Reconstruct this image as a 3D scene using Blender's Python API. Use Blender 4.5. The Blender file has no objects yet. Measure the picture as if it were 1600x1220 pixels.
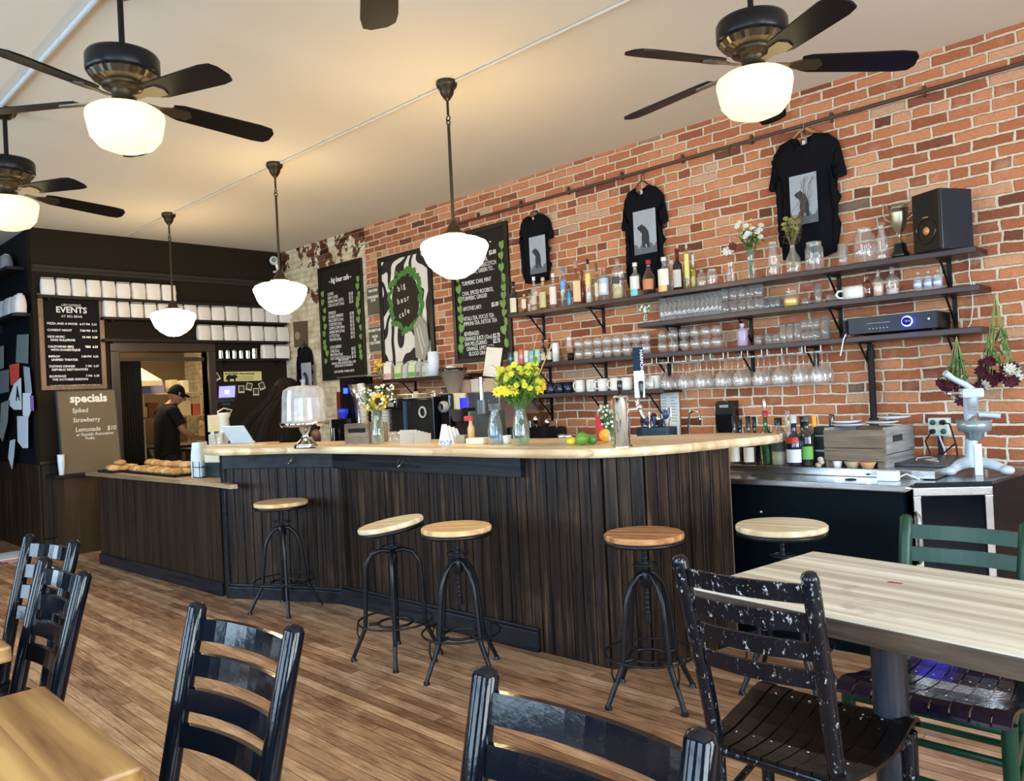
import bpy, bmesh, math, random
from mathutils import Vector, Matrix
PI = math.pi
random.seed(7)
rnd = random.random
def uni(a, b): return a + (b - a) * random.random()
S = bpy.context.scene
COL = S.collection

# ---------------------------------------------------------------- camera
FPX = 1230.0
_y, _p, _r = (math.radians(v) for v in (44.3, 0.2, -2.75))
CAM = Vector((0, -5.1, 1.39))
_F = Vector((-math.sin(_y) * math.cos(_p), math.cos(_y) * math.cos(_p), math.sin(_p)))
_R0 = Vector((math.cos(_y), math.sin(_y), 0)); _U0 = _R0.cross(_F)
_R = _R0 * math.cos(_r) + _U0 * math.sin(_r); _U = -_R0 * math.sin(_r) + _U0 * math.cos(_r)
cd = bpy.data.cameras.new('camera'); cd.sensor_width = 36; cd.lens = FPX / 1600 * 36; cd.clip_start = 0.05
cam = bpy.data.objects.new('camera', cd); COL.objects.link(cam)
_m = Matrix((_R, _U, -_F)).transposed().to_4x4(); _m.translation = CAM; cam.matrix_world = _m
S.camera = cam
def at(axis, val, x, y):
    """survey helper: the point of the photograph's pixel on a known plane of the room"""
    d = _F + _R * ((x - 800) / FPX) + _U * ((610 - y) / FPX)
    i = 'xyz'.index(axis); t = (val - CAM[i]) / d[i]
    return CAM + d * t

# ---------------------------------------------------------------- render look, sky, daylight
S.view_settings.view_transform = 'Standard'; S.view_settings.look = 'None'
S.view_settings.gamma = 1; S.view_settings.use_curve_mapping = False
S.view_settings.exposure = 0.88
S.cycles.max_bounces = 8; S.cycles.diffuse_bounces = 4; S.cycles.glossy_bounces = 4
S.cycles.transparent_max_bounces = 64; S.cycles.transmission_bounces = 6
S.cycles.sample_clamp_indirect = 6
w = bpy.data.worlds.new('sky'); S.world = w; w.use_nodes = True
bg = w.node_tree.nodes['Background']; bg.inputs['Color'].default_value = (0.55, 0.75, 1.0, 1); bg.inputs['Strength'].default_value = 0.9
ROOM = dict(x0=-8.9, x1=3.2, y0=-6.8, y1=0.0, h=3.285)
def area(name, loc, rot, sx, sy, power, color):
    l = bpy.data.lights.new(name, 'AREA'); l.shape = 'RECTANGLE'; l.size = sx; l.size_y = sy; l.energy = power; l.color = color
    o = bpy.data.objects.new(name, l); COL.objects.link(o); o.location = loc; o.rotation_euler = rot; return o
SIDE_WINDOWS = [(-8.2, -6.4), (-5.4, -3.6), (-2.7, -0.9), (0.0, 1.8)]      # x ranges in the long wall opposite the bricks
FRONT_WINDOWS = [(-6.2, -3.9), (-3.3, -1.0)]                               # y ranges in the street front
WZ = (0.75, 2.75)
DAY = (0.62, 0.80, 1.0)
for a, b in SIDE_WINDOWS:
    area('daylight', ((a + b) / 2, ROOM['y0'] - 0.25, 1.8), (math.radians(78), 0, 0), b - a, 2.0, 80, DAY)
for a, b in FRONT_WINDOWS:
    area('daylight', (ROOM['x1'] + 0.25, (a + b) / 2, 1.8), (math.radians(80), 0, math.radians(90)), b - a, 2.0, 165, (0.86, 0.93, 1.0))
SHADE_L = 13.5        # pendant glass
FAN_L = .85          # fan glass

# ---------------------------------------------------------------- node helpers
class NT:
    def __init__(s, mat): s.t = mat.node_tree; s.n = s.t.nodes; s.l = s.t.links
    def node(s, typ, **k):
        n = s.n.new(typ)
        for a, v in k.items():
            if a.startswith('i_'):
                key = a[2:]; key = int(key) if key.isdigit() else key.replace('_', ' ')
                s.set(n.inputs[key], v)
            else: setattr(n, a, v)
        return n
    def set(s, inp, v):
        if isinstance(v, bpy.types.NodeSocket): s.l.new(v, inp)
        else:
            if isinstance(v, tuple) and len(v) == 3 and inp.type == 'RGBA': v = (*v, 1)
            inp.default_value = v
    def m(s, op, a, b=None, c=None):
        n = s.n.new('ShaderNodeMath'); n.operation = op
        s.set(n.inputs[0], a)
        if b is not None: s.set(n.inputs[1], b)
        if c is not None: s.set(n.inputs[2], c)
        return n.outputs[0]
    def mix(s, f, a, b, mode='MIX'):
        n = s.n.new('ShaderNodeMixRGB'); n.blend_type = mode
        s.set(n.inputs[0], f); s.set(n.inputs[1], a); s.set(n.inputs[2], b); return n.outputs[0]
    def ramp(s, f, stops):
        n = s.n.new('ShaderNodeValToRGB'); s.set(n.inputs[0], f); e = n.color_ramp.elements
        while len(e) < len(stops): e.new(0.5)
        for q, (p, c) in zip(e, stops): q.position = p; q.color = (*c, 1) if len(c) == 3 else c
        return n.outputs[0]
    def coord(s, which='Object'): return s.n.new('ShaderNodeTexCoord').outputs[which]
    def xyz(s, v):
        n = s.n.new('ShaderNodeSeparateXYZ'); s.l.new(v, n.inputs[0]); return n.outputs
    def comb(s, x, y, z):
        n = s.n.new('ShaderNodeCombineXYZ')
        for i, v in enumerate((x, y, z)): s.set(n.inputs[i], v)
        return n.outputs[0]
    def mapping(s, v, scale=(1, 1, 1), loc=(0, 0, 0)):
        n = s.n.new('ShaderNodeMapping'); s.l.new(v, n.inputs[0]); n.inputs['Scale'].default_value = scale; n.inputs['Location'].default_value = loc; return n.outputs[0]
    def noise(s, v, scale, detail=3, rough=0.55, out=0):
        n = s.n.new('ShaderNodeTexNoise'); s.l.new(v, n.inputs['Vector']); n.inputs['Scale'].default_value = scale
        n.inputs['Detail'].default_value = detail; n.inputs['Roughness'].default_value = rough; return n.outputs[out]
    def white(s, v):
        n = s.n.new('ShaderNodeTexWhiteNoise'); s.l.new(v, n.inputs['Vector']); return n.outputs['Value']
    def bump(s, h, strength, dist=0.01, normal=None):
        n = s.n.new('ShaderNodeBump'); s.l.new(h, n.inputs['Height']); n.inputs['Strength'].default_value = strength; n.inputs['Distance'].default_value = dist
        return n.outputs[0]
MATS = {}
def newmat(name):
    m = bpy.data.materials.new(name); m.use_nodes = True
    b = m.node_tree.nodes['Principled BSDF']; MATS[name] = m
    return m, NT(m), b
def P(name, color, rough=0.5, metal=0.0, var=0.12, nscale=12, bump=0.0, bscale=60, spec=0.5, emit=None, estr=0, coat=0, stretch=(1, 1, 1)):
    """a plain surface with a little unevenness of tone and relief"""
    if name in MATS: return MATS[name]
    m, t, b = newmat(name)
    c = t.mapping(t.coord(), stretch)
    n = t.noise(c, nscale, 3)
    hi = tuple(min(1, v * (1 + var) + 0.004 * var) for v in color); lo = tuple(v * (1 - var) for v in color)
    t.set(b.inputs['Base Color'], t.mix(n, lo, hi))
    b.inputs['Metallic'].default_value = metal
    t.set(b.inputs['Roughness'], t.m('ADD', t.m('MULTIPLY', n, 0.15), max(0, rough - 0.075)))
    b.inputs['Specular IOR Level'].default_value = spec if max(color) > .06 or rough < .4 or spec != .5 else .22
    if coat: b.inputs['Coat Weight'].default_value = coat; b.inputs['Coat Roughness'].default_value = 0.08
    if bump: t.set(b.inputs['Normal'], t.bump(t.noise(c, bscale, 4), bump))
    if emit: b.inputs['Emission Color'].default_value = (*emit, 1); b.inputs['Emission Strength'].default_value = estr
    return m
def glassy(name, tint=(0.95, 0.97, 0.965), edge=0.35, rough=0.04, gloss=(1, 1, 1), milk=.05):
    if name in MATS: return MATS[name]
    m = bpy.data.materials.new(name); m.use_nodes = True; MATS[name] = m; t = NT(m)
    for n in list(t.n):
        if n.type != 'OUTPUT_MATERIAL': t.n.remove(n)
    out = [n for n in t.n if n.type == 'OUTPUT_MATERIAL'][0]
    tr = t.node('ShaderNodeBsdfTransparent', i_Color=tint); gl = t.node('ShaderNodeBsdfGlossy', i_Color=gloss, i_Roughness=rough)
    lw = t.node('ShaderNodeLayerWeight', i_Blend=edge)
    n = t.noise(t.coord(), 18, 2)
    f = t.m('ADD', t.m('MULTIPLY', lw.outputs['Facing'], 0.6), t.m('MULTIPLY', n, 0.10))
    mx = t.n.new('ShaderNodeMixShader'); t.set(mx.inputs[0], f); t.l.new(tr.outputs[0], mx.inputs[1]); t.l.new(gl.outputs[0], mx.inputs[2])
    if milk:
        df = t.node('ShaderNodeBsdfDiffuse', i_Color=tuple(.25 + .65 * q for q in tint)); m2 = t.n.new('ShaderNodeMixShader'); t.set(m2.inputs[0], t.m('MULTIPLY', t.m('ADD', n, .4), milk)); t.l.new(mx.outputs[0], m2.inputs[1]); t.l.new(df.outputs[0], m2.inputs[2]); mx = m2
    t.l.new(mx.outputs[0], out.inputs[0]); return m

def mat_brick():
    m, t, b = newmat('old_red_brick')
    v = t.coord(); X, Y, Z = t.xyz(v)[:3]
    wob_n = t.noise(v, 1.7, 4)
    wob = t.noise(v, 5.0, 2, out=1); wx, wy, wz = t.xyz(wob)[:3]
    fine = t.noise(v, 30.0, 3, out=1); fx, fy, fz = t.xyz(fine)[:3]
    x = t.m('ADD', X, t.m('ADD', t.m('MULTIPLY', t.m('SUBTRACT', wx, .5), .03), t.m('MULTIPLY', t.m('SUBTRACT', fx, .5), .012)))
    z = t.m('ADD', Z, t.m('ADD', t.m('MULTIPLY', t.m('SUBTRACT', wz, .5), .022), t.m('MULTIPLY', t.m('SUBTRACT', fz, .5), .010)))
    H = 0.0677
    row = t.m('FLOOR', t.m('DIVIDE', z, H)); rf = t.m('FRACT', t.m('DIVIDE', z, H))
    head = t.m('LESS_THAN', t.m('MODULO', t.m('ADD', row, 203.0), 6.0), 0.5)
    ln = t.m('SUBTRACT', .216, t.m('MULTIPLY', head, .108))
    rr = t.white(t.comb(row, 3.3, 1.7))
    u = t.m('DIVIDE', t.m('ADD', x, t.m('MULTIPLY', t.m('ADD', t.m('MODULO', t.m('ADD', row, 200.), 2.0), t.m('MULTIPLY', rr, .5)), .108)), ln)
    col = t.m('FLOOR', u); uf = t.m('FRACT', u)
    wn = t.n.new('ShaderNodeTexWhiteNoise'); t.l.new(t.comb(col, row, 0.5), wn.inputs['Vector']); rv = wn.outputs['Value']
    r2 = t.white(t.comb(row, col, 7.5))
    du = t.m('MULTIPLY', t.m('MINIMUM', uf, t.m('SUBTRACT', 1., uf)), ln)
    dz = t.m('MULTIPLY', t.m('MINIMUM', rf, t.m('SUBTRACT', 1., rf)), H)
    d = t.m('MINIMUM', du, dz)
    chip = t.m('MULTIPLY', t.noise(v, 9.0, 4), .0095)
    thr = t.m('ADD', t.m('ADD', .0005, chip), t.m('MULTIPLY', r2, .0015))
    face = t.m('SMOOTH_MIN', 1.0, t.m('MAXIMUM', t.m('DIVIDE', t.m('SUBTRACT', d, thr), .0028), 0.0), 0.05)
    bc = t.ramp(rv, [(0, (.14, .05, .03)), (.06, (.27, .082, .040)), (.22, (.38, .122, .055)), (.6, (.50, .180, .080)), (.88, (.62, .27, .130)), (.97, (.56, .34, .22)), (1, (.14, .09, .07))])
    g = t.noise(v, 45, 4); bc = t.mix(t.m('MULTIPLY', t.m('SUBTRACT', g, .42), 1.3), bc, t.mix(1.0, bc, (.55, .5, .45), 'MULTIPLY'))
    dust = t.m('MAXIMUM', t.m('MULTIPLY', t.m('SUBTRACT', t.noise(v, 7, 5), .57), 2.2), 0.)
    bc = t.mix(dust, bc, (.60, .40, .27))
    mort = t.mix(t.noise(v, 60, 3), (.42, .31, .20), (.85, .70, .50))
    low = t.m('MINIMUM', 1., t.m('MAXIMUM', 0., t.m('MULTIPLY', t.m('SUBTRACT', 1.75, t.m('ADD', Z, t.m('MULTIPLY', wob_n, .5))), 2.)))
    mort = t.mix(low, mort, t.mix(t.noise(v, 50, 3), (.62, .54, .42), (.95, .88, .76)))
    c = t.mix(face, mort, bc)
    hgt = t.m('ADD', t.m('MULTIPLY', face, 1.0), t.m('MULTIPLY', t.noise(v, 80, 4), .35))
    # plaster left on the far stretch of the wall
    pn = t.noise(v, 3.2, 6, 0.62)
    px = t.m('LESS_THAN', t.m('ADD', X, t.m('MULTIPLY', t.m('SUBTRACT', t.noise(v, 14, 3), .5), .10)), -7.12)
    band = t.m('MULTIPLY', t.m('GREATER_THAN', Z, 2.55), t.m('GREATER_THAN', t.m('ADD', pn, t.m('MULTIPLY', t.m('SUBTRACT', Z, 2.9), .12)), .53))
    streak = t.m('GREATER_THAN', t.noise(t.mapping(v, (7, 7, 1.6)), 2.6, 5), .68)
    pl = t.m('MULTIPLY', px, t.m('SUBTRACT', 1.0, t.m('MAXIMUM', band, streak)))
    pc = t.ramp(t.noise(v, 6, 6, .7), [(.25, (.30, .21, .12)), (.45, (.60, .50, .33)), (.62, (.80, .72, .55)), (.8, (.72, .60, .38))])
    under = t.mix(px, c, t.mix(1., c, (.28, .22, .2), 'MULTIPLY'))
    fin = t.mix(pl, under, pc)
    t.set(b.inputs['Base Color'], fin); b.inputs['Roughness'].default_value = .85; b.inputs['Specular IOR Level'].default_value = .25
    hh = t.m('ADD', hgt, t.m('MULTIPLY', pl, 1.2))
    t.set(b.inputs['Normal'], t.bump(hh, 1.0, .012)); return m
def mat_floor():
    m, t, b = newmat('worn_floor_boards')
    v = t.coord(); X, Y, Z = t.xyz(v)[:3]
    Wd = .058
    row = t.m('FLOOR', t.m('DIVIDE', Y, Wd)); rf = t.m('FRACT', t.m('DIVIDE', Y, Wd))
    rr = t.white(t.comb(row, 1.3, .7))
    u = t.m('DIVIDE', t.m('ADD', X, t.m('MULTIPLY', rr, 5.)), 2.3); col = t.m('FLOOR', u); uf = t.m('FRACT', u)
    rv = t.white(t.comb(col, row, .5))
    d = t.m('MINIMUM', t.m('MULTIPLY', t.m('MINIMUM', rf, t.m('SUBTRACT', 1., rf)), Wd), t.m('MULTIPLY', t.m('MINIMUM', uf, t.m('SUBTRACT', 1., uf)), 2.3))
    gap = t.m('LESS_THAN', d, t.m('ADD', .0004, t.m('MULTIPLY', t.noise(v, 5, 2), .0022)))
    gr = t.noise(t.mapping(v, (1.6, 28, 1)), 4.0, 5, .62)
    big = t.noise(v, 1.1, 4); mid = t.noise(t.mapping(v, (1, 2.5, 1)), 4.5, 5, .65)
    tone = t.m('ADD', t.m('MULTIPLY', rv, .15), t.m('ADD', t.m('MULTIPLY', gr, .47), t.m('MULTIPLY', mid, .38)))
    c = t.ramp(tone, [(.28, (.075, .036, .020)), (.42, (.23, .112, .055)), (.54, (.44, .255, .140)), (.70, (.74, .51, .32))])
    c = t.mix(t.m('MAXIMUM', 0., t.m('MULTIPLY', t.m('SUBTRACT', big, .48), 2.4)), c, t.mix(1., c, (1.25, 1.2, 1.25), 'MULTIPLY'))
    # darker stain near the foot of the bar
    c = t.mix(gap, c, (.015, .008, .005))
    t.set(b.inputs['Base Color'], c)
    t.set(b.inputs['Roughness'], t.m('ADD', .20, t.m('MULTIPLY', mid, .35)))
    b.inputs['Specular IOR Level'].default_value = .5
    t.set(b.inputs['Normal'], t.bump(t.m('SUBTRACT', t.m('MULTIPLY', gr, .5), gap), .35, .004)); return m
def mat_boards(name='dark_beadboard', base=(.0045, .0032, .0032), worn=(.17, .095, .045), amount=.552, rough=.25, axis='Z'):
    """dark stained boards, worn back to bare wood in long streaks; every board its own tone"""
    m, t, b = newmat(name)
    v = t.coord(); sc = {'Z': (34, 34, 1.3), 'X': (1.3, 34, 34)}[axis]
    isl = t.n.new('ShaderNodeNewGeometry').outputs['Random Per Island']
    off = t.n.new('ShaderNodeVectorMath'); off.operation = 'ADD'; t.l.new(v, off.inputs[0]); t.l.new(t.comb(t.m('MULTIPLY', isl, 9.), t.m('MULTIPLY', isl, 5.), t.m('MULTIPLY', isl, 3.)), off.inputs[1])
    st = t.noise(t.mapping(off.outputs[0], sc), 1.0, 6, .7)
    blot = t.noise(v, 3.0, 4)
    pt = t.n.new('ShaderNodeNewGeometry').outputs['Pointiness']
    f = t.m('MAXIMUM', 0., t.m('MULTIPLY', t.m('SUBTRACT', t.m('ADD', t.m('MULTIPLY', st, .68), t.m('MULTIPLY', blot, .36)), amount), 4.5))
    f = t.m('ADD', f, t.m('MULTIPLY', t.m('MAXIMUM', 0., t.m('MULTIPLY', t.m('SUBTRACT', pt, .52), 6.)), t.m('MULTIPLY', t.m('GREATER_THAN', st, .47), .5)))
    c0 = t.mix(isl, tuple(v * .6 for v in base), tuple(v * 2.3 for v in base))
    c = t.mix(t.m('MINIMUM', f, 1.), c0, t.mix(st, tuple(q * .55 for q in worn), worn))
    t.set(b.inputs['Base Color'], c); t.set(b.inputs['Roughness'], t.m('ADD', rough, t.m('MULTIPLY', st, .25)))
    t.set(b.inputs['Normal'], t.bump(st, .35, .003)); b.inputs['Specular IOR Level'].default_value = .28
    return m
def mat_wood(name, dark, light, scale=1.0, rough=.4, ring=True, axis='X', coat=0, tiles=0):
    m, t, b = newmat(name)
    v = t.coord()
    sc = {'X': (1.0, 14, 14), 'Y': (14, 1.0, 14), 'Z': (14, 14, 1.0)}[axis]
    if tiles:
        X, Y, Z = t.xyz(v)[:3]; row = t.m('FLOOR', t.m('DIVIDE', (Y if axis == 'X' else X), tiles)); r = t.white(t.comb(row, 2.2, 1.1))
        o = t.n.new('ShaderNodeVectorMath'); o.operation = 'ADD'; t.l.new(v, o.inputs[0]); t.l.new(t.comb(t.m('MULTIPLY', r, 7.), r, r), o.inputs[1]); v2 = o.outputs[0]
    else: v2 = v; r = None
    g = t.noise(t.mapping(v2, sc), 2.2 * scale, 6, .6)
    wv = t.n.new('ShaderNodeTexWave'); wv.inputs['Scale'].default_value = 1.2 * scale; wv.inputs['Distortion'].default_value = 7; wv.inputs['Detail'].default_value = 3; wv.bands_direction = 'Y' if axis == 'X' else 'X'
    t.l.new(t.mapping(v2, tuple(q / 5 for q in sc)), wv.inputs['Vector'])
    f = t.m('ADD', t.m('MULTIPLY', g, .75), t.m('MULTIPLY', wv.outputs['Fac'], .25))
    if r is not None: f = t.m('ADD', t.m('MULTIPLY', f, .75), t.m('MULTIPLY', r, .25))
    c = t.ramp(f, [(.3, dark), (.52, tuple((a + q) / 2 for a, q in zip(dark, light))), (.72, light)])
    spot = t.m('MAXIMUM', 0., t.m('MULTIPLY', t.m('SUBTRACT', t.noise(v, 6, 5), .60), 4.)); c = t.mix(spot, c, tuple(q * .55 for q in dark))
    t.set(b.inputs['Base Color'], c); t.set(b.inputs['Roughness'], t.m('ADD', rough - .08, t.m('MULTIPLY', g, .2)))
    t.set(b.inputs['Normal'], t.bump(g, .25, .003))
    if coat: b.inputs['Coat Weight'].default_value = coat; b.inputs['Coat Roughness'].default_value = .12
    return m
def mat_chipped(name, paint, bare, amount=.66, rough=.16, top=0):
    """glossy paint rubbed through in small chips"""
    m, t, b = newmat(name)
    v = t.coord(); n = t.noise(t.mapping(v, (1, 1, .5)), 75, 6, .74); n2 = t.noise(v, 7, 3)
    f = t.m('MINIMUM', 1., t.m('MAXIMUM', 0., t.m('MULTIPLY', t.m('SUBTRACT', t.m('ADD', t.m('MULTIPLY', n, .60), t.m('MULTIPLY', n2, .50)), amount), 30)))
    if top:
        zz = t.m('MAXIMUM', 0., t.m('SUBTRACT', t.xyz(v)[2], .84)); f = t.m('MAXIMUM', f, t.m('MINIMUM', 1., t.m('MAXIMUM', 0., t.m('MULTIPLY', t.m('SUBTRACT', t.m('ADD', n, t.m('MULTIPLY', zz, top)), .60), 20.))))
    t.set(b.inputs['Base Color'], t.mix(f, paint, bare)); t.set(b.inputs['Roughness'], t.m('ADD', rough, t.m('MULTIPLY', f, .5)))
    b.inputs['Specular IOR Level'].default_value = .36
    t.set(b.inputs['Normal'], t.bump(t.m('ADD', t.noise(v, 60, 3), t.m('MULTIPLY', f, -.6)), .12, .002)); return m
BRICK = mat_brick(); FLOOR = mat_floor(); BEAD = mat_boards()
BEAD2 = mat_boards('brown_wainscot', (.012, .0065, .0035), (.10, .058, .026), .56, .4)
NAVYB = mat_boards('navy_black_trim', (.003, .005, .009), (.10, .09, .08), .70, .22, 'X')
CEIL = P('ceiling_paint', (.70, .645, .535), .9, var=.05, nscale=1.2, bump=.15, bscale=9)
WALLD = P('umber_wall_paint', (.019, .013, .007), .7, spec=.12, var=.12, nscale=2, bump=.1, bscale=20)
WALLB = P('black_wall_paint', (.004, .005, .008), .6, spec=.15, var=.2, nscale=2)
CREAMW = P('umber_room_paint', (.06, .048, .036), .8, var=.05, nscale=2)
PINE = mat_wood('pine_bar_top', (.56, .38, .20), (.92, .76, .50), rough=.33, tiles=.14)
PINET = mat_wood('scrubbed_pine', (.46, .39, .29), (.84, .79, .66), rough=.45, tiles=.11)
OAK = mat_wood('varnished_table_wood', (.17, .065, .015), (.62, .36, .12), rough=.32, tiles=.13)
SEATW = mat_wood('honey_seat_wood', (.60, .34, .14), (.92, .66, .34), scale=1.5, rough=.35)
SEATD = mat_wood('brown_seat_wood', (.28, .11, .04), (.66, .34, .15), scale=1.5, rough=.25)
SEATP = mat_wood('pale_seat_wood', (.60, .46, .27), (.92, .78, .54), scale=1.5, rough=.35)
GREYW = mat_wood('weathered_crate_wood', (.14, .105, .075), (.36, .29, .21), scale=1.6, rough=.8)
GREYW2 = mat_wood('grey_crate_end_wood', (.16, .16, .16), (.42, .43, .44), scale=1.6, rough=.8, axis='Y')
SHELFW = mat_wood('dark_red_shelf_wood', (.014, .005, .003), (.042, .014, .008), rough=.35)
CHAIR = mat_chipped('chipped_navy_black_paint', (.002, .004, .008), (.46, .48, .48), .706, .2, .34)
CHAIRG = mat_chipped('green_black_paint', (.004, .040, .020), (.12, .16, .14), .74, .34)
CHAIRS = mat_chipped('worn_black_seat_paint', (.004, .003, .0028), (.40, .40, .38), .702, .24)
IRON = P('blue_black_iron', (.004, .006, .010), .33, 0, spec=.4, bump=.1)
IRON2 = P('black_iron', (.012, .012, .013), .45, .4)
BRONZE = P('aged_bronze', (.055, .040, .024), .38, .8)
PEWTER = P('pewter_cast', (.42, .36, .26), .3, .9)
STEEL = P('brushed_steel', (.55, .56, .57), .24, 1, stretch=(1, 20, 20), nscale=6)
CHROME = P('chrome', (.78, .78, .78), .07, 1, var=.02)
BLACKG = P('black_gloss', (.008, .008, .010), .12, var=.3)
BLACKM = P('black_matte', (.012, .012, .013), .6)
WHITE = P('white_ceramic', (.80, .79, .76), .18, var=.03)
PAPER = P('white_paper', (.80, .80, .78), .8, var=.04)
FRAMEB = P('dark_frame_wood', (.009, .006, .004), .35, nscale=4)
SLATE = P('chalkboard_slate', (.014, .012, .008), .6, var=.3, nscale=3)
SLATEB = P('brown_chalkboard', (.150, .105, .055), .7, var=.25, nscale=3)
CHALK = P('chalk', (.82, .80, .74), .9, var=.05)
LEAF = P('painted_leaf_green', (.18, .32, .08), .6, var=.25)
LEAFD = P('deep_leaf_green', (.05, .17, .03), .6, var=.3)
GLASS = glassy('clear_glass', (.985, .99, .985), .30, milk=.08); GLASSB = glassy('bluish_glass', (.86, .93, .97)); GLASSA = glassy('amber_glass', (.62, .30, .10))
GLASSG = glassy('green_glass', (.05, .42, .10), gloss=(.8, 1, .85)); GLASSP = glassy('window_pane', (.97, .98, .98), .1, .02)
BOOK = {}
def C(r, g, b, rough=.5, metal=0, **k):
    key = 'paint_%02x%02x%02x%s' % (int(r * 255), int(g * 255), int(b * 255), '_metal' if metal else '')
    key += '_%d' % int(rough * 100)
    return P(key, (r, g, b), rough, metal, **k)

# ---------------------------------------------------------------- mesh builder
class MB:
    def __init__(s): s.v = []; s.f = []; s.s = []
    def add(s, vs, fs, smooth=False):
        o = len(s.v); s.v += [tuple(v) for v in vs]; s.f += [tuple(i + o for i in f) for f in fs]; s.s += [smooth] * len(fs); return s
    def box(s, x0, x1, y0, y1, z0, z1, M=None, bev=0):
        if x0 > x1: x0, x1 = x1, x0
        if y0 > y1: y0, y1 = y1, y0
        if z0 > z1: z0, z1 = z1, z0
        if bev:
            c = [(x0, x1), (y0, y1), (z0, z1)]; b = min(bev, (x1 - x0) / 2.01, (y1 - y0) / 2.01, (z1 - z0) / 2.01)
            bm = bmesh.new(); bmesh.ops.create_cube(bm, size=1)
            for v in bm.verts:
                v.co = Vector([(q[0] + q[1]) / 2 + (q[1] - q[0]) * k for q, k in zip(c, v.co)])
            bmesh.ops.bevel(bm, geom=bm.edges[:], offset=b, segments=2, affect='EDGES', profile=.6)
            bm.verts.ensure_lookup_table(); vs = [v.co.copy() for v in bm.verts]; fs = [[v.index for v in f.verts] for f in bm.faces]; bm.free()
            if M: vs = [M @ v for v in vs]
            return s.add(vs, fs)
        vs = [Vector(p) for p in ((x0, y0, z0), (x1, y0, z0), (x1, y1, z0), (x0, y1, z0), (x0, y0, z1), (x1, y0, z1), (x1, y1, z1), (x0, y1, z1))]
        if M: vs = [M @ v for v in vs]
        return s.add(vs, [(0, 3, 2, 1), (4, 5, 6, 7), (0, 1, 5, 4), (1, 2, 6, 5), (2, 3, 7, 6), (3, 0, 4, 7)])
    def cyl(s, p0, p1, r0, r1=None, n=12, caps=True):
        r1 = r0 if r1 is None else r1
        p0, p1 = Vector(p0), Vector(p1); d = (p1 - p0).normalized(); a = d.orthogonal().normalized(); b = d.cross(a)
        vs = [p + (a * math.cos(2 * PI * i / n) + b * math.sin(2 * PI * i / n)) * r for p, r in ((p0, r0), (p1, r1)) for i in range(n)]
        s.add(vs, [(i, (i + 1) % n, n + (i + 1) % n, n + i) for i in range(n)], True)
        if caps: s.add(vs, [tuple(range(n))[::-1], tuple(range(n, 2 * n))])
        return s
    def lathe(s, prof, c=(0, 0, 0), n=20, sy=1.0, axis='z', close=False, smooth=True):
        """prof: (radius, height) pairs"""
        vs = []
        for r, h in prof:
            for i in range(n):
                a = 2 * PI * i / n; x, y = r * math.cos(a), r * math.sin(a) * sy
                p = {'z': (x, y, h), 'y': (x, h, y), 'x': (h, x, y)}[axis]
                vs.append((p[0] + c[0], p[1] + c[1], p[2] + c[2]))
        k = len(prof); fs = [(j * n + i, j * n + (i + 1) % n, (j + 1) * n + (i + 1) % n, (j + 1) * n + i) for j in range(k - 1) for i in range(n)]
        s.add(vs, fs, smooth)
        if prof[0][0] > 1e-5 and close: s.add(vs[:n], [tuple(range(n))[::-1]])
        if prof[-1][0] > 1e-5 and close: s.add(vs[-n:], [tuple(range(n))])
        return s
    def tube(s, pts, r, n=8, closed=False, caps=True, flat=None):
        pts = [Vector(p) for p in pts]; k = len(pts); rs = r if isinstance(r, (list, tuple)) else [r] * k
        rings = []; prev = None
        for i, p in enumerate(pts):
            a = pts[(i - 1) % k] if (i > 0 or closed) else p; b = pts[(i + 1) % k] if (i < k - 1 or closed) else p
            d = (b - a); d = d.normalized() if d.length > 1e-9 else Vector((0, 0, 1))
            if prev is None: u = d.orthogonal().normalized()
            else:
                u = prev - d * prev.dot(d); u = u.normalized() if u.length > 1e-6 else d.orthogonal().normalized()
            prev = u; v = d.cross(u)
            rings.append([p + (u * math.cos(2 * PI * j / n) + v * math.sin(2 * PI * j / n) * (flat or 1)) * rs[i] for j in range(n)])
        vs = [q for R in rings for q in R]
        fs = [(i * n + j, i * n + (j + 1) % n, ((i + 1) % k) * n + (j + 1) % n, ((i + 1) % k) * n + j) for i in range(k if closed else k - 1) for j in range(n)]
        s.add(vs, fs, True)
        if caps and not closed: s.add(rings[0], [tuple(range(n))[::-1]]); s.add(rings[-1], [tuple(range(n))])
        return s
    def ring(s, c, R, r, n=28, m=6, axis='z'):
        P_ = []
        for i in range(n):
            a = 2 * PI * i / n; x, y = R * math.cos(a), R * math.sin(a)
            P_.append({'z': (c[0] + x, c[1] + y, c[2]), 'y': (c[0] + x, c[1], c[2] + y), 'x': (c[0], c[1] + x, c[2] + y)}[axis])
        return s.tube(P_, r, m, closed=True)
    def ball(s, c, r, n=12, m=8, sc=(1, 1, 1)):
        pr = [(math.sin(PI * j / m), -math.cos(PI * j / m)) for j in range(m + 1)]
        vs = [(c[0] + r * sc[0] * q * math.cos(2 * PI * i / n), c[1] + r * sc[1] * q * math.sin(2 * PI * i / n), c[2] + r * sc[2] * h) for q, h in pr for i in range(n)]
        return s.add(vs, [(j * n + i, j * n + (i + 1) % n, (j + 1) * n + (i + 1) % n, (j + 1) * n + i) for j in range(m) for i in range(n)], True)
    def prism(s, pts, h0, h1, plane='xy'):
        """closed outline swept between two heights along the third axis"""
        n = len(pts)
        def q(p, h): return {'xy': (p[0], p[1], h), 'xz': (p[0], h, p[1]), 'yz': (h, p[0], p[1])}[plane]
        vs = [q(p, h0) for p in pts] + [q(p, h1) for p in pts]
        return s.add(vs, [tuple(range(n)), tuple(range(n, 2 * n))[::-1]] + [(i, n + i, n + (i + 1) % n, (i + 1) % n) for i in range(n)])
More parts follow.
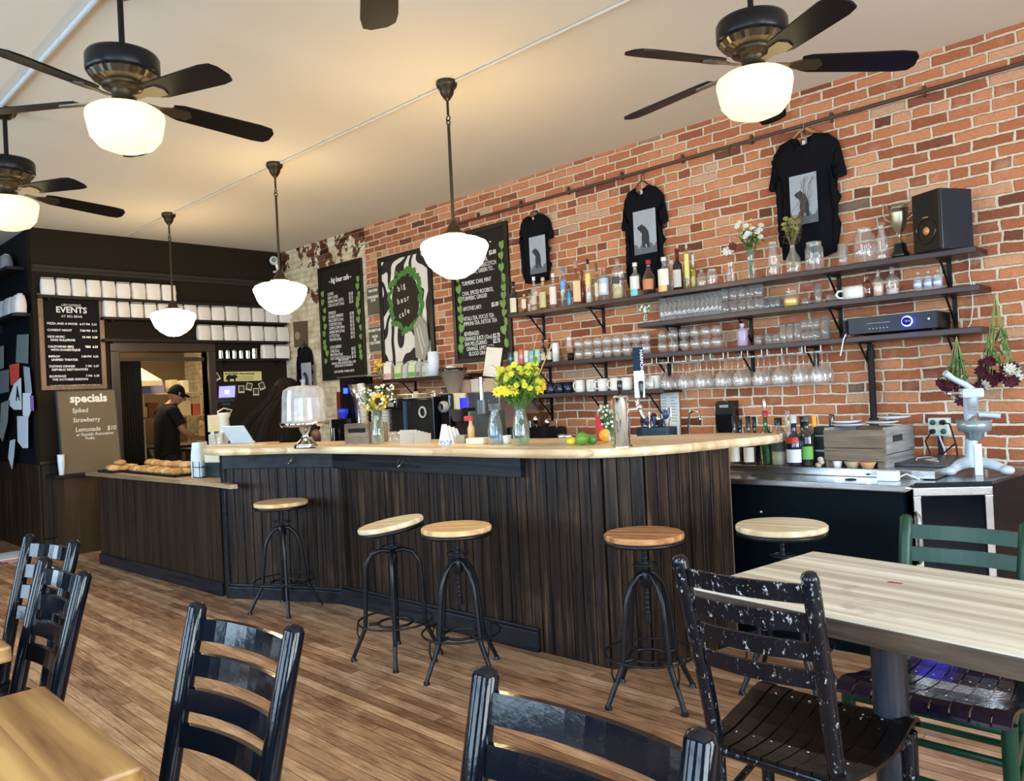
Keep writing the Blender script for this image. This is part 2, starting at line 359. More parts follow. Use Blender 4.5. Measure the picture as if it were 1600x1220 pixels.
    def blade(s, pts, w, up=(0, 0, 1)):
        """thin leaf along a polyline"""
        pts = [Vector(p) for p in pts]; k = len(pts); vs = []
        for i, p in enumerate(pts):
            d = (pts[min(i + 1, k - 1)] - pts[max(i - 1, 0)]).normalized(); sd = d.cross(Vector(up)); sd = sd.normalized() if sd.length > 1e-4 else Vector((1, 0, 0))
            ww = w * math.sin(PI * (0.12 + .88 * i / (k - 1))); vs += [p - sd * ww, p + sd * ww]
        return s.add(vs, [(2 * i, 2 * i + 1, 2 * i + 3, 2 * i + 2) for i in range(k - 1)], True)
    def build(s, name, mat, parent=None, loc=None, rotz=0):
        me = bpy.data.meshes.new(name); me.from_pydata(s.v, [], s.f); me.validate()
        if len(me.polygons) == len(s.s): me.polygons.foreach_set('use_smooth', s.s)
        bm = bmesh.new(); bm.from_mesh(me); bmesh.ops.recalc_face_normals(bm, faces=bm.faces[:]); bm.to_mesh(me); bm.free()
        me.materials.append(mat); me.update()
        o = bpy.data.objects.new(name, me); COL.objects.link(o)
        if parent: o.parent = parent
        if loc is not None: o.location = loc
        if rotz: o.rotation_euler.z = rotz
        return o
def tag(o, label, cat, group=None, kind=None):
    o['label'] = label; o['category'] = cat
    if group: o['group'] = group
    if kind: o['kind'] = kind
    return o
def thing(name, label, cat, loc=(0, 0, 0), rotz=0, group=None):
    o = bpy.data.objects.new(name, None); o.empty_display_size = .1; COL.objects.link(o); o.location = loc; o.rotation_euler = (0, 0, rotz)
    return tag(o, label, cat, group)
def struct(name, mb, mat, parent=None):
    o = mb.build(name, mat, parent)
    if not parent: o['kind'] = 'structure'
    return o
KIDS = {}
def dup(root, loc, rotz=0, label=None, group=None, scale=None):
    """a copy of a thing with copies of its parts and sub-parts"""
    r = root.copy(); COL.objects.link(r); r.location = loc; r.rotation_euler = (0, 0, rotz)
    if scale: r.scale = (scale,) * 3 if not isinstance(scale, tuple) else scale
    if label: r['label'] = label
    if group: r['group'] = group
    for ch in kids(root):
        c = ch.copy(); COL.objects.link(c); c.parent = r
        for g in kids(ch):
            d = g.copy(); COL.objects.link(d); d.parent = c
    return r
def kids(o):
    if o.name not in KIDS: KIDS[o.name] = [q for q in COL.objects if q.parent == o]
    return KIDS[o.name]
def text(name, s, size, mat, parent, loc, rot, align='LEFT', spacing=1.0, depth=.0008, shear=0, xs=1.0, bold=0):
    cu = bpy.data.curves.new(name, 'FONT'); cu.body = s; cu.size = size; cu.align_x = align; cu.space_line = spacing; cu.extrude = depth; cu.shear = shear
    cu.offset = bold; cu.materials.append(mat)
    cu.resolution_u = 2; tmp = bpy.data.objects.new(name, cu); COL.objects.link(tmp)
    me = bpy.data.meshes.new_from_object(tmp); bpy.data.objects.remove(tmp); bpy.data.curves.remove(cu)
    if not me.materials: me.materials.append(mat)
    o = bpy.data.objects.new(name, me); COL.objects.link(o); o.parent = parent; o.location = loc; o.rotation_euler = rot; o.scale = (xs, 1, 1); return o
FACE_Y = (PI / 2, 0, 0)           # lettering on a wall that faces -Y
FACE_X = (PI / 2, 0, PI / 2)      # lettering on a wall that faces +X
def skin(name, verts, edges, radii, mat, parent=None, level=2, root=0, loc=None):
    me = bpy.data.meshes.new(name); me.from_pydata(verts, edges, []); me.materials.append(mat)
    o = bpy.data.objects.new(name, me); COL.objects.link(o)
    md = o.modifiers.new('skin', 'SKIN'); md.use_smooth_shade = True
    lay = me.skin_vertices[0] if len(me.skin_vertices) else None
    for i, r in enumerate(radii):
        rr = r if isinstance(r, tuple) else (r, r)
        lay.data[i].radius = rr; lay.data[i].use_root = (i == root)
    sd = o.modifiers.new('sub', 'SUBSURF'); sd.levels = level; sd.render_levels = level
    if parent: o.parent = parent
    if loc: o.location = loc
    return o
ORD = ['leftmost', 'second from the left', 'third from the left', 'fourth from the left', 'fifth from the left', 'sixth from the left', 'seventh from the left', 'eighth from the left', 'ninth from the left', 'tenth from the left', 'eleventh from the left', 'twelfth from the left', 'thirteenth from the left', 'fourteenth from the left', 'fifteenth from the left', 'sixteenth from the left', 'seventeenth from the left', 'eighteenth from the left']
def ordn(i, n):
    if n > 2 and i == n - 1: return 'rightmost'
    if n > 4 and i == n - 2: return 'second from the right'
    return ORD[i]

# ================================================================ THE ROOM
h = ROOM['h']; X0, X1, Y0, Y1 = ROOM['x0'], ROOM['x1'], ROOM['y0'], ROOM['y1']
HALLX = -11.0; HY = -2.78
struct('floor', MB().box(HALLX - .2, X1, Y0, Y1, -.1, 0), FLOOR)
struct('ceiling', MB().box(HALLX - .2, X1 + .2, Y0 - .2, Y1 + .2, h, h + .15), CEIL)
struct('wall_brick', MB().box(-12.2, X1 + .2, 0, .25, 0, h), BRICK)
def wall_with_windows(name, axis, pos, lo, hi, wins, thick, mat):
    mb = MB()
    def bx(a, b, z0, z1):
        if axis == 'y': mb.box(a, b, pos - thick, pos, z0, z1)
        else: mb.box(pos, pos + thick, a, b, z0, z1)
    bx(lo, hi, 0, WZ[0]); bx(lo, hi, WZ[1], h); c = lo
    for a, b in wins: bx(c, a, WZ[0], WZ[1]); c = b
    bx(c, hi, WZ[0], WZ[1]); return struct(name, mb, mat)
wall_with_windows('wall_street_side', 'y', Y0, HALLX, X1, SIDE_WINDOWS, .2, CREAMW)
wall_with_windows('wall_front', 'x', X1, Y0, Y1, FRONT_WINDOWS, .2, CREAMW)
k = 1
for ax, wins in (('y', SIDE_WINDOWS), ('x', FRONT_WINDOWS)):
    for a, b in wins:
        fr = MB(); gl = MB()
        def bx(mb, a0, a1, z0, z1, t=.05):
            if ax == 'y': mb.box(a0, a1, Y0 - .1 - t / 2, Y0 - .1 + t / 2, z0, z1)
            else: mb.box(X1 + .1 - t / 2, X1 + .1 + t / 2, a0, a1, z0, z1)
        for q in (a, (a + b) / 2 - .02, b - .05): bx(fr, q, q + .05, WZ[0], WZ[1])
        for z in (WZ[0], 2.1, WZ[1] - .05): bx(fr, a, b, z, z + .05, .045)
        o = struct('window_%d' % k, fr, FRAMEB); bx(gl, a, b, WZ[0], WZ[1], .006); gl.build('pane', GLASSP, o); k += 1
# back wall with the kitchen doorway
DY0, DY1, DZ = -1.99, -1.02, 2.04
bw = MB()
bw.box(X0 - .14, X0, HY, DY0, 0, h); bw.box(X0 - .14, X0, DY1, 0, 0, h); bw.box(X0 - .14, X0, DY0, DY1, DZ, h)
struct('wall_back', bw, WALLD)
struct('wall_hall', MB().box(HALLX, X0 - .14, HY, HY + .12, 0, h), WALLB)
struct('wall_hall_end', MB().box(HALLX - .2, HALLX, Y0, HY + .12, 0, h), WALLB)
# deep soffit and ledges of the back wall
struct('trim_1', MB().box(X0, X0 + .05, HY, -.02, 2.875, 2.905).box(X0, X0 + .02, HY, -.02, 2.84, 2.875), P('brown_ledge', (.03, .024, .018), .5))
# wainscot
wb = MB(); y = HY + .01
while y < DY0 - .12: wb.box(X0, X0 + .018, y, y + .085, .16, .90, bev=.004); y += .088
wb.box(X0, X0 + .03, HY, DY0 - .09, 0, .15)
struct('trim_2', wb, BEAD2)
struct('trim_3', MB().box(X0, X0 + .06, HY - .02, DY0 - .09, .90, .935, bev=.006), FRAMEB)
hb = MB(); x = HALLX
while x < X0 - .02: hb.box(x, min(x + .085, X0), HY - .018, HY, 0, .90, bev=.004); x += .088
struct('trim_4', hb, BEAD2)
# door frame
df = MB()
for a, b in ((DY0 - .09, DY0), (DY1, DY1 + .09)): df.box(X0 - .14, X0 + .035, a, b, 0, DZ, bev=.006)
df.box(X0 - .14, X0 + .035, DY0 - .09, DY1 + .09, DZ, DZ + .10, bev=.006); df.box(X0 - .02, X0 + .05, DY0 - .11, DY1 + .11, DZ + .1, DZ + .125)
df.box(X0 - .13, X0 - .06, DY0, DY1, DZ - .10, DZ - .06)
struct('door_1', df, P('doorframe_brown', (.045, .026, .016), .35))
# conduits on the ceiling
def conduit(y, x0, x1, name, r, m):
    mb = MB().cyl((x0, y, h - r), (x1, y, h - r), r, n=8)
    x = x0 + .6
    while x < x1: mb.box(x - .01, x + .01, y - r * 2.2, y + r * 2.2, h - .004, h); x += 1.1
    struct(name, mb, m)
CONDW = P('white_conduit', (.52, .54, .55), .4)
conduit(-1.90, -8.8, X1, 'trim_5', .009, P('painted_conduit', (.58, .54, .46), .5)); conduit(-3.80, -8.8, X1, 'trim_6', .014, CONDW)
# old iron pipe along the bricks and the black waste pipe
pz = 3.055
mb = MB().cyl((-5.6, -.022, pz - .02), (X1, -.022, pz + .02), .013, n=8)
for i in range(16): mb.box(-5.3 + i * .55, -5.285 + i * .55, -.03, 0, pz - .03, pz + .03)
tag(mb.build('wall_conduit', P('rusty_pipe', (.10, .05, .035), .6, .3)), 'thin rusty iron pipe running high along the brick wall', 'pipe')
for i, x in enumerate((-5.0, -3.42, -2.16, -2.7)):
    m_ = MB().tube([(x, -.02, pz - .01), (x, -.045, pz - .03), (x, -.045, pz - .06), (x, -.03, pz - .07)], .0025, 5)
    tag(m_.build('wire_hook', IRON2), ['small wire hook on the iron pipe above the smallest wall t-shirt', 'wire hook on the iron pipe above the middle black t-shirt', 'wire hook on the iron pipe above the wooden hanger', 'bare wire hook on the iron pipe between the two large t-shirts'][i], 'hook', 'hooks on the iron pipe')
a = at('y', -.05, 1360, 545); 
mb = MB().cyl((a.x, -.05, .9), (a.x, -.05, 1.585), .020, n=10)
for z in (1.08, 1.50): mb.cyl((a.x, -.05, z), (a.x, -.05, z + .05), .027, n=10)
tag(mb.build('drain_pipe', BLACKM), 'black vertical pipe on the bricks below the amplifier shelf', 'pipe')

# ---------------------------------------------------------------- kitchen behind the doorway
KX = -11.9
WARMW = P('kitchen_wall_paint', (.20, .135, .07), .6, var=.2, nscale=2)
struct('wall_kitchen', MB().box(KX - .1, KX, HY + .12, 0, 0, 2.9), WARMW)
struct('wall_kitchen_side', MB().box(KX, X0 - .14, HY + .12, HY + .16, 0, 2.9), P('kitchen_dark_paint', (.08, .06, .04), .6))
struct('trim_7', MB().box(KX - .1, X0 - .14, HY + .12, 0, 2.75, 2.85), WARMW)
struct('trim_8', MB().box(KX - .1, X0 - .14, HY + .12, 0, -.08, 0), P('kitchen_floor_tile', (.12, .07, .05), .5))
kl = bpy.data.lights.new('kitchen_lamp', 'AREA'); kl.size = .9; kl.energy = 30; kl.color = (1, .78, .48); ko = bpy.data.objects.new('kitchen_lamp', kl); COL.objects.link(ko); ko.location = (-10.3, -1.5, 2.68)
kt = thing('ceiling_lamp', 'flat ceiling lamp lighting the kitchen behind the doorway', 'lamp', (-10.3, -1.5, 2.75))
MB().box(-.5, .5, -.15, .15, -.04, 0).build('housing', WHITE, kt)
# hood
t = thing('range_hood', 'cream coloured range hood high in the kitchen behind the doorway', 'hood', (-10.9, -1.82, 1.80))
MB().add([(.45, -.45, -.02), (.45, .9, -.02), (-.5, .9, -.02), (-.5, -.45, -.02), (.1, -.2, .30), (.1, .55, .30), (-.5, .55, .30), (-.5, -.2, .30)], [(0, 1, 5, 4), (1, 2, 6, 5), (2, 3, 7, 6), (3, 0, 4, 7), (4, 5, 6, 7)]).box(-.5, .45, -.45, .9, -.09, -.02).build('canopy', P('cream_enamel', (.80, .68, .42), .4), t)
MB().box(-.35, -.05, .0, .3, .30, .94).build('duct', P('tan_duct', (.40, .30, .15), .4, .3), t)
t2 = at('x', -11.4, 250, 655)
def kshelf(y0, y1, z, x, label, mat=STEEL):
    t = thing('kitchen_shelf', label, 'shelf', (x, (y0 + y1) / 2, z)); L = (y1 - y0) / 2
    MB().box(-.16, .16, -L, L, -.02, 0).build('board', mat, t)
    for s_ in (-1, 1): MB().box(.13, .15, s_ * (L - .03) - .01, s_ * (L - .03) + .01, -z, -.02).build('upright', mat, t)
    return t
KSX = -11.0
kz = 1.30
kshelf(-2.1, -.15, kz, KSX, 'steel kitchen shelf holding boxes, behind the cook')
cols = [((.62, .25, .12), 'red'), ((.70, .62, .45), 'cream'), ((.65, .42, .15), 'orange'), ((.30, .10, .06), 'dark brown'), ((.75, .72, .66), 'white')]
yy = -1.92
for i in range(9):
    w_ = uni(.09, .16); c_, nm = cols[i % 5]; hh = uni(.13, .2)
    b = MB().box(-.06, .06, -w_ / 2, w_ / 2, 0, hh, bev=.004).build('food_box', C(*c_, .7), None, (KSX, yy + w_ / 2, kz))
    tag(b, '%s food box, %s on the lower kitchen shelf' % (nm, ordn(i, 9)), 'box', 'boxes on the kitchen shelf'); yy += w_ + .015
kshelf(-1.05, -.2, 1.62, KSX, 'upper kitchen shelf to the right of the range hood', C(.6, .5, .3, .6))
for i, (yy, w_, hh, c_, nm) in enumerate(((-1.1, .3, .15, (.22, .20, .38), 'purple grey'), (-.82, .1, .18, (.7, .6, .35), 'tan'), (-.66, .09, .17, (.8, .76, .6), 'cream'))):
    b = MB().box(-.09, .09, -w_ / 2, w_ / 2, 0, hh, bev=.006).build('storage_tub', C(*c_, .6), None, (KSX, yy + .24, 1.62))
    tag(b, '%s tub on the upper kitchen shelf' % nm, 'tub', 'tubs on the upper kitchen shelf')
t = thing('work_table', 'low kitchen work table in front of the cook', 'table', (-9.62, -.62, 0))
MB().box(-.3, .3, -.35, .5, .86, .90, bev=.005).build('table_top', STEEL, t)
for sx in (-.26, .26):
    for sy in (-.31, .46): MB().cyl((sx, sy, 0), (sx, sy, .86), .018).build('leg', STEEL, t)
# paper bag
def paper_bag(loc, w_, d_, hh, label, mat):
    mb = MB(); N = 14; rings = []
    for j in range(7):
        z = hh * j / 6; k_ = 1 - .12 * (j / 6) ** 2
        ring = []
        for i in range(N):
            a = 2 * PI * i / N; cx = math.copysign(abs(math.cos(a)) ** .5, math.cos(a)); cy = math.copysign(abs(math.sin(a)) ** .5, math.sin(a))
            q = 1 + uni(-.06, .06) * (j > 0); ring.append((cx * w_ / 2 * k_ * q, cy * d_ / 2 * k_ * q, z + (uni(-.02, .02) if j == 6 else 0)))
        rings += ring
    mb.add(rings, [(j * N + i, j * N + (i + 1) % N, (j + 1) * N + (i + 1) % N, (j + 1) * N + i) for j in range(6) for i in range(N)] + [tuple(range(N))[::-1]])
    return tag(mb.build('paper_bag', mat, None, loc), label, 'bag')
KRAFT = P('kraft_paper', (.40, .24, .10), .8, var=.25, bump=.4, bscale=20)
paper_bag((-9.60, -.70, .90), .3, .22, .34, 'brown paper bag the cook is packing on the kitchen table', KRAFT)
t = tag(MB().box(-.12, .12, -.13, .13, 0, .15, bev=.01).build('plastic_tub', C(.62, .58, .52, .5), None, at('x', -9.95, 239, 734)), 'pale lidded tub at the left inside the kitchen doorway', 'tub')
a = at('x', -9.95, 239, 721); t = thing('shelf_block', 'low grey kitchen cabinet left of the cook', 'cabinet', (-10.0, -1.64, 0)); MB().box(-.25, .2, -.3, .25, 0, .72, bev=.01).build('body', C(.25, .25, .3, .5), t); MB().box(.2, .21, -.27, .22, .05, .66).build('door', C(.3, .3, .36, .4), t)
bpy.data.objects['plastic_tub'].location = (-9.98, -1.58, .72)
t = thing('iced_drink', 'iced tea in a clear plastic cup on the pale tub in the kitchen', 'cup', (-9.98, -1.54, .87)); MB().lathe([(.035, 0), (.048, .13)], close=True).build('cup', C(.75, .70, .62, .2), t); MB().lathe([(.0365, .005), (.0437, .075)], n=16).build('tea', C(.45, .20, .05, .2), t)
# clutter on the steel shelves right of the cook
for i, (yy, zz, w_, hh, c_, nm) in enumerate(((-.60, kz, .22, .20, (.60, .50, .32), 'large cream box'), (-.40, kz, .12, .16, (.45, .10, .06), 'red packet'), (-.95, .90, .2, .2, (.35, .2, .1), 'brown sack'))):
    if i < 2: tag(MB().box(-.07, .07, -w_ / 2, w_ / 2, 0, hh, bev=.008).build('carton', C(*c_, .7), None, (KSX + .05, yy + .12, zz)), nm + ' at the right end of the lower kitchen shelf', 'box')
t = thing('steel_pot', 'dull steel stock pot on the kitchen counter behind the cook', 'pot', (-11.3, -1.75, .92)); MB().lathe([(0, 0), (.15, 0), (.155, .2), (.15, .2), (.145, .01)], n=20).build('body', STEEL, t); MB().ring((0, 0, .2), .155, .006).build('rim', STEEL, t)
t = thing('kitchen_counter', 'dark kitchen cooking counter along the far kitchen wall', 'counter', (-11.45, -1.3, 0)); MB().box(-.4, .4, -1.2, 1.2, 0, .88, bev=.005).build('body', C(.05, .035, .025, .5), t); MB().box(-.42, .43, -1.22, 1.22, .88, .92, bev=.004).build('top', STEEL, t)
# curtain
cu = MB(); N = 40; ys = [DY0 + .02 + .24 * i / N for i in range(N + 1)]
vs = []
for z in (.4, DZ - .1):
    vs += [(X0 - .10 + .018 * math.sin(i * 1.35), y, z) for i, y in enumerate(ys)]
cu.add(vs, [(i, i + 1, N + 2 + i, N + 1 + i) for i in range(N)], True)
o = cu.build('door_curtain', P('black_curtain_cloth', (.010, .009, .008), .9)); sm = o.modifiers.new('s', 'SOLIDIFY'); sm.thickness = .006
tag(o, 'black curtain drawn to the left side of the kitchen doorway', 'curtain')

# ---------------------------------------------------------------- coffee bags and shelves of the back wall
def back_shelf(z, y0, y1, label, depth=.14, gx=X0):
    t = thing('wall_shelf', label, 'shelf', (gx, (y0 + y1) / 2, z)); L = (y1 - y0) / 2
    MB().box(0, depth, -L, L, -.028, 0, bev=.003).build('board', P('brown_black_shelf', (.016, .011, .009), .45), t)
    for s_ in (-1, 1):
        MB().box(0, depth * .75, s_ * (L - .1) - .008, s_ * (L - .1) + .008, -.045, -.028).box(0, .012, s_ * (L - .1) - .008, s_ * (L - .1) + .008, -.10, -.028).build('bracket', IRON2, t)
    return t
BAG = P('white_bag_paper', (.72, .69, .64), .55, var=.07, nscale=8, bump=.5, bscale=14)
BAGG = P('grey_bag_foil', (.50, .54, .58), .4, var=.12, bump=.5, bscale=14)
def bag_mesh(w_, d_, hh, seed):
    random.seed(seed); mb = MB(); N = 16; vs = []
    J = 8
    for j in range(J + 1):
        f = j / J; z = hh * f
        kd = 1 - .30 * max(0, f - .55) / .45; kw = 1 + .05 * math.sin(PI * f)
        for i in range(N):
            a = 2 * PI * i / N; e = .38
            cx = math.copysign(abs(math.cos(a)) ** e, math.cos(a)); cy = math.copysign(abs(math.sin(a)) ** e, math.sin(a))
            q = 1 + uni(-.035, .035); vs.append((cx * d_ / 2 * kd * q, cy * w_ / 2 * kw * q, z))
    mb.add(vs, [(j * N + i, j * N + (i + 1) % N, (j + 1) * N + (i + 1) % N, (j + 1) * N + i) for j in range(J) for i in range(N)], True)
    mb.add(vs[:N], [tuple(range(N))[::-1]]); mb.add(vs[-N:], [tuple(range(N))]); return mb
BAGM = []
def place_bags(px0, px1, n, pyb, hh, where, group, gx=X0 + .08, z=None):
    for i in range(n):
        px = px0 + (px1 - px0) * (i + .5) / n; p = at('x', gx, px, pyb[0] + (pyb[1] - pyb[0]) * (i + .5) / n)
        pa = at('x', gx, px0 + (px1 - px0) * i / n, pyb[0]); pb = at('x', gx, px0 + (px1 - px0) * (i + 1) / n, pyb[0])
        w_ = abs(pa.y - pb.y) * .88
        t = thing('coffee_bag', 'plain white coffee bag, %s %s' % (ordn(i, n), where), 'bag', (gx + uni(-.01, .01), p.y, z), uni(-.14, .14), group)
        b = bag_mesh(w_, .10, hh * uni(.91, 1.05), i * 7 + int(px0)); b.build('pouch', BAG, t)
        fl = MB().box(-.03, .03, -w_ * .46, w_ * .46, hh * .985, hh * 1.02, bev=.004); fl.build('folded_top', BAG, t)
    random.seed(int(px0))
back_shelf(2.595, HY + .02, -.05, 'uppermost long dark shelf on the back wall with coffee bags')
back_shelf(2.395, -2.17, -.05, 'second dark shelf from the top on the back wall')
back_shelf(2.165, -2.17, -.05, 'third dark shelf from the top, above the kitchen doorway')
back_shelf(1.955, -.93, -.05, 'short lowest dark shelf right of the kitchen doorway')
place_bags(63, 276, 9, (455, 490), .175, 'on the uppermost back shelf', 'bags on the uppermost back shelf', z=2.595)
place_bags(161, 455, 14, (495, 500), .165, 'on the second back shelf', 'bags on the second back shelf', z=2.395)
place_bags(308, 452, 7, (533, 536), .175, 'on the third back shelf', 'bags on the third back shelf', z=2.165)
place_bags(408, 452, 2, (562, 564), .165, 'on the lowest short back shelf', 'bags on the lowest back shelf', z=1.955)
for i in range(6):
    p = at('x', X0 + .07, 345 + i * 10.5, 562); r_ = .026 if i < 5 else .034; hh = .09 if i < 5 else .115
    t = thing('steel_canister', 'small shiny steel canister, %s on the short back shelf' % ordn(i, 6), 'canister', (X0 + .07, p.y, 1.955), 0, 'steel canisters on the short back shelf')
    MB().lathe([(r_, 0), (r_, hh)], close=True, n=16).build('body', CHROME, t); MB().lathe([(r_ * 1.06, hh), (r_ * 1.06, hh + .012), (0, hh + .015)], close=True, n=16).build('lid', STEEL, t)
# the hall side shelf bags and posters
t = thing('wall_shelf', 'dark hall shelf under the grey bags at the far left', 'shelf', (-9.6, HY, 2.43)); MB().box(-.65, .6, -.16, 0, -.028, 0).build('board', P('brown_black_shelf', (0, 0, 0)), t); MB().box(-.5, -.485, -.12, 0, -.1, -.028).build('bracket', IRON2, t)
for i in range(4):
    t = thing('coffee_bag', 'grey white coffee bag, %s on the hall shelf' % ordn(i, 4), 'bag', (-9.95 + i * .3, HY - .09, 2.43), PI / 2 + uni(-.3, .3), 'bags on the hall shelf')
    bag_mesh(.26, .11, .17, i + 60).build('pouch', BAG if i == 3 else BAGG, t); MB().box(-.02, .02, -.11, .11, .165, .19).build('folded_top', BAGG, t)
t = thing('wall_shelf', 'upper dark hall shelf at the far left edge', 'shelf', (-9.7, HY, 2.92)); MB().box(-.65, .55, -.16, 0, -.028, 0).build('board', P('brown_black_shelf', (0, 0, 0)), t); MB().box(-.5, -.485, -.12, 0, -.1, -.028).build('bracket', IRON2, t)
t = thing('coffee_bag', 'dark grey bag lying on the upper hall shelf', 'bag', (-9.55, HY - .09, 2.92), PI / 2); bag_mesh(.36, .12, .15, 99).build('pouch', P('dusk_bag', (.22, .23, .25), .5), t); MB().box(-.02, .02, -.15, .15, .145, .165).build('folded_top', BAGG, t)
random.seed(5)
def poster(pts, mat, label, yv=HY - .004, t_=.003):
    q = [at('y', yv, *p) for p in pts]; mb = MB().prism([(v.x, v.z) for v in q], yv - t_, yv, 'xz')
    return tag(mb.build('flyer', mat), label, 'paper', 'flyers pinned to the hall wall')
posters = [([(27, 523), (45, 522), (44, 568), (25, 566)], (.16, .20, .20), 'grey green flyer pinned highest on the hall wall'),
 ([(15, 570), (30, 567), (30, 600), (17, 602)], (.65, .07, .05), 'red flyer pinned to the hall wall'),
 ([(0, 541), (6, 540), (6, 575), (0, 577)], (.18, .21, .22), 'dark grey flyer at the far left picture edge, upper'),
 ([(0, 580), (14, 577), (14, 612), (0, 615)], (.14, .16, .18), 'dark grey flyer left of the red flyer'),
 ([(37, 572), (46, 574), (50, 615), (40, 616)], (.35, .40, .48), 'narrow bluish flyer right of the red flyer'),
 ([(22, 600), (33, 590), (34, 640), (22, 640), (12, 630)], (.70, .76, .82), 'large white flyer with a dark letter A, hanging askew'),
 ([(36, 614), (48, 614), (49, 640), (44, 655), (36, 648)], (.75, .80, .84), 'white flyer beside a purple strip'),
 ([(47, 618), (52, 618), (53, 642), (48, 640)], (.25, .16, .45), 'narrow purple flyer at the wall corner'),
 ([(27, 650), (44, 650), (44, 700), (36, 700), (28, 690)], (.60, .68, .78), 'long pale blue flyer below the white ones'),
 ([(2, 630), (14, 625), (12, 660), (4, 690), (0, 680)], (.22, .25, .25), 'torn dark grey flyer low on the left'),
 ([(16, 688), (24, 686), (22, 712), (19, 733), (13, 715)], (.55, .62, .70), 'loose pale paper strip hanging lowest on the hall wall')]
for i, (p_, c_, l_) in enumerate(posters): poster(p_, C(*c_, .8), l_, HY - .020 - .004 * i)
q = at('y', HY - .0495, 26, 610); o = bpy.data.objects['flyer.005']
text('lettering', 'A', .2, BLACKM, o, (q.x - .06, HY - .0445, q.z - .1), FACE_Y, bold=.008)
for i, (x_, y_, c_, l_) in enumerate(((-9.0, -3.05, (.62, .64, .7), 'topmost newspaper of the pile on the floor by the hall'), (-8.97, -3.05, (.6, .2, .18), 'red edged newspaper in the floor pile'), (-9.0, -3.02, (.6, .62, .68), 'lowest newspaper in the floor pile'))):
    mb = MB().box(-.2, .22, -.15, .17, 0, .012, Matrix.Rotation(.1 * i, 4, 'Z')); tag(mb.build('newspaper', C(*c_, .8), None, (x_, y_, .013 * (2 - i))), l_, 'newspaper', 'newspapers on the floor')
# security camera
p = at('x', X0 + .12, 428, 407)
t = thing('security_camera', 'white round security camera in the corner under the ceiling', 'camera', p)
MB().ball((0, 0, 0), .055, 16, 10).build('housing', WHITE, t); MB().cyl((.035, -.02, 0), (.054, -.032, -.004), .028, n=16).build('lens', BLACKG, t); MB().cyl((0, .03, -.04), (0, .07, -.15), .022).cyl((0, .06, -.12), (-.12, .06, -.12), .014).build('mount', WHITE, t)

# ================================================================ BAR AND PASTRY COUNTER
BT = 1.10; BB = 1.055
def board_run(mb, a, b, z0, z1, wd=.072, th=.018):
    """beadboard between two floor points; the boards face the side right of a->b turned outwards"""
    a, b = Vector((*a, 0)), Vector((*b, 0)); d = b - a; L = d.length; d.normalize(); nrm = Vector((d.y, -d.x, 0)); n = max(1, round(L / wd)); s = L / n
    ang = math.atan2(d.y, d.x)
    for i in range(n):
        M = Matrix.Translation(a + d * (i * s)) @ Matrix.Rotation(ang, 4, 'Z')
        mb.box(.0024, s - .0024, -th, 0, z0, z1, M, bev=.004)
    return mb
def run_box(mb, a, b, z0, z1, y0, y1, bev=.006):
    a, b = Vector((*a, 0)), Vector((*b, 0)); d = b - a
    return mb.box(0, d.length, y0, y1, z0, z1, Matrix.Translation(a) @ Matrix.Rotation(math.atan2(d.y, d.x), 4, 'Z'), bev=bev)
BP = [(-5.54, -2.455), (-4.86, -2.13), (-4.66, -2.06), (-2.43, -1.99), (-2.28, -1.86), (-2.13, -1.30)]
bar = thing('bar_counter', 'long bar of dark worn beadboard with an angled end and a pine top', 'bar counter', (0, 0, 0))
mb = MB()
for a, b in zip(BP[:-1], BP[1:]): board_run(mb, a, b, .0, BB)
mb.build('beadboard_front', BEAD, bar)
mb = MB()
for a, b in zip(BP[:2], BP[1:3]): run_box(mb, a, b, 0, .085, -.04, -.018); run_box(mb, a, b, .085, .105, -.032, -.018)
run_box(mb, BP[2], (-2.88, -2.004), 0, .11, -.04, -.018); run_box(mb, BP[2], (-2.88, -2.004), .11, .13, -.032, -.018)
mb.build('skirting', NAVYB, bar)
mb = MB(); run_box(mb, BP[0], BP[1], .94, BB, -.045, -.018, .004); run_box(mb, BP[1], BP[2], .94, BB, -.045, -.018, .004); run_box(mb, BP[2], (-2.93, -2.006), .935, BB, -.06, -.018, .004)
mb.build('apron', NAVYB, bar)
mb = MB().box(-5.565, -5.515, -2.49, -2.44, 0, BB, bev=.006); mb.build('corner_post', NAVYB, bar)
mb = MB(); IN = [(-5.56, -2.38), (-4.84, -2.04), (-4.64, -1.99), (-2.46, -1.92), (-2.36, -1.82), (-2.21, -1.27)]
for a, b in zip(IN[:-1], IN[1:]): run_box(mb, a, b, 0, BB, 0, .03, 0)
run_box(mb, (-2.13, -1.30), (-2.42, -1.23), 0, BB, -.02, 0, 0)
mb.build('inner_panel', P('groove_highlight', (.20, .13, .085), .7), bar)  # lighter backing seen through the board gaps, painting in the groove highlights
# live edge top
def smooth_loop(pts, n=6):
    out = []; k = len(pts)
    for i in range(k):
        p0, p1, p2, p3 = (Vector(pts[(i + j - 1) % k]) for j in range(4))
        for q in range(n):
            t_ = q / n; out.append(0.5 * ((2 * p1) + (-p0 + p2) * t_ + (2 * p0 - 5 * p1 + 4 * p2 - p3) * t_ ** 2 + (-p0 + 3 * p1 - 3 * p2 + p3) * t_ ** 3))
    return out
top = [(-5.78, -2.36), (-5.54, -2.62), (-5.22, -2.62), (-4.7, -2.35), (-4.1, -2.27), (-3.4, -2.24), (-2.72, -2.20), (-2.36, -2.09), (-2.16, -1.86), (-2.02, -1.45), (-1.93, -1.12), (-2.02, -.98), (-2.35, -.98), (-2.60, -1.14), (-3.0, -1.36), (-3.6, -1.52), (-4.5, -1.65), (-5.0, -1.85), (-5.5, -2.12)]
lp = [(p[0] + uni(-.006, .006), p[1] + uni(-.008, .008)) for p in smooth_loop([Vector(p) for p in top])]
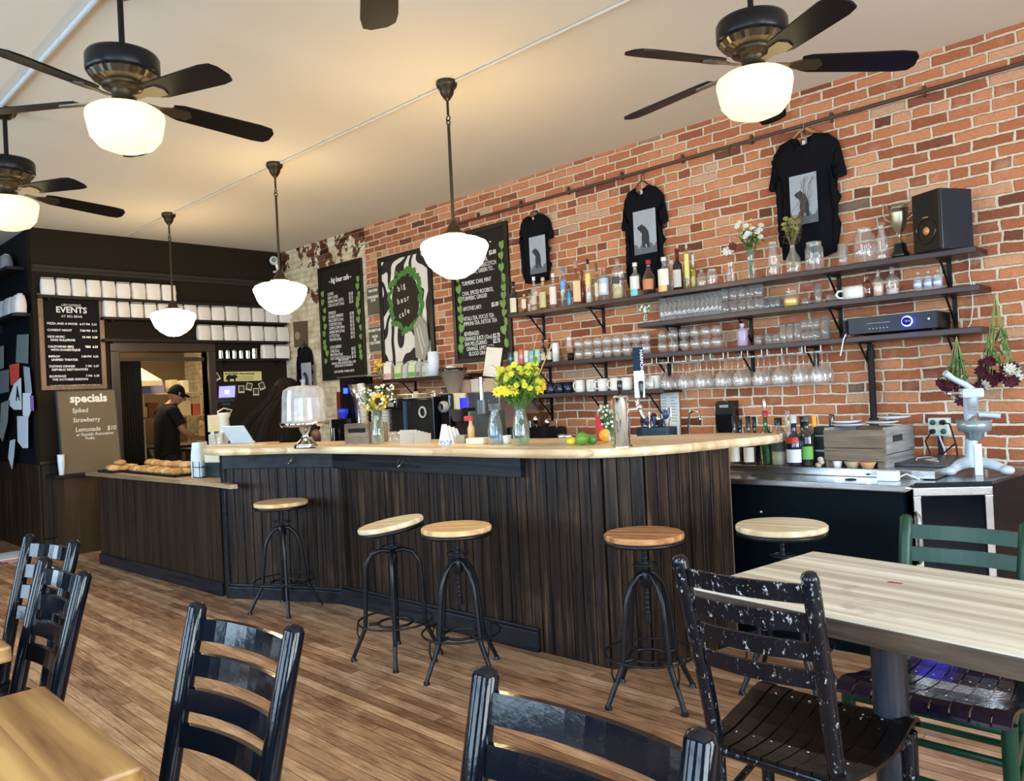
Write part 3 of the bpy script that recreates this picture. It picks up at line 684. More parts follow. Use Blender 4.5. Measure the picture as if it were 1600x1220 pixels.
def slab(lp, z0, z1, inset=.012):
    mb = MB(); n = len(lp); cx = sum(p[0] for p in lp) / n; cy = sum(p[1] for p in lp) / n
    lv = []
    for z, k in ((z0, inset * 1.6), (z0 + .012, .003), (z1 - .012, 0), (z1, inset)):
        for i, p in enumerate(lp):
            a, b = Vector(lp[i - 1]), Vector(lp[(i + 1) % n]); d = (b - a).normalized(); nm = Vector((-d.y, d.x))
            if nm.dot(Vector((cx, cy)) - Vector(p)) < 0 and False: nm = -nm
            lv.append((p[0] + nm.x * k, p[1] + nm.y * k, z))
    mb.add(lv, [(j * n + i, j * n + (i + 1) % n, (j + 1) * n + (i + 1) % n, (j + 1) * n + i) for j in range(3) for i in range(n)], True)
    mb.add(lv[:n], [tuple(range(n))[::-1]]); mb.add(lv[-n:], [tuple(range(n))]); return mb
slab(lp, BB, BT).build('top', PINE, bar)
for x, y in ((-4.98, -2.235), (-3.90, -2.098)):
    m_ = MB()
    m_.tube([(x - .04, y, 1.01), (x - .035, y - .02, .975), (x - .015, y - .03, .965), (x, y - .02, .985), (x, y, 1.0)], .004, 6).tube([(x + .02, y, 1.02), (x + .025, y - .03, 1.0), (x + .03, y - .045, .98)], .004, 6); m_.build('bag_hook', CHROME, bar)
# pastry counter
pc = thing('pastry_counter', 'low dark beadboard counter with the pastry trays, left of the bar', 'counter', (0, 0, 0))
PA, PB = (-7.86, -2.57), (-5.62, -2.46)
ph = .842
board_run(MB(), PA, PB, 0, ph - .03, .074).build('beadboard_front', mat_boards('brown_beadboard', (.014, .007, .004), (.12, .066, .03), .58, .38), pc)
run_box(MB(), PA, PB, 0, .10, -.035, -.018).build('skirting', NAVYB, pc)
sdb = MB(); board_run(sdb, (-7.86, -2.16), PA, 0, ph - .03, .08); sdb.build('side_panel', BEAD2, pc)
MB().prism([(-8.02, -2.64), (-5.70, -2.53), (-5.30, -2.545), (-5.28, -2.50), (-5.62, -2.44), (-5.70, -2.13), (-8.02, -2.13)], ph - .03, ph).build('top', mat_wood('dull_counter_top', (.20, .13, .07), (.46, .34, .19), rough=.4, tiles=.15), pc)
# ledge and chalkboard on it
t = thing('wall_ledge', 'narrow dark ledge on the back wall carrying the specials board', 'shelf', (X0 + .02, -2.36, .80))
MB().box(0, .32, -.38, .42, -.03, 0, bev=.004).build('board', BLACKM, t); MB().box(0, .28, -.30, .34, -.80, -.03).build('panel', mat_boards('umber_panel', (.030, .016, .006), (.08, .048, .02), .55, .45), t)
pA, pB, pC, pD = [at('x', -8.62, *q) for q in ((93, 612), (184, 612), (192, 734), (106, 738))]
sb = thing('specials_board', 'brown chalkboard headed specials, leaning on the ledge at the left', 'chalkboard', (-8.62, (pA.y + pB.y) / 2, .80))
sh = pA.z - .79; sb.rotation_euler = (0, math.radians(-7), 0); wd = (pB.y - pA.y) / 2
MB().box(-.012, .012, -wd, wd, 0, sh, bev=.004).build('slate', SLATEB, sb)
MB().box(-.016, .016, -wd - .012, -wd, 0, sh).box(-.016, .016, wd, wd + .012, 0, sh).box(-.016, .016, -wd - .012, wd + .012, sh, sh + .01).build('frame', C(.03, .035, .04, .5), sb)
text('heading', 'specials', .115, CHALK, sb, (.0135, -.16, sh - .115), FACE_X, spacing=1, bold=.004)
text('lettering', 'Spiked\n\nStrawberry\n\n Lemonade    $10', .066, CHALK, sb, (.0135, -.15, sh - .22), FACE_X, spacing=.74, shear=.15, xs=.85)
text('lettering', 'w/ Republic Restoratives\n        Vodka', .044, CHALK, sb, (.0135, -.13, sh - .46), FACE_X, spacing=.9, shear=.15, xs=.80)
t = thing('water_cup', 'stack of clear cups on the ledge left of the specials board', 'cups', (-8.60, -2.675, .80)); MB().lathe([(.022, 0), (.032, .12), (.032, .19), (.0, .19)], close=True, n=14).build('cup', C(.70, .76, .82, .2), t); MB().lathe([(.032, .185), (.035, .20)], n=14).build('rim', C(.8, .86, .9, .2), t)

# ================================================================ STEEL BACK COUNTER, RIGHT
sc = thing('steel_counter', 'black fronted bar counter with a stepped steel top under the crate', 'counter', (0, 0, 0))
MB().box(-3.35, -1.32, -1.10, -.02, 0, .845, bev=.004).build('body', P('blue_black_laminate', (.0005, .0035, .006), .45, spec=.08), sc)
MB().box(-3.36, -1.29, -1.155, -.85, .83, .862, bev=.006).build('front_ledge', STEEL, sc)
MB().box(-3.36, -1.24, -.865, -.02, .862, .905, bev=.004).build('raised_top', STEEL, sc)
m_ = MB(); m_.cyl((-1.78, -1.1005, .62), (-1.78, -1.106, .62), .008).cyl((-2.05, -1.1005, .68), (-2.05, -1.106, .68), .005); m_.build('screw', WHITE, sc)
for x_ in (-2.12, -1.60): MB().lathe([(.028, 0), (.028, .004), (.02, .006)], (x_, -1.0, .862), close=True, n=16).build('drain_plug', BLACKM, sc)
MB().cyl((-1.56, -.864, .884), (-1.56, -.872, .884), .012).build('round_badge', CHROME, sc)
# fridge
fr = thing('wine_fridge', 'black glass door drinks fridge with a steel frame, below the juicer', 'fridge', (-1.157, -.927, 0))
A_ = Vector((-1.303, -1.025)); B_ = Vector((-1.01, -.829)); fw = (B_ - A_).length; MF = Matrix.Rotation(math.atan2(B_.y - A_.y, B_.x - A_.x), 4, 'Z')
q_ = [(A_.x + .157 + 1, A_.y + .927)]
loc_ = [(p_[0] + 1.157, p_[1] + .927) for p_ in ((-1.290, -1.010), (-1.005, -.815), (-.925, -.03), (-1.290, -.03))]
MB().prism(loc_, .03, .845).build('body', P('fridge_black', (.002, .004, .007), .4, spec=.1), fr)
MB().prism(loc_, .845, .860).build('top', P('black_stone_top', (.012, .014, .017), .15), fr)
m_ = MB(); m_.box(-fw / 2, fw / 2, -.03, 0, .80, .84, MF, bev=.004).box(-fw / 2, fw / 2, -.03, 0, .06, .10, MF, bev=.004).box(-fw / 2, -fw / 2 + .035, -.03, 0, .10, .80, MF, bev=.004).box(fw / 2 - .035, fw / 2, -.03, 0, .10, .80, MF, bev=.004); m_.build('door_frame', STEEL, fr)
MB().box(-fw / 2 + .035, fw / 2 - .035, -.018, -.008, .10, .80, MF).build('door_glass', P('dark_door_glass', (.002, .004, .008), .12, spec=.15), fr)
MB().tube([MF @ Vector(p_) for p_ in ((-fw / 2 + .01, -.03, .72), (-fw / 2 + .01, -.065, .70), (-fw / 2 + .01, -.065, .50), (-fw / 2 + .01, -.03, .48))], .011, 8).build('handle', STEEL, fr)
for sx in (-.10, .10): MB().cyl(MF @ Vector((sx, .02, 0)), MF @ Vector((sx, .02, .03)), .015).build('foot', BLACKM, fr)

# ================================================================ WALL SHELVES ON THE BRICKS
def wall_shelf(x0, x1, zt, label, brackets, d=.25, th=.034, drop=.2, skipleft=0):
    t = thing('wall_shelf', label, 'shelf', ((x0 + x1) / 2, 0, zt)); c = (x0 + x1) / 2
    MB().box(x0 - c, x1 - c, -d, -.002, -th, 0, bev=.004).build('board', SHELFW, t)
    for b in brackets:
        m_ = MB(); b -= c
        m_.box(b - .012, b + .012, -.012, -.001, -th - drop, -th).box(b - .012, b + .012, -d * .85, 0, -th - .008, -th).tube([(b, -.008, -th - drop * .8), (b, -d * .7, -th - .006)], .007, 6)
        m_.build('bracket', IRON2, t)
    return t
Z1, Z2, Z3, Z4, Z5 = 2.072, 1.862, 1.632, 1.372, 1.592
wall_shelf(-4.74, -1.16, Z1, 'top dark red wall shelf on the bricks with bottles, vases and the speaker', (-4.55, -3.9, -3.2, -2.55, -2.0, -1.36))
wall_shelf(-3.40, -1.15, Z2, 'second wall shelf on the bricks with tall glasses and the white cup', (-3.2, -2.62, -2.0, -1.34))
wall_shelf(-4.74, -1.15, Z3, 'long third wall shelf on the bricks with stacked glasses and the amplifier', (-4.5, -3.9, -3.3, -2.62, -2.17, -1.83, -1.34))
wall_shelf(-4.90, -3.20, Z4, 'short wall shelf holding blue and white mugs', (-4.5, -3.92, -3.38))
wall_shelf(-6.58, -5.28, Z5, 'small wall shelf with coffee bags under the framed bear sign', (-6.35, -5.5))
# hanging glass rails
RX = [at('y', -.14, px_, 560).x for px_ in (1022, 1047, 1074, 1101, 1132, 1160, 1191, 1222, 1253, 1282)]
rail = thing('glass_rack', 'white wire stemware rack screwed under the third wall shelf', 'rack', (0, 0, Z3 - .034))
for x in RX:
    MB().tube([(x - .055, -.235, 0), (x - .055, -.235, -.04), (x - .018, -.245, -.04), (x - .018, -.02, -.04)], .0032, 6).tube([(x + .045, -.235, 0), (x + .045, -.235, -.04), (x + .016, -.245, -.04), (x + .016, -.02, -.04)], .0032, 6).build('wire_rail', C(.85, .85, .82, .4), rail)
def lathe_thing(name, label, cat, loc, prof, mat, group=None, n=16, part='body', double=False):
    o = MB().lathe(prof, n=n).build(name, mat, None, loc); return tag(o, label, cat, group)
STEM = [(.034, .205), (.034, .202), (.006, .196), (.004, .12), (.012, .105), (.034, .082), (.040, .055), (.037, .02), (.034, 0)]
def hang(x, y, label, group, first=[None]):
    z = Z3 - .034 - .036 - .205 + .003
    if first[0] is None:
        first[0] = tag(MB().lathe([(.034, .205), (.034, .2025), (.006, .197), (.0045, .125), (.012, .108), (.033, .085), (.041, .055), (.038, .022), (.035, 0), (.0335, 0), (.0365, .022), (.039, .055), (.031, .083), (.004, .104)], n=18).build('wine_glass', GLASS, None, (x, y, z)), label, 'glass', group); return
    o = first[0].copy(); COL.objects.link(o); o.location = (x, y, z); o['label'] = label; o['group'] = group
for i, x in enumerate(RX):
    for j in range(3): hang(x, -.205 + j * .085, '%s wine glass hanging on the %s rail of the white wire rack' % (['front', 'middle', 'rear'][j], ordn(i, 10)), 'wine glasses hanging from the rack')
# generic glass rows
def copies(proto, spots, labelf, group):
    for i, p in enumerate(spots):
        o = proto if i == 0 else proto.copy()
        if i: COL.objects.link(o)
        o.location = p; o['label'] = labelf(i); o['group'] = group
def tumbler(r0, r1, hh, mat=GLASS, name='tumbler', cat='glass'):
    return tag(MB().lathe([(0, .002), (r0 * .9, .002), (r0, .006), (r1, hh), (r1 - .002, hh), (r0 - .003, .014), (0, .014)], n=16).build(name, mat), 'x', cat)
# highballs, two deep
sp = []
for i in range(13):
    for yv in (-.19, -.11):
        x = at('y', yv, 1036 + i * 7.3, 490).x; sp.append((x, yv, Z2))
copies(tumbler(.026, .029, .165, name='highball_glass'), sp, lambda i: 'tall highball glass, %s row, %s of thirteen on the second wall shelf' % (['front', 'rear'][i % 2], ordn(i // 2, 13)), 'highball glasses on the second shelf')
sp = []
for i in range(5):
    x = at('y', -.17, 1135 + i * 13, 490).x
    for k_ in range(2): sp.append((x, -.17, Z2 + k_ * .088))
for i in range(4): sp.append((at('y', -.1, 1190 + i * 9, 480).x, -.1, Z2)) 
copies(tumbler(.027, .033, .085), sp, lambda i: ('short tumbler, %s of the %s stacked pair right of the highballs' % (['lower', 'upper'][i % 2], ordn(i // 2, 5))) if i < 10 else 'short single tumbler, %s of four left of the lemon jar' % ORD[i - 10], 'short tumblers on the second shelf')
# stacked stemless glasses on the third shelf
sp = []
for px_ in range(905, 1020, 15):
    for k_ in range(2):
        for yv in (-.19, -.10): sp.append((at('y', yv, px_, 560).x, yv, Z3 + k_ * .082))
for px_ in range(1036, 1134, 17):
    for k_ in range(2): sp.append((at('y', -.17, px_, 550).x, -.17, Z3 + k_ * .082))
pr = tag(MB().lathe([(0, .002), (.020, .003), (.034, .022), (.038, .045), (.031, .08), (.0295, .08), (.036, .045), (.032, .024), (0, .010)], n=16).build('stemless_glass', GLASS), 'x', 'glass')
copies(pr, sp, lambda i: ('%s %s stemless glass, %s column of the left glass stack' % (['lower', 'upper'][(i // 2) % 2], ['front', 'rear'][i % 2], ordn(i // 4, 8))) if i < 32 else '%s stemless glass, %s column of the middle glass stack' % (['lower', 'upper'][i % 2], ordn((i - 32) // 2, 6)), 'stacked stemless glasses')
sp = []
for px_, k_ in ((1185, 1), (1201, 1), (1213, 1), (1258, 2), (1268, 2), (1277, 2)):
    for q in range(k_): sp.append((at('y', -.17, px_, 530).x, -.17, Z3 + q * .07))
copies(tumbler(.024, .030, .068, name='small_tumbler'), sp, lambda i: 'small tumbler, %s of nine between the lilac bottle and the amplifier' % ORD[i], 'small tumblers on the third shelf')
sp = [(at('y', -.17, px_, 530).x, -.17, Z3) for px_ in (1224, 1235, 1247)]
copies(tumbler(.024, .026, .12, name='tall_glass'), sp, lambda i: 'tall clear glass, %s of three mid third wall shelf' % ['left', 'centre', 'right'][i], 'tall glasses in the middle of the third shelf')
copies(tumbler(.026, .028, .145, name='tall_glass'), [(at('y', -.17, 1290, 520).x, -.17, Z3)], lambda i: 'tallest straight glass standing alone left of the amplifier', None) if False else None
o = tumbler(.027, .030, .145, name='tall_glass'); o.location = (at('y', -.17, 1290, 520).x, -.17, Z3); o['label'] = 'tallest straight glass, standing left of the amplifier'
# ---------------------------------------------------------------- bottles
def bottle(px_, zt, hgt, r, label, glass, cap=None, lab=None, lab2=None, y=-.16, neck=.30, nr=None, shoulder=.12, square=False, capmat=None, fill=None, caph=.1, name='bottle', py=450, base=None, band=None):
    x = at('y', y, px_, py).x if base is None else base[0]
    loc = (x, y, zt) if base is None else base
    nr = nr or r * .34; H = hgt; hb = H * (1 - neck); hs = hb - H * shoulder
    t = thing(name, label, 'bottle', loc)
    prof = [(0, .002), (r * .86, .002), (r, .010), (r, hs), (r * .92, hs + (hb - hs) * .4), (nr * 1.5, hb), (nr, hb + H * .04), (nr, H * .97), (nr * 1.2, H * .975), (nr * 1.2, H)]
    MB().lathe(prof, n=4 if square else 18, close=True, smooth=not square).build('body', glass, t)
    if fill: MB().lathe([(0, .006), (r * .9, .006), (r * .9, hs * fill[1]), (0, hs * fill[1])], n=4 if square else 16, smooth=not square).build('drink', fill[0], t)
    if lab:
        m_, a, b = lab
        if square: MB().lathe([(r * 1.02, H * a), (r * 1.02, H * b)], n=4, smooth=False).build('label', m_, t)
        else:
            q = MB(); N = 14; rr = r * 1.012; vs = [(rr * math.sin(-1.9 + 3.2 * i / N), -rr * math.cos(-1.9 + 3.2 * i / N), z) for z in (H * a, H * b) for i in range(N + 1)]
            q.add(vs, [(i, i + 1, N + 2 + i, N + 1 + i) for i in range(N)], True).build('label', m_, t)
    if lab2:
        m_, a, b = lab2; q = MB(); N = 10; rr = r * 1.02; vs = [(rr * math.sin(-1.5 + 2.4 * i / N), -rr * math.cos(-1.5 + 2.4 * i / N), z) for z in (H * a, H * b) for i in range(N + 1)]
        q.add(vs, [(i, i + 1, N + 2 + i, N + 1 + i) for i in range(N)], True).build('label_band', m_, t)
    if cap: MB().lathe([(nr * 1.25, H * (1 - caph)), (nr * 1.28, H * 1.01), (0, H * 1.015)], n=14).build('cap', cap, t)
    return t
cream = C(.72, .66, .45, .6); white = C(.80, .78, .72, .6); wcap = C(.82, .82, .80, .4); bcap = C(.01, .01, .012, .3)
darkg = glassy('dark_brown_glass', (.05, .025, .015), .3)
blackglass = P('near_black_bottle', (.008, .010, .009), .08, spec=.8)
def hp(a, b, px_=900, y=-.16):  # bottle height from its pixel span
    return (b - a) / (FPX / ((at('y', y, px_, (a + b) / 2) - CAM).dot(_F)))
GOLD = C(.60, .42, .16, .15); 
bl = [
 (804, 438, 489, .036, 'dark brown bottle with a tall cream label, first on the top shelf', darkg, bcap, (cream, .06, .50), None, {}),
 (820, 458, 487, .026, 'low amber bottle with a cream label behind the first dark bottle', GLASSA, C(.6, .5, .3), (cream, .25, .75), None, {}),
 (828, 452, 486, .014, 'very slim small bottle between amber and white capped bottles', GLASS, bcap, None, None, {}),
 (836, 430, 484, .033, 'clear bottle with a white stopper under the small wall t-shirt', GLASS, wcap, (C(.55, .5, .38, .5), .2, .45), None, {'fill': (GOLD, .25)}),
 (850, 430, 481, .036, 'clear golden patterned bottle with a pale cork', glassy('pale_gold_glass', (.85, .78, .50)), C(.65, .5, .35), (C(.55, .47, .22, .4), .08, .55), None, {}),
 (866, 424, 479, .035, 'bottle with a pale pink white label and round white cap', GLASS, wcap, (C(.80, .68, .64, .6), .12, .62), None, {'fill': (C(.25, .05, .04, .2), .2)}),
 (882, 416, 478, .027, 'blue topped bottle with a bright blue label', GLASSB, C(.10, .22, .55, .3), (C(.10, .35, .75, .4), .45, .66), None, {'neck': .2}),
 (890, 446, 477, .016, 'short bright blue bottle in front of a taller one', C(.03, .25, .50, .2), bcap, None, None, {'y': -.20}),
 (902, 407, 476, .040, 'square tequila style bottle with a big cork and orange seal', glassy('honey_glass', (.85, .62, .32)), C(.42, .26, .14, .7), (C(.72, .52, .30, .5), .08, .55), None, {'square': True, 'caph': .16}),
 (911, 420, 474, .032, 'dark amber bottle half hidden behind the square cork bottle', GLASSA, C(.30, .05, .03), None, None, {'y': -.09}),
 (921, 402, 471, .026, 'tall slim clear bottle with a yellow label and black cap', GLASS, bcap, (C(.78, .60, .14, .5), .42, .68), None, {'neck': .24, 'fill': (C(.62, .62, .55, .2), .4)}),
 (934, 409, 470, .020, 'narrow pale green bottle with a dark tall cap', glassy('pale_green_glass', (.72, .78, .50)), C(.10, .10, .07), (cream, .15, .5), None, {'caph': .2}),
 (946, 414, 468, .045, 'wide clear bottle with a blue and white picture label', GLASSB, C(.60, .20, .12), (C(.45, .52, .70, .5), .18, .66), (C(.80, .75, .70, .5), .25, .5), {'neck': .22}),
 (967, 403, 466, .048, 'broad clear glass bottle with a dark round label', GLASS, glassy('stopper_glass', (.9, .9, .88), .5), None, (C(.06, .06, .06, .4), .38, .56), {'neck': .18, 'fill': (C(.60, .50, .25, .2), .5)}),
 (994, 407, 460, .042, 'clear bottle with white cap and turquoise band at its foot', GLASS, wcap, (C(.74, .74, .68, .6), .22, .60), (C(.20, .55, .62, .5), .02, .22), {}),
 (1015, 403, 457, .047, 'dark red bottle with a red capped neck and orange label', glassy('ruby_glass', (.30, .05, .03)), C(.40, .03, .03, .3), (C(.55, .20, .08, .5), .15, .45), None, {'shoulder': .25, 'fill': (C(.10, .01, .01, .2), .6)}),
 (1039, 397, 452, .046, 'round shouldered bottle with white cap, white label and ochre foot', GLASS, wcap, (C(.80, .76, .66, .6), .20, .66), (C(.72, .50, .20, .5), .02, .20), {}),
 (1051, 399, 450, .034, 'white capped bottle behind the ochre footed one', GLASS, wcap, None, None, {'y': -.08}),
 (1060, 384, 449, .034, 'tall black bottle with white figure label and red black capsule', blackglass, C(.12, .01, .02, .3), (C(.55, .50, .45, .5), .08, .50), None, {'caph': .2}),
 (1075, 376, 447, .020, 'tall thin swing top bottle with a long yellow label', glassy('straw_glass', (.85, .80, .35)), C(.5, .5, .48), (C(.66, .62, .18, .5), .25, .78), None, {'neck': .15}),
 (1084, 392, 446, .022, 'yellow bottle with a white leaf shaped stopper', glassy('straw_glass', (0, 0, 0)), C(.75, .80, .80, .3), None, None, {'caph': .35, 'y': -.12, 'fill': (C(.62, .52, .14, .2), .9)})]
for (px_, a, b, r, lb, g, cap, l1, l2, k) in bl:
    bottle(px_, Z1, hp(a, b, px_, k.get('y', -.16)), r, lb, g, cap, l1, l2, py=b, **k)
def vase(px_, zt, prof, label, mat=GLASS, y=-.15, py=440, name='glass_vase', cat='vase', loc=None, n=18):
    p = (at('y', y, px_, py).x, y, zt) if loc is None else loc
    t = thing(name, label, cat, p)
    MB().lathe(prof, n=n).build('body', mat, t); return t
def jar(px_, zt, r, hh, label, y=-.15, py=400, lid=None, mat=GLASS, name='glass_jar', nk=.8):
    t = vase(px_, zt, [(0, .003), (r * .9, .003), (r, .012), (r, hh * .76), (r * nk, hh * .88), (r * nk, hh)], label, mat, y, py, name, 'jar')
    MB().lathe([(r * nk * 1.04, hh * .93), (r * nk * 1.07, hh * .96), (r * nk * 1.04, hh)] + ([(0, hh)] if lid else []), n=18).build('lid' if lid else 'rim', lid or GLASS, t); return t
jar(1097, Z1, .030, .125, 'small clear glass decanter right of the yellow bottles', nk=.4, py=443); jar(1113, Z1, .036, .12, 'small round glass jar with stacked lid, left of the flower vases', py=440)
def blossom(mb, c, r, petals=8, tilt=0, face=None):
    c = Vector(c); f = Vector(face or (.5, -.8, .3)).normalized(); u = f.orthogonal().normalized(); v = f.cross(u)
    for i in range(petals):
        a = 2 * PI * i / petals; d = u * math.cos(a) + v * math.sin(a); e = u * -math.sin(a) + v * math.cos(a)
        mb.add([c + d * r * .18, c + d * r * .6 + e * r * .26 + f * r * .12, c + d * r + f * r * .05, c + d * r * .6 - e * r * .26 + f * r * .12], [(0, 1, 2, 3)])
    return mb
def bouquet(parent, top, spread, n, col, r, stemm=None, base=(0, 0, .02), neck=.16, leaf=0, heads=None, leafm=None, zvar=.05, leaflen=.1):
    stems = MB(); hd = MB(); lv = MB()
    for i in range(n):
        a = uni(0, 2 * PI); q = spread * math.sqrt(rnd()); tp = Vector((q * math.cos(a), q * math.sin(a), top + uni(-zvar, zvar)))
        b = Vector(base) + Vector((uni(-.01, .01), uni(-.01, .01), 0)); nk = Vector((tp.x * .22, tp.y * .22, neck))
        stems.tube([b, nk, (nk + tp) / 2 + Vector((tp.x * .1, tp.y * .1, 0)), tp], .0016, 4)
        f = Vector((tp.x * 2 + .15, tp.y * 2 - .35, .25))
        if heads == 'ball': hd.ball(tp, r * uni(.8, 1.2), 8, 5)
        else:
            for k_ in range(3): blossom(hd, tp + f.normalized() * r * .12 * k_, r * (1 - .22 * k_), 9, face=f)
        for k_ in range(leaf):
            u = uni(.3, 1); p = nk.lerp(tp, u); an = uni(0, 2 * PI); d = Vector((math.cos(an), math.sin(an), uni(-.2, .8))) * leaflen
            lv.blade([p, p + d * .5 + Vector((0, 0, .012)), p + d], leaflen * .13)
    stems.build('stems', stemm or LEAFD, parent); hd.build('flower_heads', col, parent)
    if leaf: lv.build('leaves', leafm or LEAFD, parent)
t = vase(1142, Z1, [(0, .003), (.028, .003), (.030, .02), (.022, .09), (.019, .12), (.026, .15)], 'slim vase with one white and one dark red flower on the top shelf', py=436)
bouquet(t, .215, .02, 2, C(.80, .80, .74, .7), .045, neck=.13); m_ = MB(); [blossom(m_, (.03, -.01, .25 - .006 * k_), .035 - .007 * k_, 8) for k_ in range(3)]; m_.build('red_flower', C(.14, .012, .018, .7), t)
t = vase(1174, Z1, [(0, .003), (.030, .003), (.032, .02), (.024, .11), (.022, .16), (.032, .19)], 'tall slim vase with a loose bunch of white daisies', py=430)
bouquet(t, .34, .085, 16, C(.82, .80, .72, .7), .024, neck=.17, leaf=3, zvar=.06, leaflen=.07); m_ = MB(); [m_.ball((uni(-.07, .07), uni(-.05, .05), .34 + uni(-.05, .07)), .007, 6, 4) for _ in range(16)]; m_.build('flower_centres', C(.75, .62, .08, .7), t)
t = vase(1209, Z1, [(0, .003), (.032, .003), (.036, .02), (.034, .12), (.026, .17), (.034, .22), (.032, .235)], 'clear glass pitcher left of the dried plant bottle', name='glass_pitcher', cat='pitcher', py=425); MB().tube([(.03, 0, .2), (.06, 0, .18), (.062, 0, .1), (.036, 0, .06)], .005, 6).build('handle', GLASS, t)
t = vase(1240, Z1, [(0, .003), (.042, .003), (.045, .02), (.045, .10), (.018, .155), (.015, .19), (.019, .195)], 'round bottle vase with yellow green dried plant before the large t-shirt', py=420)
bouquet(t, .32, .05, 14, C(.40, .36, .10, .8), .020, C(.30, .28, .10, .8), neck=.19, leaf=4, zvar=.06, leafm=C(.35, .33, .10, .8), leaflen=.05)
tw = MB()
for i in range(9):
    x_, y_ = 0, 0; pts = [(0, 0, .02), (.01, 0, .19)]; cx = uni(-.05, .02)
    for k_ in range(8): cx += uni(-.005, .045); pts.append((cx, uni(-.05, .05) - .02, .22 + k_ * .055 + uni(-.02, .02)))
    tw.tube(pts, .0013, 4)
tw.build('twigs', C(.16, .09, .05, .7), t)
jar(1273, Z1, .056, .185, 'large clear preserving jar standing before the large t-shirt', py=414, nk=.82)
o = tumbler(.027, .031, .145); o.location = (at('y', -.15, 1318, 410).x, -.15, Z1); o['label'] = 'straight clear tumbler between the two large jars on the top shelf'
jar(1352, Z1, .062, .215, 'largest clear glass jar, left of the carafe and trophy', py=404, nk=.7)
vase(1379, Z1, [(0, .003), (.034, .003), (.036, .02), (.036, .12), (.018, .18), (.018, .21), (.026, .235)], 'clear glass carafe between the large jar and the trophy', py=400, name='glass_carafe', cat='carafe')
# trophy
p = at('y', -.15, 1407, 393); t = thing('trophy_cup', 'tarnished two handled trophy cup on a black foot, beside the speaker', 'trophy', (p.x, -.15, Z1))
MB().lathe([(0, 0), (.050, 0), (.052, .03), (.038, .045), (.034, .085), (.030, .09), (0, .09)], n=20).build('foot', BLACKG, t)
MB().lathe([(.024, .09), (.020, .10), (.008, .115), (.010, .15), (.028, .17), (.046, .22), (.052, .29), (.057, .315), (.055, .315), (.045, .22), (.02, .175), (0, .172)], n=24).build('cup', PEWTER, t)
for s_ in (-1, 1): MB().tube([(s_ * .046, 0, .225), (s_ * .075, 0, .245), (s_ * .088, 0, .29), (s_ * .080, 0, .335), (s_ * .062, 0, .32), (s_ * .053, 0, .30)], .005, 6).build('handle', PEWTER, t)
# speaker
p = at('y', -.22, 1431, 393); t = thing('loudspeaker', 'black bookshelf loudspeaker with a copper cone on the top shelf', 'speaker', (-1.318, -.165, Z1), math.radians(-30))
MB().box(-.095, .095, -.13, .085, 0, .335, bev=.006).build('cabinet', P('speaker_vinyl', (.006, .014, .026), .3), t)
MB().box(-.096, .096, -.146, -.13, .002, .333, bev=.005).build('front_baffle', P('brown_black_baffle', (.014, .012, .008), .5), t)
MB().ring((0, -.148, .115), .068, .006, 32, 6, 'y').build('woofer_ring', BLACKG, t)
MB().lathe([(.066, -.146), (.05, -.140), (.03, -.136), (0, -.136)], (0, 0, .115), n=28, axis='y').lathe([(.028, -.138), (.02, -.150), (0, -.155)], (0, 0, .115), n=20, axis='y').build('woofer_cone', P('copper_cone', (.75, .30, .10), .45, .4), t)
m_ = MB(); m_.prism([(-.055, .2), (.055, .2), (.055, .31), (-.055, .31)], -.1475, -.146, 'xz'); m_.lathe([(.045, -.1475), (.012, -.139), (0, -.139)], (0, 0, .255), n=4, axis='y', smooth=False); m_.build('horn', BLACKM, t)
MB().box(-.02, .02, -.1475, -.146, .188, .194).build('badge', C(.6, .5, .3, .3, 1), t)

# ---------------------------------------------------------------- second and third shelf, single items
t = vase(1009, Z2, [(0, .002), (.018, .002), (.020, .03), (.012, .06), (.016, .075)], 'tiny vase with small white flowers at the left end of the second shelf', py=508, y=-.18, n=12)
bouquet(t, .11, .04, 12, C(.72, .72, .60, .7), .014, heads='ball', neck=.07, zvar=.025, leaf=1, leaflen=.04)
jar(1237, Z2, .050, .105, 'clip top jar of yellow lemon slices on the second shelf', py=477, nk=.75); j_ = bpy.data.objects[[o.name for o in COL.objects if o.get('label', '').startswith('clip top jar')][0]]
MB().lathe([(0, .006), (.045, .006), (.045, .055), (0, .06)], n=16).build('lemon_slices', C(.80, .52, .03, .4), j_); MB().tube([(-.02, -.03, .09), (0, -.04, .12), (.02, -.03, .09)], .003, 5).build('clasp', CHROME, j_)
o = tumbler(.022, .026, .05, name='small_tumbler'); o.location = (at('y', -.15, 1259, 474).x, -.15, Z2); o['label'] = 'small low glass right of the lemon slice jar'
o = tumbler(.022, .026, .125, name='tall_glass'); o.location = (at('y', -.15, 1279, 472).x, -.15, Z2); o['label'] = 'tall straight glass left of the big white cup'
lathe_thing('glass_bowl', 'small clear glass bowl left of the big white cup', 'bowl', (at('y', -.15, 1299, 470).x, -.15, Z2), [(0, .003), (.02, .003), (.038, .05), (.036, .05), (0, .01)], GLASS)
def mug(loc, r, hh, mat, label, ang=0, group=None, name='mug', cat='mug'):
    t = thing(name, label, cat, loc, ang, group)
    MB().lathe([(0, 0), (r * .86, 0), (r, .012), (r * 1.03, hh), (r * .95, hh), (r * .88, .012), (0, .012)], n=18).build('body', mat, t)
    MB().tube([(r * .98, 0, hh * .82), (r * 1.45, 0, hh * .78), (r * 1.6, 0, hh * .5), (r * 1.4, 0, hh * .24), (r * .95, 0, hh * .2)], r * .12, 6).build('handle', mat, t); return t
mug((at('y', -.15, 1336, 467).x, -.15, Z2), .066, .075, WHITE, 'very wide white cup on the second shelf', PI + .4)
bottle(1356, Z2, .145, .027, 'small amber bottle right of the big white cup', glassy('amber_glass'), C(.10, .04, .02), None, py=461)
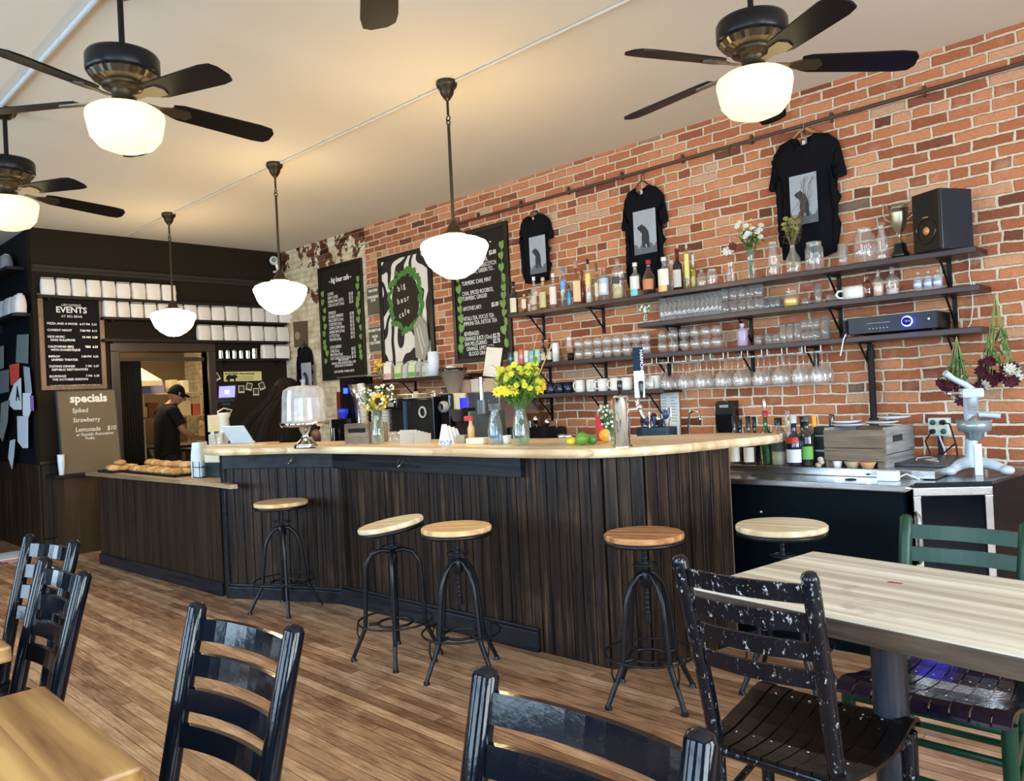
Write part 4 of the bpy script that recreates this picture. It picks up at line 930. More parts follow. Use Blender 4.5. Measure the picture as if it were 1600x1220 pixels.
bottle(1373, Z2, .16, .030, 'clear bottle with pink liquid, second right of the white cup', GLASS, glassy('stopper_glass'), None, fill=(C(.78, .55, .42, .2), .8), py=458)
bottle(1395, Z2, .165, .036, 'clear round shouldered bottle on the right part of the second shelf', GLASS, glassy('stopper_glass'), None, fill=(C(.75, .62, .60, .2), .4), py=456)
for i, px_ in enumerate((1435, 1451, 1466)):
    bottle(px_, Z2, .115, .024, 'small jar with blue and white label, %s of three near the right shelf end' % ['left', 'middle', 'right'][i], GLASS, C(.45, .42, .38, .4), (C(.25, .35, .55, .5), .2, .6), (C(.72, .74, .78, .5), .3, .45), py=450, neck=.12)
# third shelf, left end: cans and bottles
for i, (px_, c_, nm, hh) in enumerate(((798, (.05, .14, .15), 'dark teal', .115), (808, (.72, .68, .55), 'cream', .12), (816, (.65, .14, .06), 'red and orange', .135), (824, (.72, .72, .66), 'white', .12), (832, (.15, .45, .50), 'turquoise', .115), (841, (.30, .60, .42), 'mint green', .12))):
    p = at('y', -.17, px_, 572); t = thing('drink_can', '%s drink can on the left end of the third wall shelf' % nm, 'can', (p.x, -.17, Z3), 0, 'cans on the third shelf')
    MB().lathe([(0, 0), (.022, 0), (.026, .008), (.026, hh - .01), (.022, hh), (0, hh - .003)], n=16).build('body', C(*c_, .3), t)
    m_ = MB(); m_.lathe([(.0265, hh * .4), (.0265, hh * .62)], n=16).build('print', C(*[min(1, v * .5 + .3) for v in c_], .4), t)
bottle(850, Z3, .20, .025, 'brown beer bottle, left one of the pair on the third shelf', darkg, bcap, (C(.6, .5, .35), .12, .4), y=-.15, py=567)
bottle(860, Z3, .20, .025, 'brown beer bottle, right one of the pair on the third shelf', darkg, C(.3, .02, .02), (C(.7, .6, .5), .12, .45), y=-.15, py=567)
lathe_thing('candle_pillar', 'smooth white cylinder standing right of the two beer bottles', 'canister', (at('y', -.17, 869, 566).x, -.17, Z3), [(0, 0), (.029, 0), (.030, .15), (.024, .158), (0, .158)], WHITE)
t = thing('hurricane_glass', 'single tall stemmed glass left of the stacked stemless glasses', 'glass', (at('y', -.15, 890, 560).x, -.15, Z3)); MB().lathe([(.028, 0), (.028, .003), (.006, .01), (.005, .06), (.018, .08), (.026, .13), (.020, .19), (.022, .20)], n=16).build('body', GLASS, t)
o = tag(MB().lathe([(0, 0), (.027, 0), (.026, .06), (0, .06)], n=16).build('metal_jigger', IRON2, None, (at('y', -.2, 891, 575).x + .02, -.21, Z3)), 'small dark metal jigger in front of the tall stemmed glass', 'jigger')
bottle(1161, Z3, .155, .036, 'lilac plastic bottle between stacked glasses on the third shelf', C(.45, .36, .50, .25), C(.6, .6, .66), None, py=541, neck=.2)
# amplifier
pa, pb = at('y', -.235, 1330, 523), at('y', -.235, 1462, 514)
t = thing('amplifier', 'black hifi amplifier with glowing blue panel on the third wall shelf', 'amplifier', ((pa.x + pb.x) / 2, 0, Z3 + .012)); L = (pb.x - pa.x) / 2
MB().box(-L, L + .02, -.23, -.02, 0, .095, bev=.004).build('case', P('amp_black', (.004, .0045, .006), .35, spec=.3), t)
MB().box(-L - .02, L + .02, -.245, -.232, 0, .098, bev=.003).build('front_panel', P('amp_front', (.005, .006, .009), .3, spec=.3), t)
MB().box(-L - .028, -L - .018, -.27, -.232, .005, .09, bev=.004).build('rack_ear', BLACKM, t); MB().box(L + .018, L + .028, -.27, -.232, .005, .09, bev=.004).build('rack_ear', BLACKM, t)
MB().ring((.09, -.248, .052), .027, .0045, 28, 6, 'y').build('light_ring', P('blue_light_ring', (.05, .06, .9), .4, emit=(.04, .05, 1.0), estr=12), t)
MB().lathe([(.022, -.246), (.022, -.268), (0, -.270)], (.09, 0, .052), n=24, axis='y').build('volume_knob', BLACKG, t)
MB().lathe([(.005, -.2465), (0, -.2468)], (.09, 0, .064), n=10, axis='y').lathe([(.004, -.2465), (0, -.247)], (L - .03, 0, .055), n=10, axis='y').build('indicator_light', P('white_blue_light', (.6, .7, 1), .4, emit=(.6, .7, 1), estr=6), t)
m_ = MB(); m_.box(-L + .1, -L + .23, -.2465, -.245, .058, .0595); [m_.box(-L + .11 + .02 * i, -L + .117 + .02 * i, -.2465, -.245, .025, .029) for i in range(6)]; m_.build('silk_print', C(.55, .55, .6, .5), t)
for q in (-L + .02, L - .02): MB().cyl((q, -.2, -.012), (q, -.2, 0), .012).cyl((q, -.05, -.012), (q, -.05, 0), .012).build('foot', BLACKM, t)
al = bpy.data.lights.new('amp_glow', 'POINT'); al.energy = 1.0; al.color = (.05, .06, 1); al.shadow_soft_size = .02; ao = bpy.data.objects.new('amp_glow', al); COL.objects.link(ao); ao.location = ((pa.x + pb.x) / 2 + .09, -.29, Z3 + .065)
# cables
tag(MB().tube([at('y', -.262, *q) for q in ((1322, 521), (1318, 530), (1316, 541), (1313, 556))], .004, 6).build('cable', C(.8, .8, .78, .5)), 'short white cable hanging below the left foot of the amplifier', 'cable')
tag(MB().tube([at('y', -.012, *q) for q in ((1512, 390), (1515, 412), (1514, 430), (1519, 450), (1520, 480), (1517, 505), (1510, 515))], .0035, 6).build('cable', C(.72, .70, .66, .5)), 'thin white cable running down the bricks beside the right shelf ends', 'cable')
# ---------------------------------------------------------------- mugs on the short shelf
NB = P('navy_glaze', (.010, .016, .05), .12, spec=.7)
for i, px_ in enumerate((848, 862, 876, 889)): mug((at('y', -.15, px_, 610).x, -.15, Z4), .036, .088, NB, 'dark blue mug, %s of four on the short mug shelf' % ['leftmost', 'second', 'third', 'rightmost'][i], uni(-2.2, -1.2), 'dark blue mugs')
for i, px_ in enumerate((907, 925, 943, 962, 980, 1003, 1024)): mug((at('y', -.16, px_, 605).x, -.16, Z4), .044, .098, WHITE, 'white mug, %s of seven on the short mug shelf' % (ORD[i] if i < 6 else 'rightmost'), uni(-2.4, -1.0), 'white mugs')
for i, px_ in enumerate((900, 985)): tag(MB().lathe([(0, 0), (.03, 0), (.034, .02), (.0, .022)], n=14).build('saucer', WHITE, None, (at('y', -.05, px_, 600).x, -.055, Z4)), ['small saucer behind the left white mugs', 'small saucer behind the right white mugs'][i], 'saucer')
# ---------------------------------------------------------------- coffee bags shelf
for i, (px_, m1, m2, nm, hh) in enumerate(((609, (.78, .72, .62), (.72, .38, .30), 'white bag with pink foot', .185), (626, (.62, .70, .40), (.18, .42, .08), 'pale green bag with green foot', .165), (637, (.60, .62, .60), (.5, .52, .5), 'silver grey bag between the two green ones', .15), (648, (.62, .72, .42), (.16, .38, .08), 'second pale green bag', .165), (658, (.50, .50, .48), (.2, .2, .2), 'grey bag with dark seal', .15), (668, (.62, .66, .60), (.35, .45, .36), 'rightmost grey green bag', .14))):
    p = at('y', -.17, px_, 592); t = thing('coffee_bag', nm + ' on the shelf under the bear sign', 'bag', (p.x, -.17, Z5), uni(-.2, .3), 'retail coffee bags')
    w_ = .095 if i in (0, 1, 3) else .07
    MB().add([(-w_ / 2, -.04, 0), (w_ / 2, -.04, 0), (w_ / 2, .04, 0), (-w_ / 2, .04, 0), (-w_ / 2, -.035, hh * .72), (w_ / 2, -.035, hh * .72), (w_ / 2, .035, hh * .72), (-w_ / 2, .035, hh * .72), (-w_ * .42, 0, hh), (w_ * .42, 0, hh)], [(0, 3, 2, 1), (0, 1, 5, 4), (2, 3, 7, 6), (1, 2, 6, 9, 5), (0, 4, 8, 7, 3), (4, 5, 9, 8), (6, 7, 8, 9)]).build('pouch', C(*m1, .5), t)
    MB().add([(-w_ / 2 * 1.01, -.0415, .01), (w_ / 2 * 1.01, -.0415, .01), (w_ / 2 * 1.01, -.038, hh * .34), (-w_ / 2 * 1.01, -.038, hh * .34)], [(0, 1, 2, 3)]).build('label', C(*m2, .5), t)
    MB().box(-w_ * .43, w_ * .43, -.004, .004, hh * .97, hh * 1.03).build('crimp', C(.3, .3, .28, .5), t)
p = at('y', -.20, 598, 597); t = vase(598, Z5, [(0, .002), (.018, .002), (.02, .03), (.012, .07), (.018, .085)], 'tiny vase with yellow flowers left of the coffee bags', y=-.2, py=597, loc=(p.x - .03, -.21, Z5)); bouquet(t, .15, .05, 7, C(.80, .62, .08, .6), .028, neck=.08, leaf=2, leaflen=.05)
t = thing('paper_roll', 'upright white paper roll right of the bear sign', 'roll', (at('y', -.12, 678, 585).x, -.12, Z5)); MB().lathe([(.018, 0), (.055, 0), (.055, .24), (.018, .24), (.018, 0)], n=24).build('roll', C(.78, .82, .88, .8), t)
mug((at('y', -.12, 706, 589).x, -.13, Z5), .045, .085, WHITE, 'white mug at the right end of the coffee bag shelf', 0)
# ---------------------------------------------------------------- framed boards
def board(name, label, x0, x1, z0, z1, slate, fw=.035, th=.03, fm=FRAMEB):
    t = thing(name, label, 'chalkboard' if slate is SLATE else 'sign', ((x0 + x1) / 2, 0, (z0 + z1) / 2)); W, H = (x1 - x0) / 2, (z1 - z0) / 2
    m_ = MB(); m_.box(-W, -W + fw, -th, -.001, -H, H, bev=.004).box(W - fw, W, -th, -.001, -H, H, bev=.004).box(-W + fw, W - fw, -th, -.001, -H, -H + fw, bev=.004).box(-W + fw, W - fw, -th, -.001, H - fw, H, bev=.004); m_.build('frame', fm, t)
    MB().box(-W + fw, W - fw, -.014, -.001, -H + fw, H - fw).build('panel', slate, t); return t, W, H
def heart(mb, x, z, s, tilt=0, y=-.0165, th=.002):
    pts = [(0, -1), (.55, -.45), (.75, .1), (.6, .55), (.3, .65), (0, .4), (-.3, .65), (-.6, .55), (-.75, .1), (-.55, -.45)]
    c, n = math.cos(tilt), math.sin(tilt); mb.prism([(x + (a * c - b * n) * s, z + (a * n + b * c) * s) for a, b in pts], y, y + th, 'xz')
t, W, H = board('menu_board', 'tall black chalkboard menu with leaf vines on the plaster wall', -8.05, -7.18, 1.64, 2.96, SLATE)
text('heading', '- big bear cafe -', .085, CHALK, t, (0, -.0145, H - .20), FACE_Y, 'CENTER', shear=.1, xs=.85, bold=.002)
text('menu_text', 'COFFEE\nDRIP COFFEE\nAMERICANO (ICED)\nCAFE AU LAIT (12oz)\n\nESPRESSO\nDOUBLE ESPRESSO\nMACCHIATO (3oz)\nCORTADO (5oz)\nCAPPUCCINO (8oz)\nAMERICANO (12oz)\nLATTE (12oz)\nMOCHA (12oz)\n\nCOLD DRINKS\nCHAI (12oz)\nMATCHA (12oz)\nHOT CHOCOLATE (12oz)', .050, CHALK, t, (-W + .17, -.0145, H - .34), FACE_Y, spacing=.88, xs=.72)
text('prices', '\n$2.50\n$2.75\n$3.25\n\n\n$3.00\n$3.25\n$3.25\n$3.75\n$3.50\n$4.25\n$4.75\n\n\n$4.25\n$4.75\n$3.75', .050, CHALK, t, (W - .27, -.0145, H - .34), FACE_Y, spacing=.88, xs=.72)
text('footnote', 'MILK OPTIONS:\nWHOLE, SKIM, ALMOND MILK, OAT\nEXTRA SHOT OF ESPRESSO\n\nADD FLAVOR  VANILLA $0.50', .038, CHALK, t, (0, -.0145, -H + .21), FACE_Y, 'CENTER', spacing=.85, xs=.8)
lv = MB()
for s_ in (-1, 1):
    z = H - .22 if s_ > 0 else H - .30
    while z > -H + .22: heart(lv, s_ * (W - .085) + uni(-.028, .028), z, uni(.038, .05), uni(-.4, .4)); z -= uni(.055, .11)
lv.build('painted_leaves', LEAF, t)
# big bear sign
t, W, H = board('bear_sign', 'framed black and white marbled painting with a leafy oval cafe name', -6.87, -6.00, 1.665, 2.90, P('painted_black', (.012, .009, .008), .5), .05)
m, n_, b_ = newmat('marbled_black_white'); v = n_.coord(); d_ = n_.noise(v, 2.2, 1, out=1)
wv = n_.n.new('ShaderNodeTexWave'); wv.inputs['Scale'].default_value = 1.35; wv.inputs['Distortion'].default_value = 0; ad = n_.n.new('ShaderNodeVectorMath'); ad.operation = 'MULTIPLY_ADD'
n_.l.new(d_, ad.inputs[0]); ad.inputs[1].default_value = (1.5, 1.5, 1.5); n_.l.new(v, ad.inputs[2]); n_.l.new(ad.outputs[0], wv.inputs['Vector'])
n_.set(b_.inputs['Base Color'], n_.ramp(wv.outputs['Fac'], [(.40, (.012, .009, .008)), (.47, (.75, .70, .62))])); b_.inputs['Roughness'].default_value = .6
MB().box(-W + .05, W - .05, -.016, -.0145, -H + .05, H - .05).build('marbled_paint', m, t)
ov = [(.225 * math.cos(a_ * PI / 20), .12 + .285 * math.sin(a_ * PI / 20)) for a_ in range(40)]
MB().prism(ov, -.019, -.017, 'xz').build('oval_field', P('brown_oval', (.030, .020, .013), .6), t)
lv = MB()
for i in range(46):
    a_ = 2 * PI * i / 46; q = uni(.92, 1.16); heart(lv, .25 * q * math.cos(a_), .12 + .30 * q * math.sin(a_), uni(.034, .052), uni(0, 6.28), -.022 - .0007 * (i % 4))
lv.build('leaf_wreath', P('wreath_green', (.06, .20, .03), .6, var=.45, nscale=30), t)
CH2 = C(.62, .56, .46, .9)
for s_, x_, z_, r_ in (('b i g', -.11, .22, .25), ('b e a r', -.13, .09, .12), ('c a f e', -.11, -.06, .25)):
    o = text('lettering', s_, .088, CH2, t, (x_, -.0205, z_), (PI / 2, -r_, 0), xs=.85, bold=.002)
# white paper craft bear pinned at lower right of the sign
pc_ = tag(MB().prism([(-.09, -.22), (.05, -.26), (.12, -.10), (.09, .10), (0, .20), (-.10, .10)], -.05, -.035, 'xz').build('paper_ornament', C(.34, .31, .25, .6), None, (-6.18, 0, 2.02)), 'grey striped paper ornament hanging over the lower right of the bear sign', 'ornament')
m_ = MB(); m_.tube([(-.05, -.052, .08), (.03, -.052, -.2)], .005, 4).tube([(-.01, -.052, .1), (.06, -.052, -.12)], .004, 4).build('stripes', C(.7, .66, .55, .6), pc_)
# drinks board
t, W, H = board('menu_board', 'large black chalkboard of teas and beverages behind the nearest pendant lamp', -5.70, -4.925, 1.70, 2.945, SLATE, .04)
text('heading', 'big bear cafe  -', .075, CHALK, t, (-.02, -.0145, H - .17), FACE_Y, 'CENTER', shear=.1, xs=.85, bold=.002)
text('menu_text', 'TEAS\nEARL GREY, SENCHA,\nHIBISCUS, BUTTERSCOTCH\nPEPPERMINT, GREEN TO...\n\nTURMERIC CHAI, MINT\n\nCHAI, SPICED ROOIBOS,\nTURMERIC GINGER\n\nAPOTHECARY:\n\nVITALI-TEA, FOCUS TEA\nIMMUNI-TEA, DETOX TEA\n\nBEVERAGES:\nORANGE JUICE (12oz)\nSAN PELLEGRINO\n  ORANGE, LIMONATA\n     BLOOD ORANGE', .056, CHALK, t, (-W + .135, -.0145, H - .27), FACE_Y, spacing=.857, xs=.70)
text('prices', '$3.00\n\n\n\n\n\n\n\n\n\n$5.00\n\n\n\n\n\n$2.75\n$2.75', .055, CHALK, t, (W - .25, -.0145, H - .27), FACE_Y, spacing=.87, xs=.75, bold=.0012)
lv = MB()
for s_ in (-1, 1):
    z = H - .20
    while z > -H + .14: heart(lv, s_ * (W - .085) + uni(-.025, .025), z, uni(.045, .055), uni(-.4, .4)); z -= uni(.07, .125)
lv.build('painted_leaves', LEAF, t)
m_ = MB()
for s_ in (-1, 1): m_.tube([(s_ * (W - .085), -.0155, H - .2), (s_ * (W - .10), -.0155, 0), (s_ * (W - .08), -.0155, -H + .2), (s_ * (W - .11), -.0155, -H + .09)], .0025, 4)
m_.build('painted_vine', LEAF, t)
SG = P('olive_sign', (.10, .095, .055), .6)
for i, (z0, z1, s_, l_) in enumerate(((2.30, 2.62, 'TAKE HOME\n\nPLAIN BAGELS\n$11.00', 'small olive sign, upper of two between the boards'), (1.90, 2.19, 'ASK ABOUT OUR\n\nWATER\nOR\nICED COFFEE', 'small olive sign, lower of two between the boards'))):
    t = thing('price_sign', l_, 'sign', (-7.0, 0, (z0 + z1) / 2), 0, 'olive price signs'); q = (z1 - z0) / 2
    MB().box(-.11, .11, -.012, -.001, -q, q, bev=.003).build('plate', SG, t); MB().box(-.102, .102, -.0135, -.012, -q + .006, -q + .010).box(-.102, .102, -.0135, -.012, q - .010, q - .006).build('border', CHALK, t)
    text('lettering', s_, .040, CHALK, t, (0, -.0128, q - .06), FACE_Y, 'CENTER', spacing=.85, xs=.75, bold=.001)
pp = [at('y', -.01, *q) for q in ((458, 503), (480, 501), (481, 541), (460, 543))]
o = tag(MB().prism([(v.x, v.z) for v in pp], -.012, -.004, 'xz').build('brown_poster', P('brown_poster', (.10, .065, .03), .7)), 'brown poster with a pale round emblem above the small wall t-shirt', 'poster')
q = pp[0]; MB().prism([(q.x + .09 + .06 * math.cos(a_ * PI / 8), 2.22 + .05 * math.sin(a_ * PI / 8)) for a_ in range(16)], -.014, -.012, 'xz').build('emblem', C(.30, .25, .16, .8), o)
# events letter board on the back wall
ea, eb, ec = at('x', X0, 59, 463), at('x', X0, 158, 466), at('x', X0, 160, 606)
W, H = (eb.y - ea.y) / 2 + .01, (ea.z - ec.z) / 2 + .02; cy, cz = (ea.y + eb.y) / 2, (ea.z + ec.z) / 2 + .01
t = thing('events_board', 'black letter board of upcoming events in a wooden frame', 'letter board', (X0, cy, cz)); fw = .045
WF = mat_wood('walnut_frame', (.10, .05, .025), (.26, .14, .07), axis='Z')
MB().box(.001, .035, -W, -W + fw, -H, H, bev=.004).box(.001, .035, W - fw, W, -H, H, bev=.004).box(.001, .035, -W + fw, W - fw, -H, -H + fw, bev=.004).box(.001, .035, -W + fw, W - fw, H - fw, H, bev=.004).build('frame', WF, t)
MB().box(.001, .02, -W + fw, W - fw, -H + fw, H - fw).build('panel', P('letter_felt', (.008, .007, .007), .9), t)
text('heading', 'UPCOMING', .035, WHITE, t, (.0215, 0, H - .12), FACE_X, 'CENTER'); text('heading', 'EVENTS', .085, WHITE, t, (.0215, 0, H - .185), FACE_X, 'CENTER', bold=.002); text('heading', 'AT BIG BEAR', .035, WHITE, t, (.0215, 0, H - .235), FACE_X, 'CENTER')
text('events_text', 'PIZZA AND A MOVIE\n\nCOMEDY NIGHT\n\nKIDS MUSIC\n   KIND BULLFROG\n\nCALIFORNIA BBQ\n   WITH DOMESTIQUE\n\nIMPROV\n   UNIFIED THEATER\n\nTASTING DINNER\n   REPUBLIC RESTORATIVES\n\nBLUEGRASS\n   THE OCTOBER SESSIONS\n\n FARMERS MARKET EVERY SUNDAY\n                     9-1', .030, WHITE, t, (.0215, -W + .075, H - .31), FACE_X, spacing=1.12, bold=.0008)
text('event_dates', '6:17 PM  5.31\n\n7:30 PM  6.11\n\n10 AM  6.20\n\n\nTBD  6.23\n\n\n1:30 PM  6.25\n\n\n7 PM  6.27\n\n\n7 PM  6.28', .030, WHITE, t, (.0215, W - .07, H - .31), FACE_X, 'RIGHT', spacing=1.12, bold=.0008)
# yellow bear identification sign and polaroids
pa, pb, pc2 = at('x', X0, 349, 581), at('x', X0, 408, 582), at('x', X0, 349, 596)
t = thing('bear_plaque', 'yellow black bear information plaque on the dark wall', 'sign', (X0, (pa.y + pb.y) / 2, (pa.z + pc2.z) / 2)); W = (pb.y - pa.y) / 2; H = (pa.z - pc2.z) / 2
MB().box(.001, .008, -W, W, -H, H).build('plate', C(.68, .62, .24, .6), t)
text('lettering', 'BLACK BEAR: Ursus americanus', .034, BLACKM, t, (.0085, -W + .015, H - .034), FACE_X, xs=.82, bold=.001)
text('fine_print', 'omnivore of the eastern woods\nfeeds on berries, roots and nuts\nshy; active at dawn and dusk', .018, C(.15, .14, .06), t, (.0085, -W + .17, H - .062), FACE_X, xs=.9)
bear = [(-.09, -.03), (-.08, .02), (-.05, .035), (-.01, .03), (.03, .035), (.055, .02), (.06, .005), (.045, -.005), (.035, 0), (.032, -.045), (.015, -.045), (.012, -.015), (-.035, -.015), (-.045, -.045), (-.065, -.045), (-.07, -.02)]
MB().prism([(-W + .11 + p_[0], -.015 + p_[1]) for p_ in bear], .0085, .010, 'yz').build('bear_silhouette', BLACKM, t)
for i, (px_, py_, r_) in enumerate(((338, 589, .5), (377, 608, 0), (389, 604, -.25), (400, 612, 0), (409, 603, .35))):
    p = at('x', X0, px_, py_); t = thing('polaroid', 'small instant photo, %s of five pinned around the yellow plaque' % ORD[i], 'photo', (X0, p.y, p.z), 0, 'instant photos'); t.rotation_euler = (r_, 0, 0)
    MB().box(.001, .004, -.038, .038, -.045, .045).build('card', C(.62, .56, .42, .6), t); MB().box(.004, .005, -.028, .028, -.025, .035).build('picture', C(.05, .045, .03, .3), t)
# ---------------------------------------------------------------- t-shirts
def shirt(name, label, A, width, height, print_px, wood=False, yv=-.03):
    """A = collar point in the wall plane (x, z)"""
    t = thing(name, label, 't-shirt', (A[0], 0, A[1])); w_, q = width / 2, height
    out = [(-.10, -.01), (-.22, -.035), (-.30, -.10), (-.36, -.34), (-.355, -.37), (-.255, -.385), (-.238, -.28), (-.245, -.6), (-.25, -.93), (-.15, -.955), (0, -.965), (.15, -.955), (.25, -.93), (.245, -.6), (.238, -.28), (.255, -.385), (.355, -.37), (.36, -.34), (.30, -.10), (.22, -.035), (.10, -.01), (.07, -.055), (.035, -.08), (0, -.088), (-.035, -.08), (-.07, -.055)]
    sx = width / .72; sz = height / .965
    bm = bmesh.new(); vs = [bm.verts.new((a * sx, 0, b * sz)) for a, b in out]; f = bm.faces.new(vs)
    bmesh.ops.triangulate(bm, faces=[f]); 
    for _ in range(3): bmesh.ops.subdivide_edges(bm, edges=[e for e in bm.edges if e.calc_length() > .05], cuts=1); bmesh.ops.triangulate(bm, faces=bm.faces[:])
    seed = rnd() * 9
    for v in bm.verts:
        x, z = v.co.x / sx, v.co.z / sz
        v.co.y = yv - .018 - .010 * math.sin(x * 26 + seed + z * 5) * min(1, abs(z) * 2) - .008 * math.cos(x * 9) + (.012 if abs(x) > .26 else 0)
    me = bpy.data.meshes.new('cloth'); bm.to_mesh(me); bm.free()
    for p_ in me.polygons: p_.use_smooth = True
    me.materials.append(P('black_shirt_cotton', (.007, .007, .009), .9, spec=.08, bump=.1, bscale=200)); o = bpy.data.objects.new('cloth', me); COL.objects.link(o); o.parent = t
    md = o.modifiers.new('s', 'SOLIDIFY'); md.thickness = .024; md.offset = 1
    if md: md.offset = -1
    pq = [at('y', yv - .03, *k_) for k_ in print_px]; zz = [v.z - A[1] for v in pq]; xx = [v.x - A[0] for v in pq]
    PX0, PX1 = (xx[0] + xx[3]) / 2, (xx[1] + xx[2]) / 2; PZ0, PZ1 = (zz[2] + zz[3]) / 2, (zz[0] + zz[1]) / 2
    yp = yv - .052
    MB().box(PX0, PX1, yp - .002, yp, PZ0, PZ1).build('print', P('grey_photo_print', (.33, .37, .41), .7, var=.25, nscale=4), t)
    pw, ph_ = PX1 - PX0, PZ1 - PZ0; cx = (PX0 + PX1) / 2
    rocks = [(PX0, PZ0 + ph_ * (.22 + .1 * math.sin(i * 2.3)), i) for i in range(8)]
    gp = [(PX0, PZ0)] + [(PX0 + pw * i / 9, PZ0 + ph_ * (.20 + .07 * math.sin(i * 2.1 + seed))) for i in range(10)] + [(PX1, PZ0)]
    MB().prism(gp, yp - .003, yp - .002, 'xz').build('print_rocks', P('print_dark_grey', (.10, .12, .14), .7, var=.5, nscale=40), t)
    bs = [(-.10, 0), (-.14, .12), (-.15, .28), (-.12, .40), (-.18, .47), (-.30, .55), (-.33, .60), (-.25, .64), (-.16, .66), (-.11, .68), (-.06, .64), (.06, .57), (.16, .44), (.19, .28), (.18, .10), (.20, 0), (.08, 0), (.06, .10), (.0, .10), (-.01, 0)]
    MB().prism([(cx + a * pw, PZ0 + ph_ * (.14 + b * .80)) for a, b in bs], yp - .004, yp - .003, 'xz').build('print_bear', P('print_black_grey', (.035, .036, .040), .7, var=.6, nscale=60), t)
    MB().box(-.014 * sx, .014 * sx, yv - .012, yv - .008, -.075 * sz, -.045 * sz).build('collar_tag', C(.7, .7, .68, .7), t)
    hm = mat_wood('hanger_wood', (.30, .13, .04), (.55, .28, .10)) if wood else BLACKM
    k_ = .02 if wood else .009
    hp_ = MB().tube([(-.19 * sx, yv + .002, -.045 * sz), (-.08 * sx, yv + .002, .012 * sz), (-.03 * sx, yv, .045 * sz), (.03 * sx, yv, .045 * sz), (.08 * sx, yv + .002, .012 * sz), (.19 * sx, yv + .002, -.045 * sz)], k_ * .8, 8, flat=.45)
    hp_.build('hanger', hm, t); MB().tube([(0, yv, .05 * sz), (0, yv, .10 * sz), (.015, yv, .115 * sz), (.028, yv, .10 * sz)], .003, 5).build('hanger_hook', CHROME if wood else BLACKM, t)
    return t
shirt('tshirt', 'smallest black t-shirt on the bricks, with a grey bear print, nearest the drinks board', (-4.58, 2.93), .40, .60, ((829, 372), (856, 366), (855, 425), (832, 430)))
shirt('tshirt', 'middle black t-shirt on the bricks with a grey bear print', (-3.45, 2.93), .42, .80, ((993, 329), (1030, 327), (1026, 396), (993, 398)))
shirt('tshirt', 'largest black t-shirt on a wooden hanger, with a blue grey bear print', (-2.17, 2.985), .52, .82, ((1235, 275), (1283, 270), (1276, 350), (1239, 352)), True)
shirt('tshirt', 'small black t-shirt on the plaster wall with a tall grey print', (-8.43, 2.08), .36, .60, ((474, 567), (490, 566), (489, 610), (474, 612)))
# ---------------------------------------------------------------- dried flowers at the shelf end
def hang_bunch(name, label, cx, zt, n, lo, spread, cols, y=-.2, white=0):
    t = thing(name, label, 'flowers', (cx, y, zt)); st = MB(); hd = MB(); wh = MB(); lv = MB()
    for i in range(n):
        a = uni(0, 6.28); q = spread * math.sqrt(rnd()); tp = Vector((q * math.cos(a), q * math.sin(a) * .6, -lo + uni(-.06, .08)))
        st.tube([(0, 0, 0), (tp.x * .5, tp.y * .5, tp.z * .55), tp], .0018, 4)
        m_ = wh if i < white else hd
        for k_ in range(3): blossom(m_, tp + Vector((0, -.008 * k_, -.004 * k_)), uni(.032, .045) * (1 - .2 * k_), 9, face=(tp.x * 3, -.8, -.5))
        m_.ball(tp, .018, 7, 5)
        for k_ in range(3):
            p = Vector((0, 0, 0)).lerp(tp, uni(.35, .85)); d = Vector((uni(-.06, .06), uni(-.05, .05), uni(-.08, 0))); lv.blade([p, p + d * .5, p + d], .009)
    st.build('stems', C(.28, .30, .10, .7), t); hd.build('flower_heads', cols, t)
    if white: wh.build('white_flowers', C(.70, .70, .60, .7), t)
    lv.build('leaves', LEAFD, t); return t
MAROON = P('maroon_petals', (.085, .010, .022), .7, var=.5, nscale=30)
hang_bunch('dried_bouquet', 'left bunch of dark red and white dried flowers hanging upside down', -1.27, 1.585, 20, .30, .10, MAROON, -.27, 3)
hang_bunch('dried_bouquet', 'right bunch of dark red dried flowers hanging from the shelf ends', -1.09, 1.80, 22, .44, .10, MAROON, -.20, 4)
# clipboard
pa, pb = at('y', -.02, 1030, 604), at('y', -.02, 1064, 693)
t = thing('clipboard', 'clipboard of printed drink sheets hanging on the bricks beside the tap', 'clipboard', ((pa.x + pb.x) / 2, 0, (pa.z + pb.z) / 2)); W, H = (pb.x - pa.x) / 2, (pa.z - pb.z) / 2
MB().box(-W, W, -.012, -.002, -H, H, bev=.003).build('board', C(.30, .20, .10, .5), t); MB().box(-W + .004, W - .004, -.016, -.012, -H + .01, H - .02).build('sheet', PAPER, t)
m_ = MB()
for c_ in (0, 1):
    for i in range(13): m_.box(-W + .012 + c_ * W, -W + .012 + c_ * W + uni(.03, .06), -.0166, -.0160, H - .09 - i * .022, H - .086 - i * .022)
m_.build('printed_lines', C(.12, .14, .16), t); MB().box(-.03, .03, -.024, -.014, H - .03, H + .015, bev=.003).build('clip', BRONZE, t)
t = thing('booklet', 'small pale blue printed card leaning under the clipboard', 'card', at('y', -.06, 1056, 695)); MB().box(-.035, .04, -.01, .0, 0, .16).build('card', C(.66, .76, .84, .6), t); MB().box(-.02, -.0, -.0115, -.01, .01, .04).build('printed_mark', BLACKM, t)
